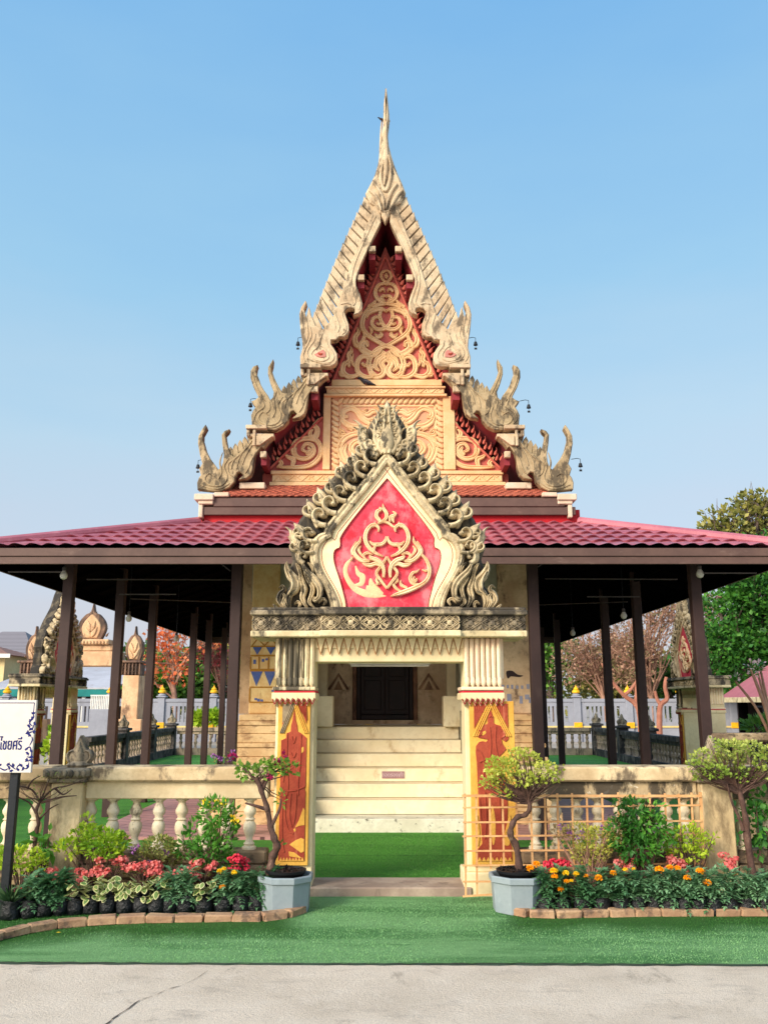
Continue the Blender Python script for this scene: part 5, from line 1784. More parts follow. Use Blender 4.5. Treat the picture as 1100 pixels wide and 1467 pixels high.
for a, b in ((E0, T0), (E1, T1), (E2, T2), (E3, T3)):
    a, b = Vector(a) + Vector((0, 0, .05)), Vector(b) + Vector((0, 0, .05))
    m = M()
    m.tube([tuple(a.lerp(b, i / 8)) for i in range(9)], .07, 10)
    m.build('hip_cap', m_metal, cano, smooth=True)
# boards closing the gap to the temple roof at the sides
# underside sheet
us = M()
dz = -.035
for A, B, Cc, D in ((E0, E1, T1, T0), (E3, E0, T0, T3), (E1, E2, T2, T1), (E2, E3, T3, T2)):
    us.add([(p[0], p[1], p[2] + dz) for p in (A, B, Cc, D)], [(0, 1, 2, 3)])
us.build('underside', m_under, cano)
# fascia boards
zb0, zb1, zb2 = P(550, 808.5, 10.2)[1], P(550, 797.5, 10.2)[1], P(550, 786, 10.2)[1]
for (a, b) in ((E0, E1), (E1, E2), (E2, E3), (E3, E0)):
    for k, (z0, z1, o) in enumerate(((zb0, zb1 - .002, .0), (zb1, zb2, -.018))):
        m = M()
        if a[1] == b[1]:
            s = -1 if a[1] == CY0 else 1
            y = a[1] - s * .0
            ya, yb = sorted((y + s * (.03 + (.018 if k else 0)), y))
            m.cbox(min(a[0], b[0]) - .03, max(a[0], b[0]) + .03, ya, yb, z0, z1, .004)
        else:
            s = 1 if a[0] == CX1 else -1
            xa, xb = sorted((a[0] + s * (.03 + (.018 if k else 0)), a[0]))
            m.cbox(xa, xb, min(a[1], b[1]) + .001, max(a[1], b[1]) - .001, z0, z1, .004)
        m.build('fascia_board', m_fasc, cano)
for xa, xb in ((CX0 + .002, CX0 + .012), (CX1 - .012, CX1 - .002)):
    M().box(xa, xb, CY0 + .05, CY1 - .05, zb0 + .004, zb2 - .03).build('fascia_shade_strip', m_dark, cano)  # added dark strip, painting shade onto the inner face of the fascia
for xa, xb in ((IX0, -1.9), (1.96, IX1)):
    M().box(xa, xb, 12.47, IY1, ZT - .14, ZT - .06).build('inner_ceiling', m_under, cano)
    xe = xa if xa < 0 else xb
    M().box(xe - .03, xe + .03, 12.47, IY1, ZT - .05, ZT + .25).build('red_side_board', m_redwall, cano)
# posts
SL = (ZT - ZE) / (IY0 - CY0)
def zroof(x, y):
    d = min(y - CY0, CY1 - y, x - CX0, CX1 - x)
    return ZE + SL * d - .07
PW = .064
rows_l = [11.0, 13.2, 15.1, 18.4, 20.0, 22.0]
rows_r = [11.0, 13.6, 15.6, 20.0, 22.0]
posts = [(-3.98, y) for y in rows_l] + [(3.93, y) for y in rows_r] + [(-1.86, 11.0), (1.88, 11.0), (-1.86, 23.0), (1.88, 23.0)]
for x, y in posts:
    M().cbox(x - PW, x + PW, y - PW, y + PW, .012, zroof(x, y) + .02, .006).build('post', m_post, cano)
# beams, rafters and purlins
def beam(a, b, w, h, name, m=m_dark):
    M().bar(a, b, w, h).build(name, m, cano)
for x in (-3.98, 3.93):
    beam((x, 10.9, zroof(x, 15) - .08), (x, 23.1, zroof(x, 15) - .08), .06, .12, 'beam')
for y in (11.0, 23.0):
    z = zroof(0, y) - .08
    beam((-4.05, y, z), (4.0, y, z), .06, .12, 'beam')
for i in range(15):
    x = -4.2 + i * .6
    y0 = CY0 + .05
    y1 = min(IY0 + .2, CY0 + (x - CX0 if x < 0 else CX1 - x))
    if y1 > y0 + .3:
        beam((x, y0, zroof(x, y0) - .01), (x, y1, ZE + SL * (y1 - CY0) - .08), .05, .06, 'rafter')
for s, X0, X1 in ((-1, CX0, IX0), (1, CX1, IX1)):
    for i in range(18):
        y = 11.2 + i * .7
        if y > 23:
            continue
        d = min(abs(X1 - X0), y - CY0, CY1 - y)
        beam((X0 - s * .05, y, ZE - .07), (X0 - s * d, y, ZE + SL * d - .08), .05, .06, 'rafter')
    for d in (.7, 1.5):
        x = X0 - s * d
        beam((x, CY0 + d, ZE + SL * d - .14), (x, CY1 - d, ZE + SL * d - .14), .04, .04, 'purlin', m_dark)
for x0, y0, x1, y1 in ((-3.98, 11, -2.2, 12.6), (3.93, 11, 2.25, 12.6)):
    beam((x0, y0, zroof(x0, y0) - .03), (x1, y1, ZT - .12), .06, .1, 'hip_rafter')
# slim grey tie rods
for (a, b) in (((-3.9, 11.4, 3.2), (-2.3, 13.0, 3.42)), ((-3.9, 13.4, 3.18), (-2.2, 16.2, 3.42)), ((-3.95, 10.6, 3.18), (-4.6, 10.6, 3.18)), ((3.85, 11.4, 3.2), (2.4, 12.9, 3.42)), ((3.85, 13.8, 3.18), (2.3, 16.6, 3.42)), ((4.6, 10.7, 3.18), (3.95, 10.7, 3.18)), ((-3.95, 13.0, 3.2), (-3.1, 13.0, 3.2)), ((3.9, 13.3, 3.2), (3.1, 13.3, 3.2)), ((-1.95, 11.0, 3.25), (-2.4, 11.0, 3.6)), ((1.95, 11.0, 3.3), (2.25, 11.0, 3.5))):
    beam(a, b, .016, .016, 'tie_rod', m_rod)
# hanging bulbs
def bulb(px, py, Y, label):
    x, z = P(px, py, Y)
    t = thing('light_bulb', label, 'bulb', (x, Y, z), 'bulbs under the canopy')
    M().lathe([(.012, -.062), (.034, -.05), (.046, -.024), (.045, 0), (.03, .03), (.022, .045)], x, Y, 14, cz=z).build('bulb_glass', m_white, t, smooth=True)
    M().lathe([(.024, .046), (.026, .05), (.026, .09), (.012, .1)], x, Y, 10, cz=z).build('socket', m_rod, t, smooth=True)
    M().tube([(x, Y, z + .1), (x, Y, zroof(x, Y) + .0)], .006, 5).build('wire', m_black, t)
bulb(92, 823, 10.75, 'bare white bulb under the canopy beside the front left corner post')
bulb(185, 885, 13.2, 'bare bulb under the canopy at the second post on the left')
bulb(253, 914, 15.6, 'bare bulb under the canopy edge in front of the orange flowering tree')
bulb(1002, 821, 10.75, 'bare white bulb under the canopy beside the front right corner post')
bulb(893, 881, 13.3, 'bare bulb under the canopy before the bare brown trees, nearer of two')
bulb(820, 906, 15.6, 'bare bulb under the canopy at the right, farthest from the front edge')
# ------------------------------------------------------------------ balustrades
def bal_prof(z0, z1, r):
    h = z1 - z0
    return [(r * q, z0 + h * t) for q, t in ((1.05, 0), (1.05, .05), (.72, .07), (.85, .11), (.62, .14), (.5, .20), (.6, .26), (.88, .34), (.98, .42), (.9, .50), (.6, .56), (.85, .58), (.6, .61), (.62, .65), (.9, .70), (.95, .76), (.7, .83), (.5, .90), (.62, .94), (.95, .96), (1.0, 1))]
BY = 7.97
ZR1, ZR0, ZB0, ZS = 1.07, .947, .80, .38
def finial(x, y, z, parent, k=1.0, name='lotus_finial'):
    m = M()
    out = catmull([(-.09, .0), (-.105, .07), (-.085, .14), (-.045, .20), (0, .30), (.045, .20), (.085, .14), (.105, .07), (.09, 0)], 4)
    m.prism([(x + a * k, z + b * k) for a, b in out], y - .05 * k, y + .05 * k, .015 * k)
    for s in (-1, 1):
        volute(m, x + s * .02 * k, z + .02, pi / 2 - s * 1.4, .26 * k, .03 * k, y, .06 * k, s=s, turn=8)
        leafshape(m, x + s * .03 * k, z + .02 * k, pi / 2 + s * .25, .18 * k, .03 * k, y - .045 * k, .03 * k)
    leafshape(m, x, z + .01, pi / 2, .24 * k, .05 * k, y - .05 * k, .035 * k)
    m.lathe([(.02 * k, -.01), (.11 * k, -.005), (.13 * k, .02), (.1 * k, .045), (.05 * k, .06)], x, y, 14, cz=z)
    return m.build(name, m_finial, parent, smooth=True, ang=50)
def front_bal(x0, x1, xs, label, beam_m, posts=()):
    t = thing('balustrade', label, 'balustrade', ((x0 + x1) / 2, BY, 0), 'balustrades along the front of the court')
    M().cbox(x0, x1, BY - .15, BY + .15, ZR0 + .001, ZR1, .015).build('handrail', m_bal, t)
    M().cbox(x0, x1, BY - .09, BY + .09, ZB0, ZR0, .008).build('rail_beam', beam_m, t)
    b = M()
    b.cbox(x0, x1, BY - .11, BY + .11, .27, ZS, .015)
    b.cbox(x0, x1, BY - .15, BY + .15, .16, .269, .02)
    b.cbox(x0, x1, BY - .12, BY + .12, .0, .159, .01)
    b.build('base_beam', m_balbase, t)
    for x in xs:
        M().lathe(bal_prof(ZS, ZB0, .058), x, BY, 16).build('baluster', m_baluster, t, smooth=True, ang=40)
    for x in posts:
        p = M()
        p.cbox(x - .135, x + .135, BY - .17, BY + .17, .2, .94, .012)
        p.cbox(x - .17, x + .17, BY - .2, BY + .2, 0, .2, .015)
        pst = p.build('corner_post', m_post_stone, t)
        c = M()
        c.cbox(x - .17, x + .17, BY - .2, BY + .2, .941, .985, .01)
        c.cbox(x - .2, x + .2, BY - .23, BY + .23, .986, 1.06, .015)
        for i in range(7):
            leafshape(c, x - .16 + i * .053, 1.05, -pi / 2, .07, .022, BY - .235, .018)
        c.build('carved_capital', m_finial, pst, smooth=True)
        finial(x + .04, BY, 1.06, pst, .9)
    return t
bx_ = lambda px: P(px, 1180, BY)[0]
front_bal(-2.575, -1.0, [bx_(p) for p in (129, 161.6, 194.5, 227.5, 260, 293, 326, 358)], 'cream balustrade with turned white balusters between the gate and the sign board', m_balbeam_pale, (-2.71,))
front_bal(1.17, 2.70, [bx_(p) for p in (766, 796, 827, 857, 888, 920, 955, 980)], 'stained balustrade with flaking black beam behind the bamboo trellis', m_balbeam, (2.845,))
front_bal(-7.2, -2.85, [-3.02 - .235 * i for i in range(17)], 'darker balustrade running on past the sign board at the left edge', m_balbase)
front_bal(2.985, 7.2, [3.1 + .235 * i for i in range(17)], 'darker balustrade running on at the right edge behind the lime green tree', m_balbeam)
# inner balustrades
def inner_bal(a, b, n, label, rail, post_at=(), hz=.86):
    a, b = Vector((a[0], a[1], 0)), Vector((b[0], b[1], 0))
    L = (b - a).length
    ux = (b - a).normalized()
    t = thing('balustrade', label, 'balustrade', tuple((a + b) / 2), 'balustrades round the inner court')
    def bar(z0, z1, w, name, m):
        mm = M()
        mm.bar(tuple(a + Vector((0, 0, (z0 + z1) / 2))), tuple(b + Vector((0, 0, (z0 + z1) / 2))), w, z1 - z0)
        mm.build(name, m, t)
    bar(hz - .11, hz, .24, 'handrail', rail)
    bar(hz - .20, hz - .111, .15, 'rail_beam', rail)
    bar(.0, .22, .26, 'base_beam', rail)
    p0 = None
    prof = [(r, z) for r, z in bal_prof(.22, hz - .2, .062)][::2] + [(.06, hz - .2)]
    for i in range(n):
        q = a + ux * (L * (i + .5) / n)
        if p0 is None:
            p0 = M().lathe(prof, q.x, q.y, 8).build('baluster', m_greybal, t, smooth=True)
            base = q.copy()
        else:
            c = p0.copy()
            COL.objects.link(c)
            c.parent = t
            c.location = p0.location + (q - base)
    for k in post_at:
        q = a + ux * (L * k)
        p = M()
        p.cbox(q.x - .14, q.x + .14, q.y - .14, q.y + .14, 0, hz + .06, .01)
        p.cbox(q.x - .19, q.x + .19, q.y - .19, q.y + .19, hz + .061, hz + .13, .015)
        pst = p.build('post', rail, t)
        finial(q.x, q.y, hz + .13, pst, 1.1)
BX, BYB = 6.8, 28.8
inner_bal((-BX, 8.4), (-BX, 17.9), 38, 'dark balustrade on the left side of the court, nearer than the side gate', m_darkbal, (.62,))
inner_bal((-BX, 20.6), (-BX, BYB), 32, 'dark balustrade on the left side of the court, beyond the side gate', m_darkbal, (.35, .7, 1))
inner_bal((BX, 8.4), (BX, 17.9), 38, 'dark balustrade on the right side of the court, nearer than the side gate', m_darkbal, (.62,))
inner_bal((BX, 20.6), (BX, BYB), 32, 'dark balustrade on the right side of the court, beyond the side gate', m_darkbal, (.3, .62, 1))
inner_bal((-BX + .2, BYB), (BX - .2, BYB), 56, 'weathered balustrade closing the far end of the court', m_greybal, (.2, .42, .6, .8))
rl = thing('concrete_rail', 'brown concrete rail behind the lime green tree at the right edge', 'rail', (5.6, 11, 0))
x0, z0 = P(1016, 1062, 11)
x1, z1 = P(1130, 1050, 11)
M().cbox(x0, x1 + 1.5, 10.9, 11.15, z0, z1, .02).build('rail_top', m_balbase, rl)
for k in (.3, 1.4, 2.5):
    M().cbox(x0 + k, x0 + k + .16, 10.95, 11.1, .0, z0 - .002, .01).build('rail_post', m_balbase, rl)

# side gates: copies of the front gate turned to face the court -------
dup(gate, (-6.9, 18.4, -.1), pi / 2, (1.12, 1, .93), 'shaded side gateway at the left of the court, half hidden by the corner post')
dup(gate, (6.8, 19.25, -.1), -pi / 2, .93, 'shaded side gateway with red pediment at the right of the court')

# ------------------------------------------------------------------ sign board
YS = 7.1
sg_t = thing('sign_board', 'white sign board with blue Thai lettering and flowery border on a black post', 'sign', (-2.89, YS, 0))
q0, q1 = P(50, 1107, YS), P(54, 1003, YS)
BX1 = P(50, 1055, YS)[0]
M().cbox(BX1 - .92, BX1, YS - .015, YS + .015, q0[1], q1[1], .003).build('board', m_sign, sg_t)
M().cbox(-2.925, -2.86, YS + .0155, YS + .07, .0, q1[1] - .04, .004).build('post', m_black, sg_t)
M().cbox(BX1 - .72, BX1 - .655, YS + .0155, YS + .07, .0, q1[1] - .04, .004).build('post', m_black, sg_t)
tm = text_mesh('ไชยศรี', 1.0, m_signblue)
xs_ = [v[0] for v in tm.v]
zs_ = [v[1] for v in tm.v]
px0, pz0 = P(0.5, 1074, YS)
px1, pz1 = P(34, 1054, YS)
sx = (px1 - px0) / (max(xs_) - min(xs_))
sz = (P(0, 1053.5, YS)[1] - P(0, 1073, YS)[1]) / (max(zs_) - min(zs_)) * 1.0
tm.v = [(px0 + (x - min(xs_)) * sx, YS - .0165, pz0 + (z - min(zs_)) * sz) for x, z, _ in tm.v]
v0, f0 = list(tm.v), list(tm.f)
for k, dx in enumerate((-.0022, .0022)):
    tm.add([(x + dx, y - .0004 * (k + 1), z) for x, y, z in v0], f0)
tm.build('lettering', m_signblue, sg_t, fix=False)
bd = M()
S1 = lambda pts, w: bd.rib(catmull([P(x, y, YS) for x, y in pts], 5), [w * .0055 * (.3 + .7 * sin(pi * (i + .5) / ((len(pts) - 1) * 5 + 1))) for i in range((len(pts) - 1) * 5 + 1)], YS - .016, .0015)
zt_ = P(50, 1007, YS)[1]
xr_ = P(51, 1007, YS)[0]
bd.rib([(BX1 - .89, zt_), (xr_, zt_)], .003, YS - .016, .0012)
bd.rib([(xr_, zt_), (P(49.5, 1022, YS)[0], P(49.5, 1022, YS)[1])], .003, YS - .016, .0012)
rb = random.Random(6)
for pts in ([(49, 1023), (50, 1027), (47, 1031)], [(47, 1031), (44, 1036), (48, 1040)], [(50, 1038), (48, 1044), (43, 1046)], [(50, 1048), (45, 1049), (41, 1052)], [(47, 1055), (48, 1060), (44, 1068)], [(38, 1074), (44, 1070), (47, 1076)], [(47, 1076), (46, 1084), (40, 1084)],
            [(46, 1087), (42, 1090), (39, 1087)], [(43, 1092), (41, 1100), (36, 1101)], [(34, 1099), (29, 1096), (25, 1101)], [(24, 1102), (19, 1098), (14, 1094)], [(13, 1101), (8, 1103), (0, 1099)], [(0, 1098), (-6, 1103), (-12, 1100)], [(-14, 1096), (-20, 1102), (-28, 1099)]):
    S1(pts, 1.0)
for x, y, a in ((49, 1023, 1.5), (49, 1028, 3.6), (46, 1033, 2.4), (44, 1039, 3.9), (50, 1037, .4), (47, 1043, 4.4), (42, 1050, 2.6), (45, 1052, 4.0), (49, 1049, .3), (40, 1074, 2.2), (42, 1078, 4), (45, 1076, .5), (46, 1083, 5), (41, 1089, 2.8), (45, 1090, .6), (42, 1096, 4.2), (36, 1101, 3), (31, 1097, 1.2), (28, 1101, 4.2), (20, 1097, .8), (16, 1099, 3.6), (17, 1103, 5.2), (14, 1096, 2.2), (2, 1097, 2), (-2, 1100, 4), (-14, 1096, 1)):
    x_, z_ = P(x, y, YS)
    for k in range(3):
        leafshape(bd, x_, z_, a + (k - 1) * .8, .022 * rb.uniform(.8, 1.2), .0075, YS - .016, .0015)
bd.build('flower_border', m_signblue, sg_t)

# ------------------------------------------------------------------ bamboo trellis
YT = 7.70
trl_ = thing('trellis', 'split bamboo trellis leaning by the right gate pillar behind the flowers', 'trellis', (1.6, YT, 0))
tx = lambda px, py: P(px, py, YT)
for i, px in enumerate((666, 682, 701, 719.5, 739, 760, 780, 798, 819, 840, 862, 885, 907, 930, 952, 972, 990, 1003)):
    top = 1137 if px > 670 else 1136
    xt, zt2 = tx(px, top + rb.uniform(-2, 1))
    bot = 1284 if px < 690 else (1245 if px < 770 else 1262)
    xb, zb = tx(px + (px - 666) * .0 + (6 if px < 700 else 8) * (px - 550) / 600, bot)
    w = .016 if px < 1000 else .026
    M().bar((xt, YT + .006, zt2), (xb, YT + .006, max(zb, .02)), .008, w, up=(1, 0, 0)).build('upright', m_bamboo, trl_)
for py, xe in ((1140, 1004), (1157, 1001), (1178, 1004), (1198, 1004), (1219, 1004), (1240, 1004), (1263, 1004), (1284, 712)):
    a, b = tx(663 + rb.uniform(-2, 2), py), tx(xe, py + rb.uniform(-1, 1) - (3 if py > 1150 else 0))
    M().bar((a[0], YT - .006, max(a[1], .02)), (b[0], YT - .006, max(b[1], .02)), .009, .02 if py == 1140 else .014).build('crosspiece', m_bamboo, trl_)

# ------------------------------------------------------------------ brick edging
def brick(cx, cy, rz, L, label, group, k):
    q = random.Random(k)
    m = M()
    w, h = .10, .06
    m.cbox(-L / 2, L / 2, -w / 2, w / 2, 0, h, .010)
    m.v = [(x + q.uniform(-.006, .006), y + q.uniform(-.005, .005), z + (q.uniform(-.006, .006) if z > .03 else 0)) for x, y, z in m.v]
    m.xf(Matrix.Translation((cx, cy, .006)) @ Matrix.Rotation(rz + q.uniform(-.03, .03), 4, 'Z'))
    o = m.build('brick', m_brick, None, origin=(cx, cy, .006))
    tag(o, label, 'brick', group)
def edging(path_px, n, side, labels):
    pts = catmull([G(x, y, 0) for x, y in path_px], 8)
    # points at equal distance
    q = resample(pts, n + 1)
    for i in range(n):
        a, b = q[i], q[i + 1]
        L = math.dist(a, b) - .008
        brick((a[0] + b[0]) / 2, (a[1] + b[1]) / 2 + .05, atan2(b[1] - a[1], b[0] - a[0]), L, labels(i), side, i + len(side))
edging([(-80, 1374), (-10, 1352), (40, 1340), (78, 1334), (130, 1329), (200, 1326), (260, 1325), (330, 1324), (392, 1323), (432, 1311)], 13, 'bricks edging the left flower bed',
       lambda i: ORD[12 - i] + ' worn brick from the grey pot along the edging of the left flower bed' if i < 12 else 'tilted end brick in front of the left grey pot')
edging([(727, 1312), (766, 1319), (810, 1319), (900, 1317), (1000, 1316), (1100, 1316), (1180, 1317)], 12, 'bricks edging the right flower bed',
       lambda i: 'broken end brick below the right grey pot' if i == 0 else ORD[i] + ' worn brick after the end brick along the edging of the right flower bed')
# ------------------------------------------------------------------ potted flowers and shrubs
rp_ = random.Random(21)
def bag(x, y, r, h, parent, seed):
    q = random.Random(seed)
    m = M()
    n = 14
    ph = [q.uniform(0, 6.28) for _ in range(4)]
    o = len(m.v)
    prof = [(.90, 0), (1.04, .08), (1.08, .45), (1.0, .8), (1.03, .95), (1.06, 1.0), (.9, .97), (.86, .86)]
    vs, fs = [], []
    for k, t in prof:
        for i in range(n):
            a = 2 * pi * i / n
            rr_ = r * k * (1 + .06 * sin(3 * a + ph[0] + t * 3) + .05 * sin(7 * a + ph[1] - t * 5)) + q.uniform(-.003, .003)
            vs.append((x + rr_ * cos(a), y + rr_ * sin(a), .008 + h * t + (.012 * sin(2 * a + ph[2]) if t > .9 else 0)))
    for j in range(len(prof) - 1):
        for i in range(n):
            l = (i + 1) % n
            fs.append((j * n + i, j * n + l, (j + 1) * n + l, (j + 1) * n + i))
    fs.append(tuple(range(n))[::-1])
    m.add(vs, fs)
    b = m.build('nursery_bag', m_bag, parent, smooth=True, ang=50)
    M().lathe([(r * .86, h * .84), (r * .5, h * .88), (.004, h * .88)], x, y, 12).build('soil', m_soil, b)
def frond(m, p, d, L, nl, ll, lw, q):
    d = d.normalized()
    up = Vector((0, 0, 1))
    for i in range(nl):
        t = (i + 1) / nl
        pos = p + d * (L * t) + Vector((0, 0, -.35 * L * t * t))
        side = d.cross(up)
        side = side.normalized() if side.length > .01 else Vector((1, 0, 0))
        for s in (-1, 1):
            dd = d * .75 + side * s * .9 + Vector((0, 0, q.uniform(-.25, .2)))
            leaf(m, pos, dd, up, ll * (1 - .35 * t) * q.uniform(.8, 1.2), lw)
    leaf(m, p + d * L + Vector((0, 0, -.35 * L)), d - Vector((0, 0, .4)), up, ll, lw)
def pompon(x, y, z, r, mt, parent, q, name='flower_head'):
    m = M()
    for _ in range(110):
        v = Vector((q.uniform(-1, 1), q.uniform(-1, 1), q.uniform(-.35, 1)))
        if v.length < .2:
            continue
        v.normalize()
        p = Vector((x, y, z)) + Vector((v.x * r * .6, v.y * r * .6, v.z * r * .4))
        leaf(m, p, v + Vector((0, 0, .15)), rv(q) + Vector((0, 0, .6)), r * .55, r * .22)
    m.lathe([(r * .2, -r * .3), (r * .7, -r * .1), (r * .75, r * .1), (r * .5, r * .35), (.002, r * .45)], x, y, 10, cz=z)
    m.build(name, mt, parent)
def marigold(px, py_base, Y, label, group, seed, flowers=(), tall=1.0, spread=1.0):
    q = random.Random(seed)
    x = P(px, py_base, Y)[0]
    t = thing('marigold', label, 'flower', (x, Y, 0), group)
    bag(x, Y, .068, .125, t, seed)
    m = M()
    for i in range(74):
        a = q.uniform(0, 2 * pi)
        el = q.uniform(-.6, 1.25)
        h = q.uniform(.12, .31) * tall
        frond(m, Vector((x + q.uniform(-.025, .025), Y + q.uniform(-.025, .025), h)), Vector((cos(a) * cos(el), sin(a) * cos(el), sin(el) * .9)), q.uniform(.07, .115) * spread, 6, .044, .0098, q)
    m.build('foliage', l_mari, t, fix=False)
    st = M()
    for k in range(4):
        a = q.uniform(0, 6.28)
        st.tube([(x, Y, .12), (x + .03 * cos(a), Y + .03 * sin(a), .2 * tall), (x + .05 * cos(a), Y + .05 * sin(a), .26 * tall)], .003, 5)
    st.build('stem', l_mari, t)
    for fx, fy, r, c in flowers:
        X, Z = P(fx, fy, Y - .06)
        pompon(X, Y - .06, Z, r, f_orange if c == 'o' else f_yel, t, q)
    return t
GM_R = 'marigolds in black bags in the right bed'
GM_L = 'marigolds in black bags in the left bed'
fl_r = {0: [(759, 1244, .03, 'o'), (768, 1238, .028, 'o')], 1: [(793, 1248, .03, 'y'), (794, 1256, .027, 'o')], 2: [(810, 1251, .026, 'y'), (803, 1274, .024, 'o'), (811, 1263, .022, 'o'), (818, 1262, .016, 'y')], 3: [(825, 1252, .024, 'y'), (839, 1255, .018, 'o')],
        4: [(857, 1258, .031, 'o')], 5: [(878, 1251, .026, 'o'), (895, 1246, .019, 'y')], 6: [(907, 1245, .015, 'y')], 7: [(944, 1246, .034, 'o')], 8: [(959, 1243, .027, 'o'), (970, 1244, .025, 'o')], 9: [(984, 1258, .029, 'o')], 10: [(1002, 1248, .030, 'o')], 11: [(1012, 1265, .033, 'o')]}
pos_r = [781, 806, 834, 862, 889, 914, 937, 959, 980, 1001, 1023, 1046, 1071, 1097, 1124]
for i, px in enumerate(pos_r):
    fx = fl_r.get(i, [])
    col = {'o': 'orange', 'y': 'yellow'}
    cs = sorted({col[f[3]] for f in fx})
    desc = ('marigold with ' + ' and '.join(cs) + (' flower' if len(fx) == 1 else ' flowers')) if fx else 'marigold without flowers'
    marigold(px, 1306, 7.27 + rp_.uniform(-.02, .02), desc + ', ' + ORD[i] + ' plant from the grey pot in the right bed', GM_R, 100 + i, fx)
lm = {3: [], 2: [], 12: [], 13: [], 16: [(315, 1248, .022, 'y'), (336, 1250, .023, 'y'), (319, 1271, .026, 'o'), (321, 1245, .02, 'y')], 17: [], 18: [], 19: [], 20: []}
lp = [(41, 1312), (63, 1310), (86, 1308), (244, 1305), (266, 1305), (321, 1305), (345, 1305), (366, 1304), (386, 1303)]
for i, (px, py) in enumerate(lp):
    k = len(lp) - 1 - i
    fx = lm[16] if px == 321 else []
    marigold(px, py, G(px, py + 4)[1], ('marigold with yellow flowers, ' if fx else 'flowerless marigold, ') + ORD[k] + ' of its kind from the grey pot in the left bed', GM_L, 200 + i, fx, tall=.95)
# variegated plants: cream rimmed oval leaves
def variegated(px, py, label, seed):
    q = random.Random(seed)
    x, y = G(px, py + 4)
    t = thing('variegated_plant', label, 'plant', (x, y, 0), 'variegated plants in the left bed')
    bag(x, y, .068, .13, t, seed)
    m, c = M(), M()
    for i in range(42):
        a = q.uniform(0, 2 * pi)
        el = q.uniform(-.7, .9)
        h = q.uniform(.13, .25)
        p = Vector((x + .05 * cos(a), y + .05 * sin(a), h))
        d = Vector((cos(a) * cos(el), sin(a) * cos(el), sin(el)))
        L = q.uniform(.05, .075)
        up = rv(q) * .5 + Vector((0, 0, 1))
        w = L * .34
        dn = d.normalized()
        s = dn.cross(up).normalized()
        n = s.cross(dn)
        for mm, k, off in ((m, 1, 0), (c, .62, .0012)):
            pts = []
            for u, ww in ((0, .05), (.18, .7), (.45, 1), (.75, .75), (.93, .3), (1, .02)):
                uu = .5 + (u - .5) * (k * .5 + .5)
                pts.append((p + dn * (L * uu) + n * (off - L * .25 * uu * uu), w * ww * k))
            o = len(mm.v)
            for pt, ww in pts:
                mm.v += [tuple(pt + s * ww - n * ww * .15), tuple(pt - s * ww - n * ww * .15)]
            for j in range(5):
                mm.f.append((o + 2 * j, o + 2 * j + 1, o + 2 * j + 3, o + 2 * j + 2))
    f = m.build('foliage', mat_cream_leaf, t, fix=False)
    c.build('leaf_centre', mat_green_leaf, f, fix=False)
mat_cream_leaf = leafmat('cream_leaf_margin', c8(206, 208, 140), c8(226, 220, 170), trans=.25)
mat_green_leaf = leafmat('green_leaf_centre', c8(84, 116, 58), c8(130, 150, 84), trans=.2)
for i, (px, py) in enumerate(((108, 1307), (131, 1306), (155, 1306), (179, 1306), (203, 1306), (224, 1306), (293, 1305))):
    variegated(px, py, (ORD[i] + ' plant with cream rimmed leaves from the left end of the bed') if i < 6 else 'cream rimmed plant wedged between marigolds near the left grey pot', 300 + i)
# grassy plant at the far left
q = random.Random(77)
x, y = G(14, 1318)
t = thing('grassy_plant', 'tufted grassy plant in a black bag at the left end of the bed', 'plant', (x, y, 0))
bag(x, y, .08, .13, t, 5)
m = M()
for i in range(90):
    a = q.uniform(0, 6.28)
    leaf(m, Vector((x + .02 * cos(a), y + .02 * sin(a), .12)), Vector((cos(a), sin(a), q.uniform(.6, 2.4))), Vector((0, 0, 1)), q.uniform(.1, .2), .006)
m.build('foliage', l_grassy, t, fix=False)
# crown of thorns: coral red flower heads
def crown(px, py, Y, n, w, label, seed, mt, group):
    q = random.Random(seed)
    x, z = P(px, py, Y)
    t = thing('red_flower_plant', label, 'flower', (x, Y, 0), group)
    bag(x, Y, .075, .15, t, seed)
    st, fo, fl = M(), M(), M()
    for i in range(n):
        a = q.uniform(0, 6.28)
        r = w * q.uniform(.15, 1) ** .6
        p = Vector((x + r * cos(a), Y + r * sin(a) * .6, z + q.uniform(-.06, .06)))
        st.tube([(x, Y, .13), ((x + p.x) / 2, (Y + p.y) / 2, .12 + (p.z - .12) * .6), tuple(p)], [.007, .006, .003], 5)
        for k in range(26):
            v = rv(q)
            v.z = v.z * .7 + .2
            nrm = (v + Vector((0, -.25, .35)) + rv(q) * .5).normalized()
            c0 = p + Vector((v.x * .045, v.y * .045, v.z * .04))
            e1 = nrm.orthogonal().normalized()
            e2 = nrm.cross(e1)
            r = q.uniform(.010, .016)
            o = len(fl.v)
            fl.v.append(tuple(c0 - nrm * .003))
            for u in range(8):
                a_ = u * pi / 4
                rr_ = r * (1 if u % 2 == 0 else .7)
                fl.v.append(tuple(c0 + (e1 * cos(a_) + e2 * sin(a_)) * rr_))
            for u in range(8):
                fl.f.append((o, o + 1 + u, o + 1 + (u + 1) % 8))
        for k in range(5):
            aa = q.uniform(0, 6.28)
            leaf(fo, p + Vector((0, 0, -.03 - .03 * q.random())), Vector((cos(aa), sin(aa), .1)), Vector((0, 0, 1)), .055, .014)
    st.build('stem', m_bark, t)
    fo.build('foliage', l_olive, t, fix=False)
    fl.build('flower_head', mt, t, fix=False)
GC = 'red flowering plants behind the front row'
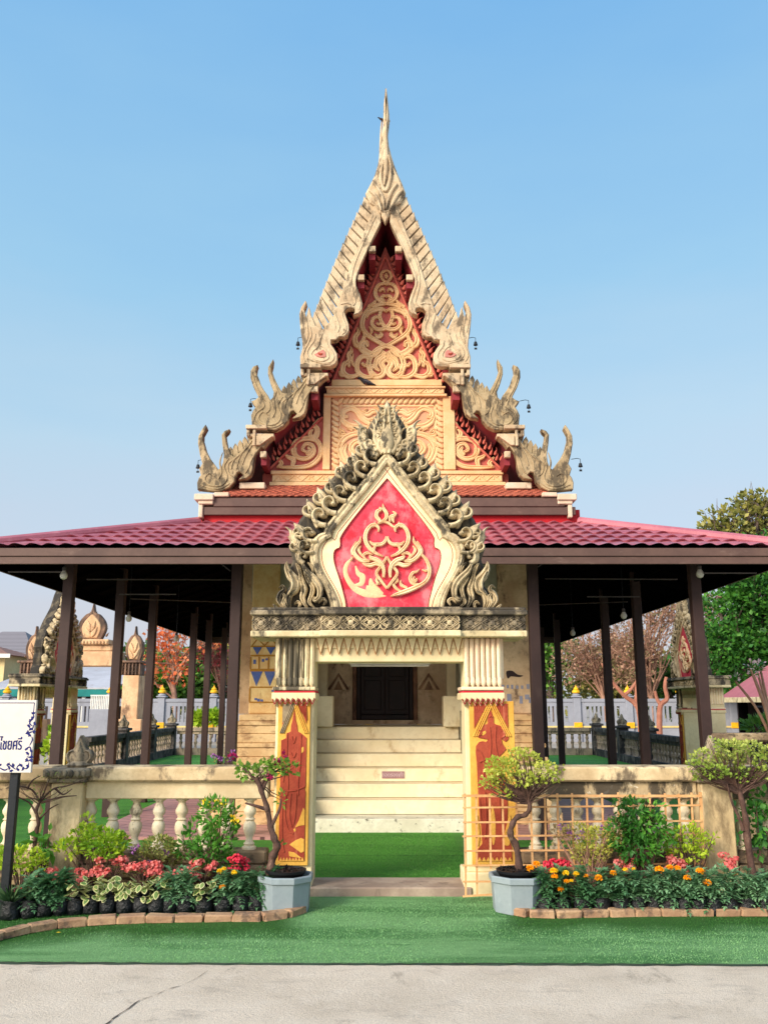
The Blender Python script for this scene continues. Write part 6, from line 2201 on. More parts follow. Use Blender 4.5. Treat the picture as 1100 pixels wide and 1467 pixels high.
for i, (px, py, n, w, mt, lb) in enumerate(((28, 1282, 5, .08, f_red, 'coral red flowering plant at the far left behind the sign post'), (84, 1256, 9, .13, f_red, 'coral red flowering plant in front of the low lime green shrub at left'), (128, 1254, 8, .11, f_red, 'coral red flowering plant left of the tallest red flower cluster in the left bed'),
        (160, 1243, 10, .11, f_red, 'tall coral red flowering plant in the middle of the left bed'), (206, 1248, 12, .14, f_red, 'broad coral red flowering plant with purple blooms just above it'), (236, 1256, 8, .1, f_red, 'coral red flowering plant right of the broad one with one flower hanging low'), (288, 1245, 11, .14, f_red, 'coral red flowering plant in front of the tall yellow flowered shrub'), (346, 1239, 9, .085, f_crim, 'crimson flowering plant nearest the bougainvillea trunk'),
        (800, 1244, 9, .10, f_crim, 'crimson flowering plant nearest the right grey pot'), (893, 1237, 8, .10, f_red, 'red flowering plant left of the tall bushy green shrub base'), (968, 1236, 9, .11, f_red, 'red flowering plant below the lime shrub at the end of the trellis'), (1052, 1235, 7, .10, f_red, 'coral red flowering plant beside the foot of the lime green tree'))):
    crown(px, py, 7.50 if 70 < px else 7.2, n, w, lb, 400 + i, mt, GC)
# loose shrubs
def shrub(name, label, px, py, Y, blobs_px, n, L, w, mt, seed, stems=6, bark=m_bark, flowers=None, up=.4, cat='shrub', pot=True, h0=.1):
    global RND
    q = random.Random(seed)
    x, _ = P(px, py, Y)
    t = thing(name, label, cat, (x, Y, 0))
    if pot:
        bag(x, Y, .09, .16, t, seed)
    bl = []
    s_ = Y / 1.055 / F
    for bx, by, bw, bh in blobs_px:
        X, Z = P(bx, by, Y)
        bl.append((X, Y + q.uniform(-.05, .05), Z, bw * s_, bw * s_ * .85, bh * s_))
    st = M()
    for b in bl:
        for k in range(max(2, stems // max(1, len(bl)) + 1)):
            e = Vector((b[0] + q.uniform(-.7, .7) * b[3], b[1] + q.uniform(-.7, .7) * b[4], b[2] + q.uniform(-.3, .8) * b[5]))
            mid = Vector((x, Y, h0)).lerp(e, .5) + Vector((q.uniform(-.03, .03), q.uniform(-.03, .03), .02))
            st.tube([(x + q.uniform(-.02, .02), Y + q.uniform(-.02, .02), h0 * .7), tuple(mid), tuple(e)], [.009, .006, .002], 5)
    st.build('branches', bark, t)
    RND.seed(seed)
    m = M()
    foliage(m, bl, n, L, w, up=up, shell=.5)
    m.build('foliage', mt, t, fix=False)
    if flowers:
        fm, pts, k, fl_, fw_ = flowers
        f = M()
        for fx, fy in pts:
            X, Z = P(fx, fy, Y - .07)
            for _ in range(k):
                v = rv(q)
                leaf(f, Vector((X, Y - .07, Z)) + v * fl_ * .5, v + Vector((0, 0, .2)), rv(q), fl_, fw_)
        f.build('flowers', fm, t, fix=False)
    return t
shrub('low_shrub', 'low lime green shrub behind the sign post at the left edge', 35, 1235, 7.5, [(30, 1232, 30, 18), (52, 1240, 16, 12), (15, 1228, 20, 16)], 700, .035, .011, l_yellowgreen, 501)
shrub('broad_leaf_plant', 'small plant with large drooping leaves in front of the left corner post', 66, 1215, 7.7, [(68, 1206, 14, 20), (58, 1215, 12, 14)], 30, .10, .028, l_green, 502, up=-.2)
shrub('lime_shrub', 'spreading lime green shrub in front of the left balustrade', 140, 1225, 7.62, [(150, 1203, 30, 14), (125, 1195, 22, 12), (172, 1206, 16, 12), (100, 1215, 20, 12), (120, 1180, 12, 10), (152, 1215, 30, 12)], 900, .042, .014, l_yellowgreen, 503, stems=14)
shrub('dusky_shrub', 'dusky olive shrub with small purple blooms in the left bed', 230, 1230, 7.62, [(228, 1215, 26, 16), (208, 1226, 18, 12), (250, 1222, 16, 16), (240, 1232, 18, 10)], 800, .032, .010, l_olive, 504, flowers=(f_purple, [(196, 1213), (190, 1218), (238, 1222), (214, 1236)], 10, .025, .010))
shrub('flowering_shrub', 'tall bright green shrub with yellow flowers in front of the balustrade', 305, 1230, 7.6, [(308, 1165, 22, 22), (318, 1195, 22, 22), (300, 1215, 26, 18), (280, 1195, 14, 22), (268, 1212, 14, 18), (332, 1172, 12, 14), (312, 1228, 24, 14)], 1000, .055, .012, l_green, 505, stems=16, flowers=(f_yel, [(296, 1150), (312, 1150), (322, 1152), (304, 1160), (338, 1178), (334, 1172), (290, 1155)], 9, .03, .008))
shrub('dusky_shrub', 'yellowish purple flowering shrub against the trellis in the right bed', 845, 1230, 7.55, [(830, 1200, 26, 18), (860, 1205, 26, 18), (800, 1195, 12, 14), (878, 1190, 16, 16), (845, 1222, 30, 12)], 1050, .03, .009, leafmat('yellowish_leaf', c8(150, 158, 60), c8(196, 190, 84), c8(130, 110, 76), trans=.3), 506, stems=22, bark=m_twig, flowers=(f_purple, [(802, 1184), (862, 1186), (826, 1200), (815, 1194), (834, 1192)], 9, .022, .009))
shrub('bushy_shrub', 'tall bushy fresh green shrub in the middle of the right bed', 912, 1235, 7.52, [(905, 1165, 20, 20), (920, 1185, 30, 22), (895, 1195, 24, 22), (935, 1160, 14, 12), (945, 1195, 18, 18), (912, 1215, 28, 18), (892, 1150, 10, 10)], 1500, .055, .012, l_green, 507, stems=18, up=-.15)
shrub('lime_shrub', 'lime green shrub at the right end of the trellis', 985, 1235, 7.6, [(985, 1200, 26, 16), (1005, 1212, 18, 14), (968, 1212, 16, 12), (980, 1222, 26, 10), (1018, 1200, 8, 8), (970, 1188, 8, 8), (995, 1186, 8, 7)], 620, .034, .010, l_yellowgreen, 508, stems=12)
# octagonal grey planters with bonsai ---------------------------------
def planter(px, py, Y, R, H, label, name='planter'):
    x = P(px, py, Y)[0]
    t = thing(name, label, 'planter', (x, Y, .012))
    m = M()
    vs, fs = [], []
    prof = [(.90, 0), (.92, .01), (.985, .82), (1.05, .825), (1.06, .84), (1.06, .97), (1.03, 1.0), (.95, 1.0), (.93, .97), (.90, .8)]
    for k, z in prof:
        for i in range(8):
            a = 2 * pi * (i + .5) / 8
            vs.append((x + R * k * cos(a), Y + R * k * sin(a), .012 + H * z))
    for j in range(len(prof) - 1):
        for i in range(8):
            l = (i + 1) % 8
            fs.append((j * 8 + i, j * 8 + l, (j + 1) * 8 + l, (j + 1) * 8 + i))
    fs.append(tuple(range(8))[::-1])
    m.add(vs, fs)
    m.build('octagonal_pot', m_pot, t)
    M().lathe([(R * .9, H * .83), (.01, H * .84)], x, Y, 8, cz=.012).build('dark_soil', m_soil, t)
    ip = M()
    ip.lathe([(R * .5, H * .7), (R * .68, H * 1.02), (R * .74, H * 1.05), (R * .76, H * 1.12), (R * .70, H * 1.13), (R * .66, H * 1.08), (.01, H * 1.09)], x, Y, 24, cz=.012)
    ip.build('inner_pot', m_inner_pot, t, smooth=True)
    sl_ = M()
    for _ in range(120):
        a, r = rp_.uniform(0, 6.28), R * .62 * sqrt(rp_.random())
        leaf(sl_, Vector((x + r * cos(a), Y + r * sin(a), .012 + H * 1.1)), rv(rp_) + Vector((0, 0, .3)), Vector((0, 0, 1)), .03, .012)
    sl_.build('dry_mulch', m_soil, t, fix=False)
    return x
planter(409, 1280, 7.40, .215, .27, 'octagonal grey planter left of the gate holding the bougainvillea')
planter(742, 1280, 7.40, .225, .27, 'octagonal grey planter right of the gate holding the bonsai')
def bonsai(name, label, trunk_px, Y, rad, boughs, blobs_px, n, L, w, mt, seed, cat='tree', z0=None, depth=.8, flowers=None, wood=m_bark):
    q = random.Random(seed)
    pts = []
    for i, (x, y) in enumerate(trunk_px):
        X, Z = P(x, y, Y)
        pts.append((X, Y + .02 * sin(i * 1.7), Z))
    if z0 is not None:
        pts[0] = (pts[0][0], Y, z0)
    t = thing(name, label, cat, pts[0])
    k = catmull(pts, 5)
    m = M()
    m.tube(k, [rad * (1 - .5 * i / len(k)) * (1 + .14 * sin(i * 1.3) + q.uniform(-.06, .06)) for i in range(len(k))], 10)
    m.tube([pts[0], (pts[0][0], pts[0][1], pts[0][2] - .05)], [rad * 1.35, rad * 1.5], 10)
    m.build('trunk', wood, t, smooth=True, ang=70)
    s_ = Y / 1.05 / F
    bl = []
    blobs_px = list(blobs_px)
    if n > 1000:
        blobs_px = [(a, b, c * .72, d_ * .7) for a, b, c, d_ in blobs_px]
        for bx, by, bw, bh in list(blobs_px):
            for _ in range(4):
                blobs_px.append((bx + q.uniform(-1.45, 1.45) * bw, by + q.uniform(-1.3, 1.1) * bh, bw * q.uniform(.2, .45), bh * q.uniform(.2, .45)))
    for bx, by, bw, bh in blobs_px:
        X, Z = P(bx, by, Y)
        bl.append((X, Y + q.uniform(-.12, .12) * depth, Z, bw * s_, bw * s_ * depth, bh * s_))
    br = M()
    for bgh in boughs:
        c = []
        for i, (x, y) in enumerate(bgh):
            X, Z = P(x, y, Y)
            c.append((X, Y + q.uniform(-.03, .03) * i, Z))
        c = catmull(c, 4)
        br.tube(c, [rad * .5 * (1 - .75 * i / len(c)) for i in range(len(c))], 7)
    tip = Vector(pts[-1])
    for b in bl:
        for _ in range(2):
            e = Vector((b[0] + q.uniform(-.8, .8) * b[3], b[1] + q.uniform(-.8, .8) * b[4], b[2] + q.uniform(-.5, .6) * b[5]))
            s0 = tip.lerp(Vector(pts[-2]), q.random() * .6)
            md = s0.lerp(e, .55) + Vector((q.uniform(-.03, .03), q.uniform(-.03, .03), -.02))
            br.tube([tuple(s0), tuple(md), tuple(e)], [rad * .2, rad * .12, .0015], 5)
    br.build('branches', wood, t, smooth=True)
    RND.seed(seed)
    f = M()
    foliage(f, bl, n, L, w, up=.35, shell=.5)
    f.build('crown', mt, t, fix=False)
    if flowers:
        fm, fp, kk, fl_, fw_ = flowers
        f = M()
        for fx, fy in fp:
            X, Z = P(fx, fy, Y - .06)
            for _ in range(kk):
                v = rv(q)
                leaf(f, Vector((X, Y - .06, Z)) + v * fl_ * .4, v, rv(q), fl_, fw_)
        f.build('bracts', fm, t, fix=False)
bonsai('bougainvillea', 'thin bougainvillea with twisted brown trunk and few magenta bracts in the left planter', [(388, 1252), (390, 1229), (397, 1214), (394, 1202), (388, 1186), (383, 1160), (375, 1133), (368, 1114)], 7.40, .035,
       [[(375, 1135), (385, 1112), (398, 1104), (412, 1098)], [(372, 1125), (358, 1108), (346, 1102)], [(384, 1160), (366, 1154), (352, 1150)], [(388, 1186), (400, 1160), (402, 1145)], [(380, 1150), (374, 1128), (384, 1108)]],
       [(355, 1106, 16, 9), (378, 1102, 14, 10), (400, 1098, 16, 9), (414, 1102, 12, 9), (402, 1146, 6, 10), (345, 1100, 10, 7), (398, 1212, 6, 5), (388, 1092, 10, 6)], 330, .042, .016, leafmat('bougainvillea_leaf', c8(96, 140, 50), c8(150, 180, 76), c8(120, 150, 60), trans=.35), 601, cat='bougainvillea', z0=.3, depth=.7,
       flowers=(f_mag, [(406, 1082), (397, 1091), (402, 1094), (386, 1112), (330, 1079), (336, 1084)], 9, .03, .014))
bonsai('bonsai_tree', 'bonsai with crooked dark trunk and flat lime green crown in the right planter', [(744, 1250), (740, 1214), (731, 1197), (733, 1181), (741, 1171), (752, 1168), (758, 1158), (756, 1143)], 7.40, .030,
       [[(756, 1146), (745, 1132), (725, 1122), (708, 1118)], [(756, 1144), (770, 1130), (790, 1124)], [(755, 1150), (752, 1128), (742, 1100)], [(757, 1146), (772, 1116), (776, 1098)]],
       [(712, 1098, 24, 18), (700, 1118, 18, 12), (725, 1100, 26, 18), (755, 1088, 28, 14), (780, 1102, 24, 15), (745, 1115, 28, 14), (712, 1122, 18, 12), (770, 1120, 20, 11), (720, 1136, 14, 8), (704, 1110, 12, 12), (740, 1080, 18, 9), (796, 1112, 12, 10), (735, 1142, 8, 5)], 1500, .029, .0105, l_bonsai, 602, z0=.3)
bonsai('lime_tree', 'small tree with slender trunk and pale lime crown by the right corner post', [(1080, 1246), (1072, 1208), (1068, 1180), (1062, 1152), (1056, 1122)], 7.62, .034,
       [[(1064, 1190), (1058, 1172), (1046, 1148), (1038, 1122)], [(1058, 1130), (1040, 1110), (1015, 1100)], [(1058, 1128), (1075, 1105), (1092, 1096)]],
       [(1010, 1085, 26, 14), (1040, 1070, 30, 14), (1075, 1072, 28, 14), (1050, 1092, 34, 14), (1090, 1092, 24, 16), (1020, 1104, 26, 12), (990, 1098, 14, 10), (1080, 1112, 20, 10), (1000, 1112, 14, 8), (1112, 1080, 20, 16), (1055, 1105, 22, 10), (1120, 1105, 20, 12)], 1900, .029, .0105, leafmat('pale_lime_leaf', c8(160, 172, 70), c8(212, 214, 120), c8(136, 160, 60), trans=.35), 603, z0=.01)
bonsai('bare_shrub', 'bare twisted shrub with dark trunk by the left corner post', [(48, 1222), (50, 1200), (56, 1180), (54, 1160), (60, 1145)], 7.62, .02,
       [[(58, 1150), (45, 1132), (30, 1126), (15, 1128)], [(60, 1146), (78, 1130), (96, 1126), (118, 1118)], [(58, 1150), (66, 1130), (74, 1116)], [(52, 1165), (40, 1150), (22, 1140)], [(60, 1150), (88, 1142), (110, 1140)], [(56, 1175), (70, 1160), (84, 1152)], [(40, 1130), (48, 1118), (56, 1112)], [(80, 1130), (92, 1138), (104, 1130)]],
       [(40, 1122, 24, 12), (75, 1120, 26, 12), (100, 1128, 20, 12), (60, 1135, 30, 12), (30, 1135, 20, 10), (85, 1138, 24, 8), (58, 1118, 16, 10)], 90, .018, .006, l_olive, 604, cat='shrub', z0=.01)
bonsai('pink_flowering_shrub', 'wispy shrub with pink blooms behind the balustrade left of the gate', [(330, 1150), (331, 1120), (329, 1100)], 8.35, .012, [[(329, 1100), (318, 1092), (306, 1086)], [(330, 1102), (336, 1088), (335, 1076)]], [(318, 1088, 16, 6), (334, 1082, 7, 9)], 60, .02, .007, l_olive, 605, cat='shrub', z0=.02, flowers=(f_purple, [(312, 1085), (306, 1083), (318, 1087), (334, 1078), (337, 1082), (330, 1088)], 12, .025, .010))
# black pot with young plant at the right edge
x = P(1094, 1235, 7.75)[0]
t = thing('potted_plant', 'young leafy plant in a round black pot at the right edge', 'plant', (x, 7.75, .0))
M().lathe([(.10, .01), (.125, .16), (.14, .17), (.14, .21), (.125, .21), (.115, .17), (.01, .17)], x, 7.75, 24, cz=.04).build('black_pot', m_inner_pot, t, smooth=True)
m = M()
m.tube([(x - .02, 7.75, .2), (x - .03, 7.75, .5), (x - .02, 7.76, .8)], [.009, .007, .004], 6)
m.tube([(x + .03, 7.75, .2), (x + .05, 7.75, .6)], [.008, .004], 6)
m.build('stem', m_bark, t)
RND.seed(8)
m = M()
foliage(m, [(x - .02, 7.75, .62, .13, .12, .16), (x + .05, 7.75, .78, .12, .1, .12), (x - .06, 7.75, .42, .08, .08, .06)], 260, .06, .02, up=0)
m.build('foliage', l_green, t, fix=False)
# fallen leaf on the turf
o = M()
lx, ly = G(80, 1343)
leaf(o, Vector((0, 0, .02)), Vector((1, .3, .1)), Vector((0, 0, 1)), .035, .012)
o.xf(Matrix.Translation((lx, ly, .012)))
tag(o.build('fallen_leaf', f_yel, None, origin=(lx, ly, .02), fix=False), 'small yellow leaf lying on the turf before the left bed', 'leaf')
# ------------------------------------------------------------------ beyond the court
YW = 44.0
bw = thing('boundary_wall', 'long pale grey boundary wall with slots, yellow lotus finials and ledge', 'wall', (2, YW, -.22))
zt_w = P(550, 1001, YW)[1]
def wall_at(px):
    return P(px, 1010, YW)[0]
pil = [wall_at(232) - 2.55 * 4 + 2.55 * i for i in range(17)]
proto = None
for i, x in enumerate(pil):
    if proto is None:
        p = M()
        p.cbox(x - .17, x + .17, YW - .17, YW + .17, -.22, zt_w + .06, .01)
        p.cbox(x - .24, x + .24, YW - .24, YW + .24, zt_w + .061, zt_w + .13, .02)
        a = p.build('pillar', m_grey, bw)
        f = M()
        f.lathe([(.2, .13), (.22, .18), (.16, .22), (.12, .25)], x, YW, 14, cz=zt_w)
        b = f.build('finial_base', m_grey, a, smooth=True)
        f = M()
        f.lathe([(.12, .25), (.2, .30), (.19, .38), (.11, .44), (.14, .46), (.09, .52), (.03, .6), (.004, .68)], x, YW, 14, cz=zt_w)
        c = f.build('lotus_finial', m_yel, a, smooth=True)
        yb = M().cbox(x - .2, x + .2, YW - .21, YW - .172, .44, .72, .01).build('yellow_plinth', m_yel, a)
        proto = (a, [b, c, yb], x)
    else:
        a = proto[0].copy()
        COL.objects.link(a)
        a.parent = bw
        a.location = proto[0].location + Vector((x - proto[2], 0, 0))
        for ch in proto[1]:
            k = ch.copy()
            COL.objects.link(k)
            k.parent = a
pp0 = None
for i in range(len(pil) - 1):
    x0, x1 = pil[i] + .171, pil[i + 1] - .171
    if pp0 is None:
        p = M()
        p.box(x0, x1, YW - .07, YW + .07, -.22, .5)
        p.cbox(x0, x1, YW - .11, YW + .11, zt_w - .16, zt_w, .01)
        p.box(x0, x1, YW - .068, YW + .068, zt_w - .36, zt_w - .161)
        p.box(x0, x1, YW - .068, YW + .068, .501, .74)
        n = 8
        xa, xb = x0 + .28, x1 - .28
        p.box(x0, xa, YW - .068, YW + .068, .741, zt_w - .361)
        p.box(xb, x1, YW - .068, YW + .068, .741, zt_w - .361)
        for k in range(n - 1):
            cxx = xa + (xb - xa) * (k + 1) / n
            p.box(cxx - .055, cxx + .055, YW - .066, YW + .066, .741, zt_w - .361)
        a = p.build('wall_panel', m_grey, bw)
        l = M().box(x0, x1, YW - .12, YW - .0705, .47, .55).build('yellow_ledge', m_yband, a)
        pp0 = (a, l)
    else:
        a = pp0[0].copy()
        COL.objects.link(a)
        a.parent = bw
        a.location = pp0[0].location + Vector((2.55 * i, 0, 0))
        k = pp0[1].copy()
        COL.objects.link(k)
        k.parent = a

# old stone gateway at the back left
YO = 34.0
og = thing('stone_gateway', 'old sand coloured stone gateway with leaf shaped crests behind the left side gate', 'gate', (P(125, 1000, YO)[0], YO, -.22))
so_ = P(151, 950, YO)[0] - P(150, 950, YO)[0]
m_old = mat('old_sandstone', c8(222, 184, 142), c8(196, 154, 116), 1.6, stain=c8(104, 76, 60), amt=(.52, .68), sscale=2.4, streak=.4, bump=.4, bscale=12, bdist=.03)
m_oldd = mat('old_sandstone_rim', c8(150, 116, 92), c8(110, 84, 70), 3, stain=c8(66, 54, 48), amt=(.48, .62), sscale=4, bump=.5)
def sema(px, py_base, w, h, parent, Y=YO):
    x, z = P(px, py_base, Y)
    k = so_
    o = catmull([(-.36, 0), (-.5, .3), (-.46, .55), (-.25, .78), (-.08, .86), (0, 1.12), (.08, .86), (.25, .78), (.46, .55), (.5, .3), (.36, 0)], 4)
    m = M().prism([(x + a * w * k, z + b * h * k) for a, b in o], Y - .12, Y + .12, .03)
    s = m.build('leaf_crest', m_oldd, parent)
    m = M()
    i_ = catmull([(-.24, .04), (-.34, .3), (-.3, .5), (-.12, .7), (0, .78), (.12, .7), (.3, .5), (.34, .3), (.24, .04)], 4)
    m.prism([(x + a * w * k, z + b * h * k) for a, b in i_], Y - .16, Y - .1, .03)
    for sd in (-1, 1):
        leafshape(m, x + sd * .02 * w * k, z + .08 * h * k, pi / 2 - sd * .5, .36 * h * k, .09 * w * k, Y - .17, .05)
        leafshape(m, x + sd * .02 * w * k, z + .26 * h * k, pi / 2 - sd * .3, .34 * h * k, .08 * w * k, Y - .17, .05)
    m.build('crest_face', m_old, s, smooth=True)
    m = M()
    for sd in (-1, 1):
        for j in range(6):
            u = .1 + j * .13
            flame(m, x + sd * (.5 - .05 * j - .03 * j * j * .3) * w * k, z + u * h * k, pi / 2 - sd * .8, .2 * w * k, .05 * w * k, Y, .06, s=sd)
    m.build('flame_rim', m_oldd, s, smooth=True)
def oblk(m, x0, x1, y0, y1, Y0=YO - .45, Y1=YO + .45, zmin=None):
    a, b = P(x0, y1, YO), P(x1, y0, YO)
    m.cbox(a[0], b[0], Y0, Y1, a[1] if zmin is None else zmin, b[1], .03)
for px in (190, 47):
    m = M()
    oblk(m, px - 13, px + 15, 968, 1040, zmin=-.22)
    oblk(m, px - 17, px + 19, 1030, 1040, YO - .55, YO + .55, zmin=-.22)
    p = m.build('pillar', m_old, og)
    m = M()
    oblk(m, px - 15, px + 17, 947, 950.5, YO - .5, YO + .5)
    oblk(m, px - 11, px + 14, 951, 967.5, YO - .38, YO + .5)
    for r in range(3):
        for c in range(5):
            x0 = px - 10.5 + c * 5
            oblk(m, x0, x0 + 3.4, 951.5 + r * 5.4, 953.0 + r * 5.4, YO - .44, YO - .37)
    for c in range(6):
        x0 = px - 11 + c * 5
        oblk(m, x0, x0 + 1.5, 950.8, 967.8, YO - .46, YO - .37)
    m.build('pierced_block', m_oldd, p)
    sema(px + 3, 946.5, 25, 44, p)
m = M()
oblk(m, 64, 176, 934, 955)
oblk(m, 84, 170, 925, 933.5, YO - .38, YO + .38)
oblk(m, 95, 162, 917, 924.5, YO - .5, YO + .5)
beam_o = m.build('lintel_beam', m_old, og)
sema(132, 916.5, 40, 46, beam_o)
m = M()
for c in range(14):
    oblk(m, 96 + c * 4.7, 99.5 + c * 4.7, 919, 924, YO - .55, YO - .5)
m.build('dentil_row', m_old, beam_o)

# far houses ----------------------------------------------------------
def house(name, label, Y, x0, x1, eave_y, ridge_y, roof_m, wall_m, depth=8, rid=(.3, .7), wins=(), cat='house'):
    a, b = P(x0, eave_y, Y), P(x1, eave_y, Y)
    zr = P(x0, ridge_y, Y + depth / 2)[1]
    t = thing(name, label, cat, ((a[0] + b[0]) / 2, Y, -.22))
    w = M().box(a[0] + .5, b[0] - .5, Y + .5, Y + depth - .5, -.22, a[1]).build('wall', wall_m, t)
    X0, X1 = a[0], b[0]
    r0, r1 = X0 + (X1 - X0) * rid[0], X0 + (X1 - X0) * rid[1]
    m = M()
    e = a[1]
    ym = Y + depth / 2
    m.add([(X0, Y, e), (X1, Y, e), (X1, Y + depth, e), (X0, Y + depth, e), (r0, ym, zr), (r1, ym, zr)], [(0, 1, 5, 4), (1, 2, 5), (2, 3, 4, 5), (3, 0, 4), (3, 2, 1, 0)])
    m.build('roof', roof_m, t)
    f = M()
    f.box(X0 - .02, X1 + .02, Y - .06, Y - .001, e - .18, e + .06)
    f.build('eave_board', m_white, t)
    for (wx0, wx1, wy0, wy1) in wins:
        c, d = P(wx0, wy1, Y + .5), P(wx1, wy0, Y + .5)
        q = M().cbox(c[0], d[0], Y + .42, Y + .499, c[1], d[1], .01).build('window', m_white, t)
        M().box(c[0] + .08, d[0] - .08, Y + .41, Y + .419, c[1] + .08, d[1] - .08).build('pane', m_wood, q)
def tiles_grey():
    k = NT('grey_roof_tile')
    w = k.n('ShaderNodeTexWave', wave_type='BANDS', bands_direction='Z')
    k.l(k.pos(), w.inputs['Vector'])
    w.inputs['Scale'].default_value = 2.6
    w.inputs['Distortion'].default_value = .3
    k.col(k.mix(k.ramp(w.outputs['Fac'], .1, .5), c8(96, 90, 94), c8(136, 130, 134)))
    k.b.inputs['Roughness'].default_value = .7
    return k.m
m_rg = tiles_grey()
m_cream = mat('cream_house_wall', c8(226, 206, 156), c8(214, 192, 140), .5, bump=.1)
m_pinkroof = mat('dusty_pink_roof', c8(172, 100, 106), c8(160, 90, 96), .4, stain=c8(186, 124, 126), amt=(.55, .75), sscale=1.2, rough=.6, bump=.1)
m_teal = mat('teal_awning', c8(36, 130, 124), c8(30, 112, 108), 1, bump=.1)
house('house', 'cream house with grey tiled hip roof far behind the sign at left', 62, -150, 56, 962, 905, m_rg, m_cream, 14, (.42, .60), [(2, 12, 975, 990)])
house('house', 'low house with brownish roof at the left edge behind the sign', 54, -160, 15, 938, 925, mat('brown_roof', c8(150, 110, 96), c8(130, 94, 84), 1), m_cream, 6)
sh = thing('shed', 'long shed with pale metal roof and teal awning behind the left gateways', 'shed', (-17, 48, -.22))
Ysh = 48
a, b = P(-20, 968, Ysh), P(165, 985, Ysh)
m = M()
m.add([(a[0], Ysh, b[1]), (b[0], Ysh, b[1]), (b[0], Ysh + 8, P(0, 955, Ysh + 8)[1]), (a[0], Ysh + 8, P(0, 955, Ysh + 8)[1])], [(0, 1, 2, 3)])
m.v += [(x, y, z - .08) for x, y, z in m.v]
m.f += [(7, 6, 5, 4), (0, 4, 5, 1), (1, 5, 6, 2), (2, 6, 7, 3), (3, 7, 4, 0)]
m.build('roof', mat('pale_metal_roof', c8(188, 186, 192), c8(170, 166, 170), .6, stain=c8(140, 110, 96), amt=(.6, .75), sscale=1, rough=.5), sh)
M().cbox(a[0], b[0], Ysh - .1, Ysh - .02, P(0, 998, Ysh)[1], b[1] - .1, .01).build('awning', m_teal, sh)
M().box(a[0] + .3, b[0] - .3, Ysh + 7, Ysh + 7.2, -.22, b[1]).build('back_wall', m_slot, sh)
for i in range(10):
    x = a[0] + .2 + (b[0] - a[0] - .4) * i / 9
    M().cbox(x - .09, x + .09, Ysh + .05, Ysh + .23, -.22, b[1] - .09, .01).build('post', m_white if i % 2 else m_grey, sh)
fn = thing('metal_fence', 'grey metal fence with upright bars in front of the shed', 'fence', (-14.5, 40, -.22))
x0, x1 = P(128, 1030, 40)[0], P(168, 1030, 40)[0]
zt_ = P(150, 1016, 40)[1]
M().cbox(x0, x1, 39.95, 40.05, -.22, zt_, .01).build('low_wall', m_grey, fn)
m = M()
for i in range(16):
    x = x0 + (x1 - x0) * (i + .5) / 16
    m.box(x - .02, x + .02, 39.98, 40.02, zt_, P(0, 996, 40)[1])
m.box(x0, x1, 39.97, 40.03, P(0, 997, 40)[1], P(0, 995.5, 40)[1])
m.build('bars', m_white, fn)
# pink roofed pavilion at the right
Yp = 26.0
pv = thing('pavilion', 'open pavilion with dusty pink hip roof at the right edge', 'pavilion', (13.5, Yp + 4, -.22))
ex0 = 12.55
ze = P(1030, 998, Yp)[1]
X1 = ex0 + 10
m = M()
zr = ze + 3.1
m.add([(ex0, Yp, ze), (X1, Yp, ze), (X1, Yp + 7.5, ze), (ex0, Yp + 7.5, ze), (ex0 + 3.6, Yp + 3.8, zr), (X1 - 3.6, Yp + 3.8, zr)], [(0, 1, 5, 4), (1, 2, 5), (2, 3, 4, 5), (3, 0, 4), (3, 2, 1, 0)])
m.build('roof', m_pinkroof, pv)
M().cbox(ex0 - .02, X1, Yp - .06, Yp - .002, ze - .16, ze + .02, .01).build('eave_board', m_corn_lip, pv)
M().cbox(ex0 - .07, ex0 - .022, Yp - .06, Yp + 7.5, ze - .16, ze + .02, .01).build('eave_board', m_corn_lip, pv)
for x, y in ((ex0 + .6, Yp + .6), (ex0 + 3.4, Yp + .6), (ex0 + .6, Yp + 6.8), (ex0 + .6, Yp + 3.8), (ex0 + 6, Yp + .6)):
    M().cbox(x - .13, x + .13, y - .13, y + .13, -.22, ze - .002, .01).build('post', m_dark, pv)
M().box(ex0 + .5, X1 - .4, Yp + 6.9, Yp + 7.1, -.22, ze - .002).build('back_wall', m_wood, pv)
M().cbox(ex0 + .55, ex0 + .65, Yp + 1.4, Yp + 3.4, -.22, 1.5, .02).build('partition', m_grey, pv)
m = M()
for i in range(12):
    m.box(ex0 - 1.6 + i * .18, ex0 - 1.57 + i * .18, Yp + .3, Yp + .33, -.22, 1.5)
m.box(ex0 - 1.65, ex0 + .47, Yp + .29, Yp + .34, 1.5, 1.55)
fe = m.build('iron_railing', m_black, None, origin=(ex0 - .6, Yp + .3, -.22))
tag(fe, 'thin dark iron railing beside the pink roofed pavilion', 'railing')

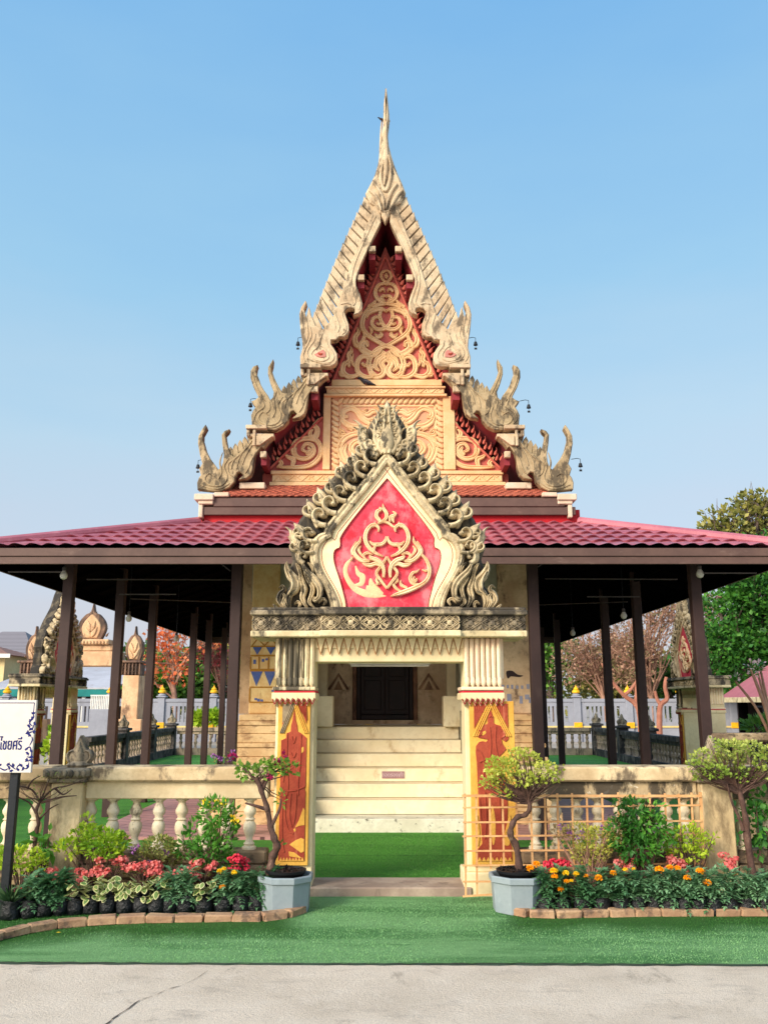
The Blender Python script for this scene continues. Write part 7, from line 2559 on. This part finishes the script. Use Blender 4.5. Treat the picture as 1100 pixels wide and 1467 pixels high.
# ------------------------------------------------------------------ trees
def tree(label, px, Y, top_py, crown, leaf_m, n, L, w, trunk_r, seed, wood=m_greybark, name='tree', bare=0, clumps=12, clr=.9, extra=None, group='trees beyond the boundary wall', base=-.22, trunk_to=None):
    """crown: list of (px, py, half width px, half height px); clumps of leaves fill each"""
    global RND
    q = random.Random(seed)
    x = P(px, 1000, Y)[0]
    t = thing(name, label, 'tree', (x, Y, base), group)
    zt = P(px, top_py, Y)[1]
    s = Y / 1.01 / F
    m = M()
    ctr = []
    for cx_, cy_, hw, hh in crown:
        X, Z = P(cx_, cy_, Y)
        ctr.append((X, Y + q.uniform(-.3, .3) * hw * s, Z, hw * s, hw * s * .8, hh * s))
    th = zt * (trunk_to or .55)
    trunk = [(x + .12 * trunk_r * 6 * sin(i * .9), Y + .1 * trunk_r * 5 * cos(i * 1.1), base + (th - base) * i / 6) for i in range(7)]
    m.tube(trunk, [trunk_r * (1.35 if i == 0 else 1 - .08 * i) for i in range(7)], 9)
    m.build('trunk', wood, t, smooth=True, ang=70)
    br = M()
    blobs = []
    for c in ctr:
        for k in range(clumps):
            v = rv(q)
            v = v.normalized() * v.length ** .45
            r = clr * q.uniform(.6, 1.25)
            p = Vector((c[0] + v.x * c[3], c[1] + v.y * c[4], c[2] + v.z * c[5]))
            blobs.append((p.x, p.y, p.z, r * 1.15, r * 1.15, r * .7))
            a = Vector(trunk[q.choice((3, 4, 5, 6))])
            md = a.lerp(p, .5) + Vector((q.uniform(-.2, .2), q.uniform(-.2, .2), q.uniform(-.1, .35)))
            rr0 = trunk_r * q.uniform(.25, .45)
            br.tube([tuple(a), tuple(a.lerp(md, .5) + rv(q) * .08), tuple(md), tuple(p)], [rr0, rr0 * .75, rr0 * .5, rr0 * .12], 6)
            for _ in range(bare):
                e = p + rv(q) * r * 1.3 + Vector((0, 0, r * .5))
                b0 = md.lerp(p, q.random())
                br.tube([tuple(b0), tuple(b0.lerp(e, .5) + rv(q) * .15), tuple(e)], [rr0 * .3, rr0 * .2, rr0 * .06], 4)
    br.build('branches', wood, t, smooth=True, ang=70)
    RND.seed(seed)
    f = M()
    foliage(f, blobs, n, L, w, up=.15, shell=.45)
    f.build('crown', leaf_m, t, fix=False)
    if extra:
        em, en, eL, ew, pick = extra
        f = M()
        foliage(f, [b for i, b in enumerate(blobs) if i % pick == 0], en, eL, ew, up=.1, shell=.5)
        f.build('flowers', em, t, fix=False)
# left: flame tree before green trees
tree('tree in orange blossom with bare branches beyond the grey wall at left', 250, 50, 872, [(232, 905, 22, 32), (262, 900, 30, 26), (222, 955, 14, 28), (258, 950, 10, 22), (300, 900, 20, 20)], l_flame, 1000, .24, .09, .2, 701, wood=m_twig, name='flame_tree', bare=4, clumps=6, clr=.62)
tree('dark red leaved tree with bare twigs beyond the left canopy posts', 318, 52, 885, [(315, 925, 22, 34), (330, 955, 14, 30), (300, 940, 12, 20)], l_dkred, 800, .22, .08, .2, 702, wood=m_twig, name='red_leaved_tree', bare=3, clumps=9, clr=.7)
tree('rounded green tree beyond the grey wall behind the orange blossom', 240, 60, 935, [(225, 972, 30, 28), (262, 975, 28, 28)], l_treeb, 3000, .42, .15, .3, 703, clumps=16, clr=1.1)
tree('dense green tree beyond the grey wall left of the temple', 300, 62, 915, [(300, 965, 34, 40), (335, 960, 28, 44)], l_tree, 3600, .42, .15, .3, 704, clumps=18, clr=1.2)
tree('dense dark tree half hidden by the left mosaic pillar', 372, 60, 890, [(372, 955, 30, 50)], l_treeol, 2400, .42, .15, .3, 705, clumps=16, clr=1.2)
tree('tall palm green tree top between the old gateway and the orange blossom', 208, 64, 925, [(206, 965, 20, 36)], l_tree, 2000, .46, .12, .25, 706, clumps=12, clr=1.1)
# right: dry brown trees, green understorey, tall evergreen
tree('dry brown tree with pale bare branches behind the right posts', 862, 52, 872, [(850, 915, 40, 36), (885, 935, 34, 40), (835, 945, 28, 30)], l_brown, 3200, .18, .055, .2, 711, wood=m_twig, name='dry_tree', bare=8, clumps=16, clr=.9)
tree('dry reddish tree with bare twigs left of the right side gate', 930, 50, 862, [(925, 905, 34, 40), (955, 880, 26, 26), (905, 945, 26, 30)], l_brown, 2800, .18, .055, .2, 712, wood=m_twig, name='dry_tree', bare=8, clumps=16, clr=.9)
tree('pinkish brown tree with thin leaves beside the tall evergreen at right', 1008, 46, 856, [(1012, 880, 22, 24), (1035, 905, 22, 24), (1000, 920, 18, 26)], l_brown, 2400, .2, .06, .18, 713, wood=m_twig, name='dry_tree', bare=4, clumps=12, clr=.75)
tree('olive green tree filling the gap behind the right side posts', 890, 60, 940, [(880, 965, 40, 32), (845, 975, 34, 24), (930, 975, 34, 30)], l_treeol, 4400, .36, .12, .25, 714, clumps=18, clr=1.1)
tree('dark green tree low behind the right side gate', 965, 56, 950, [(955, 985, 34, 30), (990, 970, 26, 34)], l_tree, 3200, .4, .14, .25, 715, clumps=16, clr=1.1)
tree('bright green tree right of the temple between the first posts', 788, 58, 885, [(785, 960, 24, 44), (800, 915, 18, 36), (770, 925, 20, 40)], l_treeb, 3000, .34, .11, .22, 716, clumps=14, clr=1.0)
tree('tall evergreen tree with dense bright green foliage above the pink roof', 1075, 42, 770, [(1068, 880, 44, 60), (1100, 840, 40, 60), (1045, 940, 36, 40), (1085, 950, 40, 40), (1130, 900, 40, 70)], leafmat('evergreen_leaf', c8(48, 104, 36), c8(92, 150, 52), c8(40, 84, 34), trans=.25), 20000, .22, .085, .45, 717, clumps=26, clr=1.15)
tree('tall tree with loose olive crown and bare top twigs at the upper right', 1078, 48, 700, [(1050, 752, 38, 14), (1080, 728, 30, 14), (1110, 745, 30, 18), (1035, 765, 26, 10), (1095, 770, 40, 16), (1060, 800, 50, 20)], l_treeol, 3200, .28, .10, .34, 718, bare=3, clumps=11, clr=.75, trunk_to=.8)
tree('dark green tree behind the pink roofed pavilion', 1120, 50, 850, [(1110, 930, 50, 70)], l_tree, 3500, .4, .14, .3, 719, clumps=20, clr=1.3)
wd = struct(M().build('far_woods', l_tree), 'stuff') if False else None
# salmon coloured bare trees in front of the wall
def bare_tree(label, Y, limbs, r):
    x = P(limbs[0][0][0], 1045, Y)[0]
    t = thing('bare_tree', label, 'tree', (x, Y, -.22), 'salmon trunks before the wall')
    for i, lb in enumerate(limbs):
        c = []
        for k, (px, py) in enumerate(lb):
            X, Z = P(px, py, Y)
            c.append((X, Y, -.22 if (i == 0 and k == 0) else Z))
        c = catmull(c, 4)
        M().tube(c, [r * (1 - .5 * j / len(c)) * (1 if i == 0 else .7) for j in range(len(c))], 8).build('trunk' if i == 0 else 'limb', m_coral, t, smooth=True)
bare_tree('forked salmon coloured bare trunk before the grey wall, left of the side gate', 38, [[(918, 1075), (914, 1016), (893, 996), (876, 976)], [(893, 997), (903, 988), (911, 976)], [(910, 1012), (911, 996), (911, 980), (914, 962)], [(876, 976), (868, 962), (862, 950)]], .13)
bare_tree('crooked salmon coloured bare trunk right beside the right side gate', 36, [[(945, 1075), (944, 1030), (946, 1010), (955, 1001), (952, 984), (954, 970)], [(946, 1010), (940, 1000), (938, 990)]], .13)
# frangipani at the right edge
Yf = 13.0
fx = P(1108, 1040, Yf)[0]
t = thing('frangipani', 'leafless frangipani with pale flowers at the right edge', 'tree', (fx, Yf, 0))
tops = [(1066, 958), (1075, 968), (1084, 962), (1092, 955), (1060, 975)]
m = M()
for i, (px, py) in enumerate(tops):
    X, Z = P(px, py, Yf)
    m.tube(catmull([(fx, Yf, .0), (fx - .02, Yf, .9), ((fx * .6 + X * .4), Yf + .05 * i - .1, 1.5), (X, Yf + .1 * i - .2, Z)], 5), [.035 - .0013 * k for k in range(16)], 7)
m.build('branches', m_twig, t, smooth=True)
fo, fl = M(), M()
q = random.Random(3)
for i, (px, py) in enumerate(tops):
    X, Z = P(px, py, Yf)
    p = Vector((X, Yf + .1 * i - .2, Z))
    for k in range(7):
        a = q.uniform(0, 6.28)
        leaf(fo, p, Vector((cos(a), sin(a), q.uniform(.1, 1))), Vector((0, 0, 1)), .16, .03)
    for k in range(14):
        v = rv(q)
        leaf(fl, p + v * .06 + Vector((0, 0, .05)), v + Vector((0, 0, .5)), rv(q), .05, .02)
fo.build('foliage', l_green, t, fix=False)
fl.build('flowers', leafmat('pale_pink_petal', c8(236, 214, 206), c8(240, 190, 190), trans=.3), t, fix=False)
# greenery at the foot of the right pavilion and left gate
shrub('hedge_plant', 'low green plant in front of the pink roofed pavilion', 1090, 1045, 15.0, [(1085, 1040, 22, 8), (1110, 1038, 20, 10)], 260, .12, .03, l_treeb, 801, pot=False, cat='plant', h0=.3)
shrub('hedge_plant', 'small bright plant at the foot of the left side gate', 78, 1060, 17.0, [(76, 1060, 8, 18), (72, 1075, 8, 12)], 160, .12, .03, l_yellowgreen, 802, pot=False, cat='plant', h0=.2)
# yellow shrine box and small shrubs by the far wall
shrub('hedge_plant', 'round bright green bush before the far grey wall, nearer the temple', 306, 1028, 42, [(306, 1028, 9, 7)], 260, .3, .1, l_yellowgreen, 803, pot=False, cat='bush', h0=.1)
shrub('hedge_plant', 'round bright green bush before the far grey wall, farther from the temple', 285, 1030, 42, [(285, 1030, 7, 6)], 220, .3, .1, l_yellowgreen, 804, pot=False, cat='bush', h0=.1)
# distant hazy tree line closes the horizon
fw = M()
RND.seed(99)
q = random.Random(12)
bl = []
for i in range(160):
    x = -130 + 260 * i / 159 + q.uniform(-1, 1)
    bl.append((x, 120 + q.uniform(-4, 6), q.uniform(.8, 3.2), 2.2, 2.0, 1.8))
foliage(fw, bl, 14000, .8, .3, up=.1)
struct(fw.build('far_woods', l_treeol, fix=False), 'stuff')
# ------------------------------------------------------------------ light
W = bpy.data.worlds.new('World')
S.world = W
W.use_nodes = True
nt = W.node_tree
bg = nt.nodes['Background']
sky = nt.nodes.new('ShaderNodeTexSky')
sky.sky_type = 'NISHITA'
sky.sun_disc = False
SUN_EL, SUN_AZ = math.radians(26), math.radians(222)     # azimuth measured clockwise from +Y
sky.sun_elevation = SUN_EL
sky.sun_rotation = SUN_AZ
sky.altitude = 0
sky.air_density = 1.0
sky.dust_density = 2.0
sky.ozone_density = 1.0
# morning haze brightens the whole dome: pale lavender low down, clear blue overhead
geo = nt.nodes.new('ShaderNodeTexCoord')
sep = nt.nodes.new('ShaderNodeSeparateXYZ')
nt.links.new(geo.outputs['Generated'], sep.inputs[0])
ns = nt.nodes.new('ShaderNodeTexNoise')
ns.inputs['Scale'].default_value = 3.0
ns.inputs['Detail'].default_value = 8
mp = nt.nodes.new('ShaderNodeMapping')
mp.inputs['Scale'].default_value = (1, 1, 3.5)
nt.links.new(geo.outputs['Generated'], mp.inputs[0])
nt.links.new(mp.outputs[0], ns.inputs['Vector'])
ma = nt.nodes.new('ShaderNodeMath')
ma.operation = 'MULTIPLY_ADD'
nt.links.new(ns.outputs['Fac'], ma.inputs[0])
ma.inputs[1].default_value = -.17
nt.links.new(sep.outputs['Z'], ma.inputs[2])
rmp = nt.nodes.new('ShaderNodeValToRGB')
EXPO = 0.85
STR = 0.13
el = rmp.color_ramp.elements
stops = [(0.0, (208, 210, 222)), (.06, (204, 214, 230)), (.20, (190, 219, 238)), (.38, (160, 209, 241)), (.62, (124, 187, 240)), (1.0, (98, 160, 226))]
while len(el) < len(stops):
    el.new(.5)
KK = 1 / (STR * 2 ** EXPO)
for e, (p, c) in zip(el, stops):
    e.position = p
    v = c8(*c)
    e.color = tuple(u * KK / 8 for u in v[:3]) + (1,)
nt.links.new(ma.outputs[0], rmp.inputs[0])
sc_ = nt.nodes.new('ShaderNodeVectorMath')
sc_.operation = 'SCALE'
sc_.inputs['Scale'].default_value = 8
nt.links.new(rmp.outputs[0], sc_.inputs[0])
mx = nt.nodes.new('ShaderNodeMix')
mx.data_type = 'RGBA'
mx.inputs['Factor'].default_value = .88
nt.links.new(sky.outputs[0], mx.inputs[6])
nt.links.new(sc_.outputs[0], mx.inputs[7])
# broad bright haze round the low sun, behind the photographer
dsun = (sin(SUN_AZ) * cos(SUN_EL), cos(SUN_AZ) * cos(SUN_EL), sin(SUN_EL))
dt = nt.nodes.new('ShaderNodeVectorMath')
dt.operation = 'DOT_PRODUCT'
nt.links.new(geo.outputs['Generated'], dt.inputs[0])
dt.inputs[1].default_value = dsun
cl = nt.nodes.new('ShaderNodeMath')
cl.operation = 'MAXIMUM'
nt.links.new(dt.outputs['Value'], cl.inputs[0])
cl.inputs[1].default_value = 0
pw = nt.nodes.new('ShaderNodeMath')
pw.operation = 'POWER'
nt.links.new(cl.outputs[0], pw.inputs[0])
pw.inputs[1].default_value = 3
gl = nt.nodes.new('ShaderNodeVectorMath')
gl.operation = 'SCALE'
gl.inputs[0].default_value = (1.75 * KK, 1.6 * KK, 1.36 * KK)
nt.links.new(pw.outputs[0], gl.inputs['Scale'])
ad = nt.nodes.new('ShaderNodeVectorMath')
ad.operation = 'ADD'
nt.links.new(mx.outputs[2], ad.inputs[0])
nt.links.new(gl.outputs[0], ad.inputs[1])
nt.links.new(ad.outputs[0], bg.inputs['Color'])
bg.inputs['Strength'].default_value = STR
sl = bpy.data.lights.new('sun', 'SUN')
sl.energy = 2.5
sl.angle = math.radians(22)
sl.color = (1, .89, .74)
so = bpy.data.objects.new('sun', sl)
d = Vector((sin(SUN_AZ) * cos(SUN_EL), cos(SUN_AZ) * cos(SUN_EL), sin(SUN_EL)))
so.rotation_euler = d.to_track_quat('Z', 'Y').to_euler()
so.location = (-6, -10, 12)
COL.objects.link(so)
S.view_settings.view_transform = 'Standard'
S.view_settings.look = 'None'
S.view_settings.exposure = EXPO
S.view_settings.gamma = 1
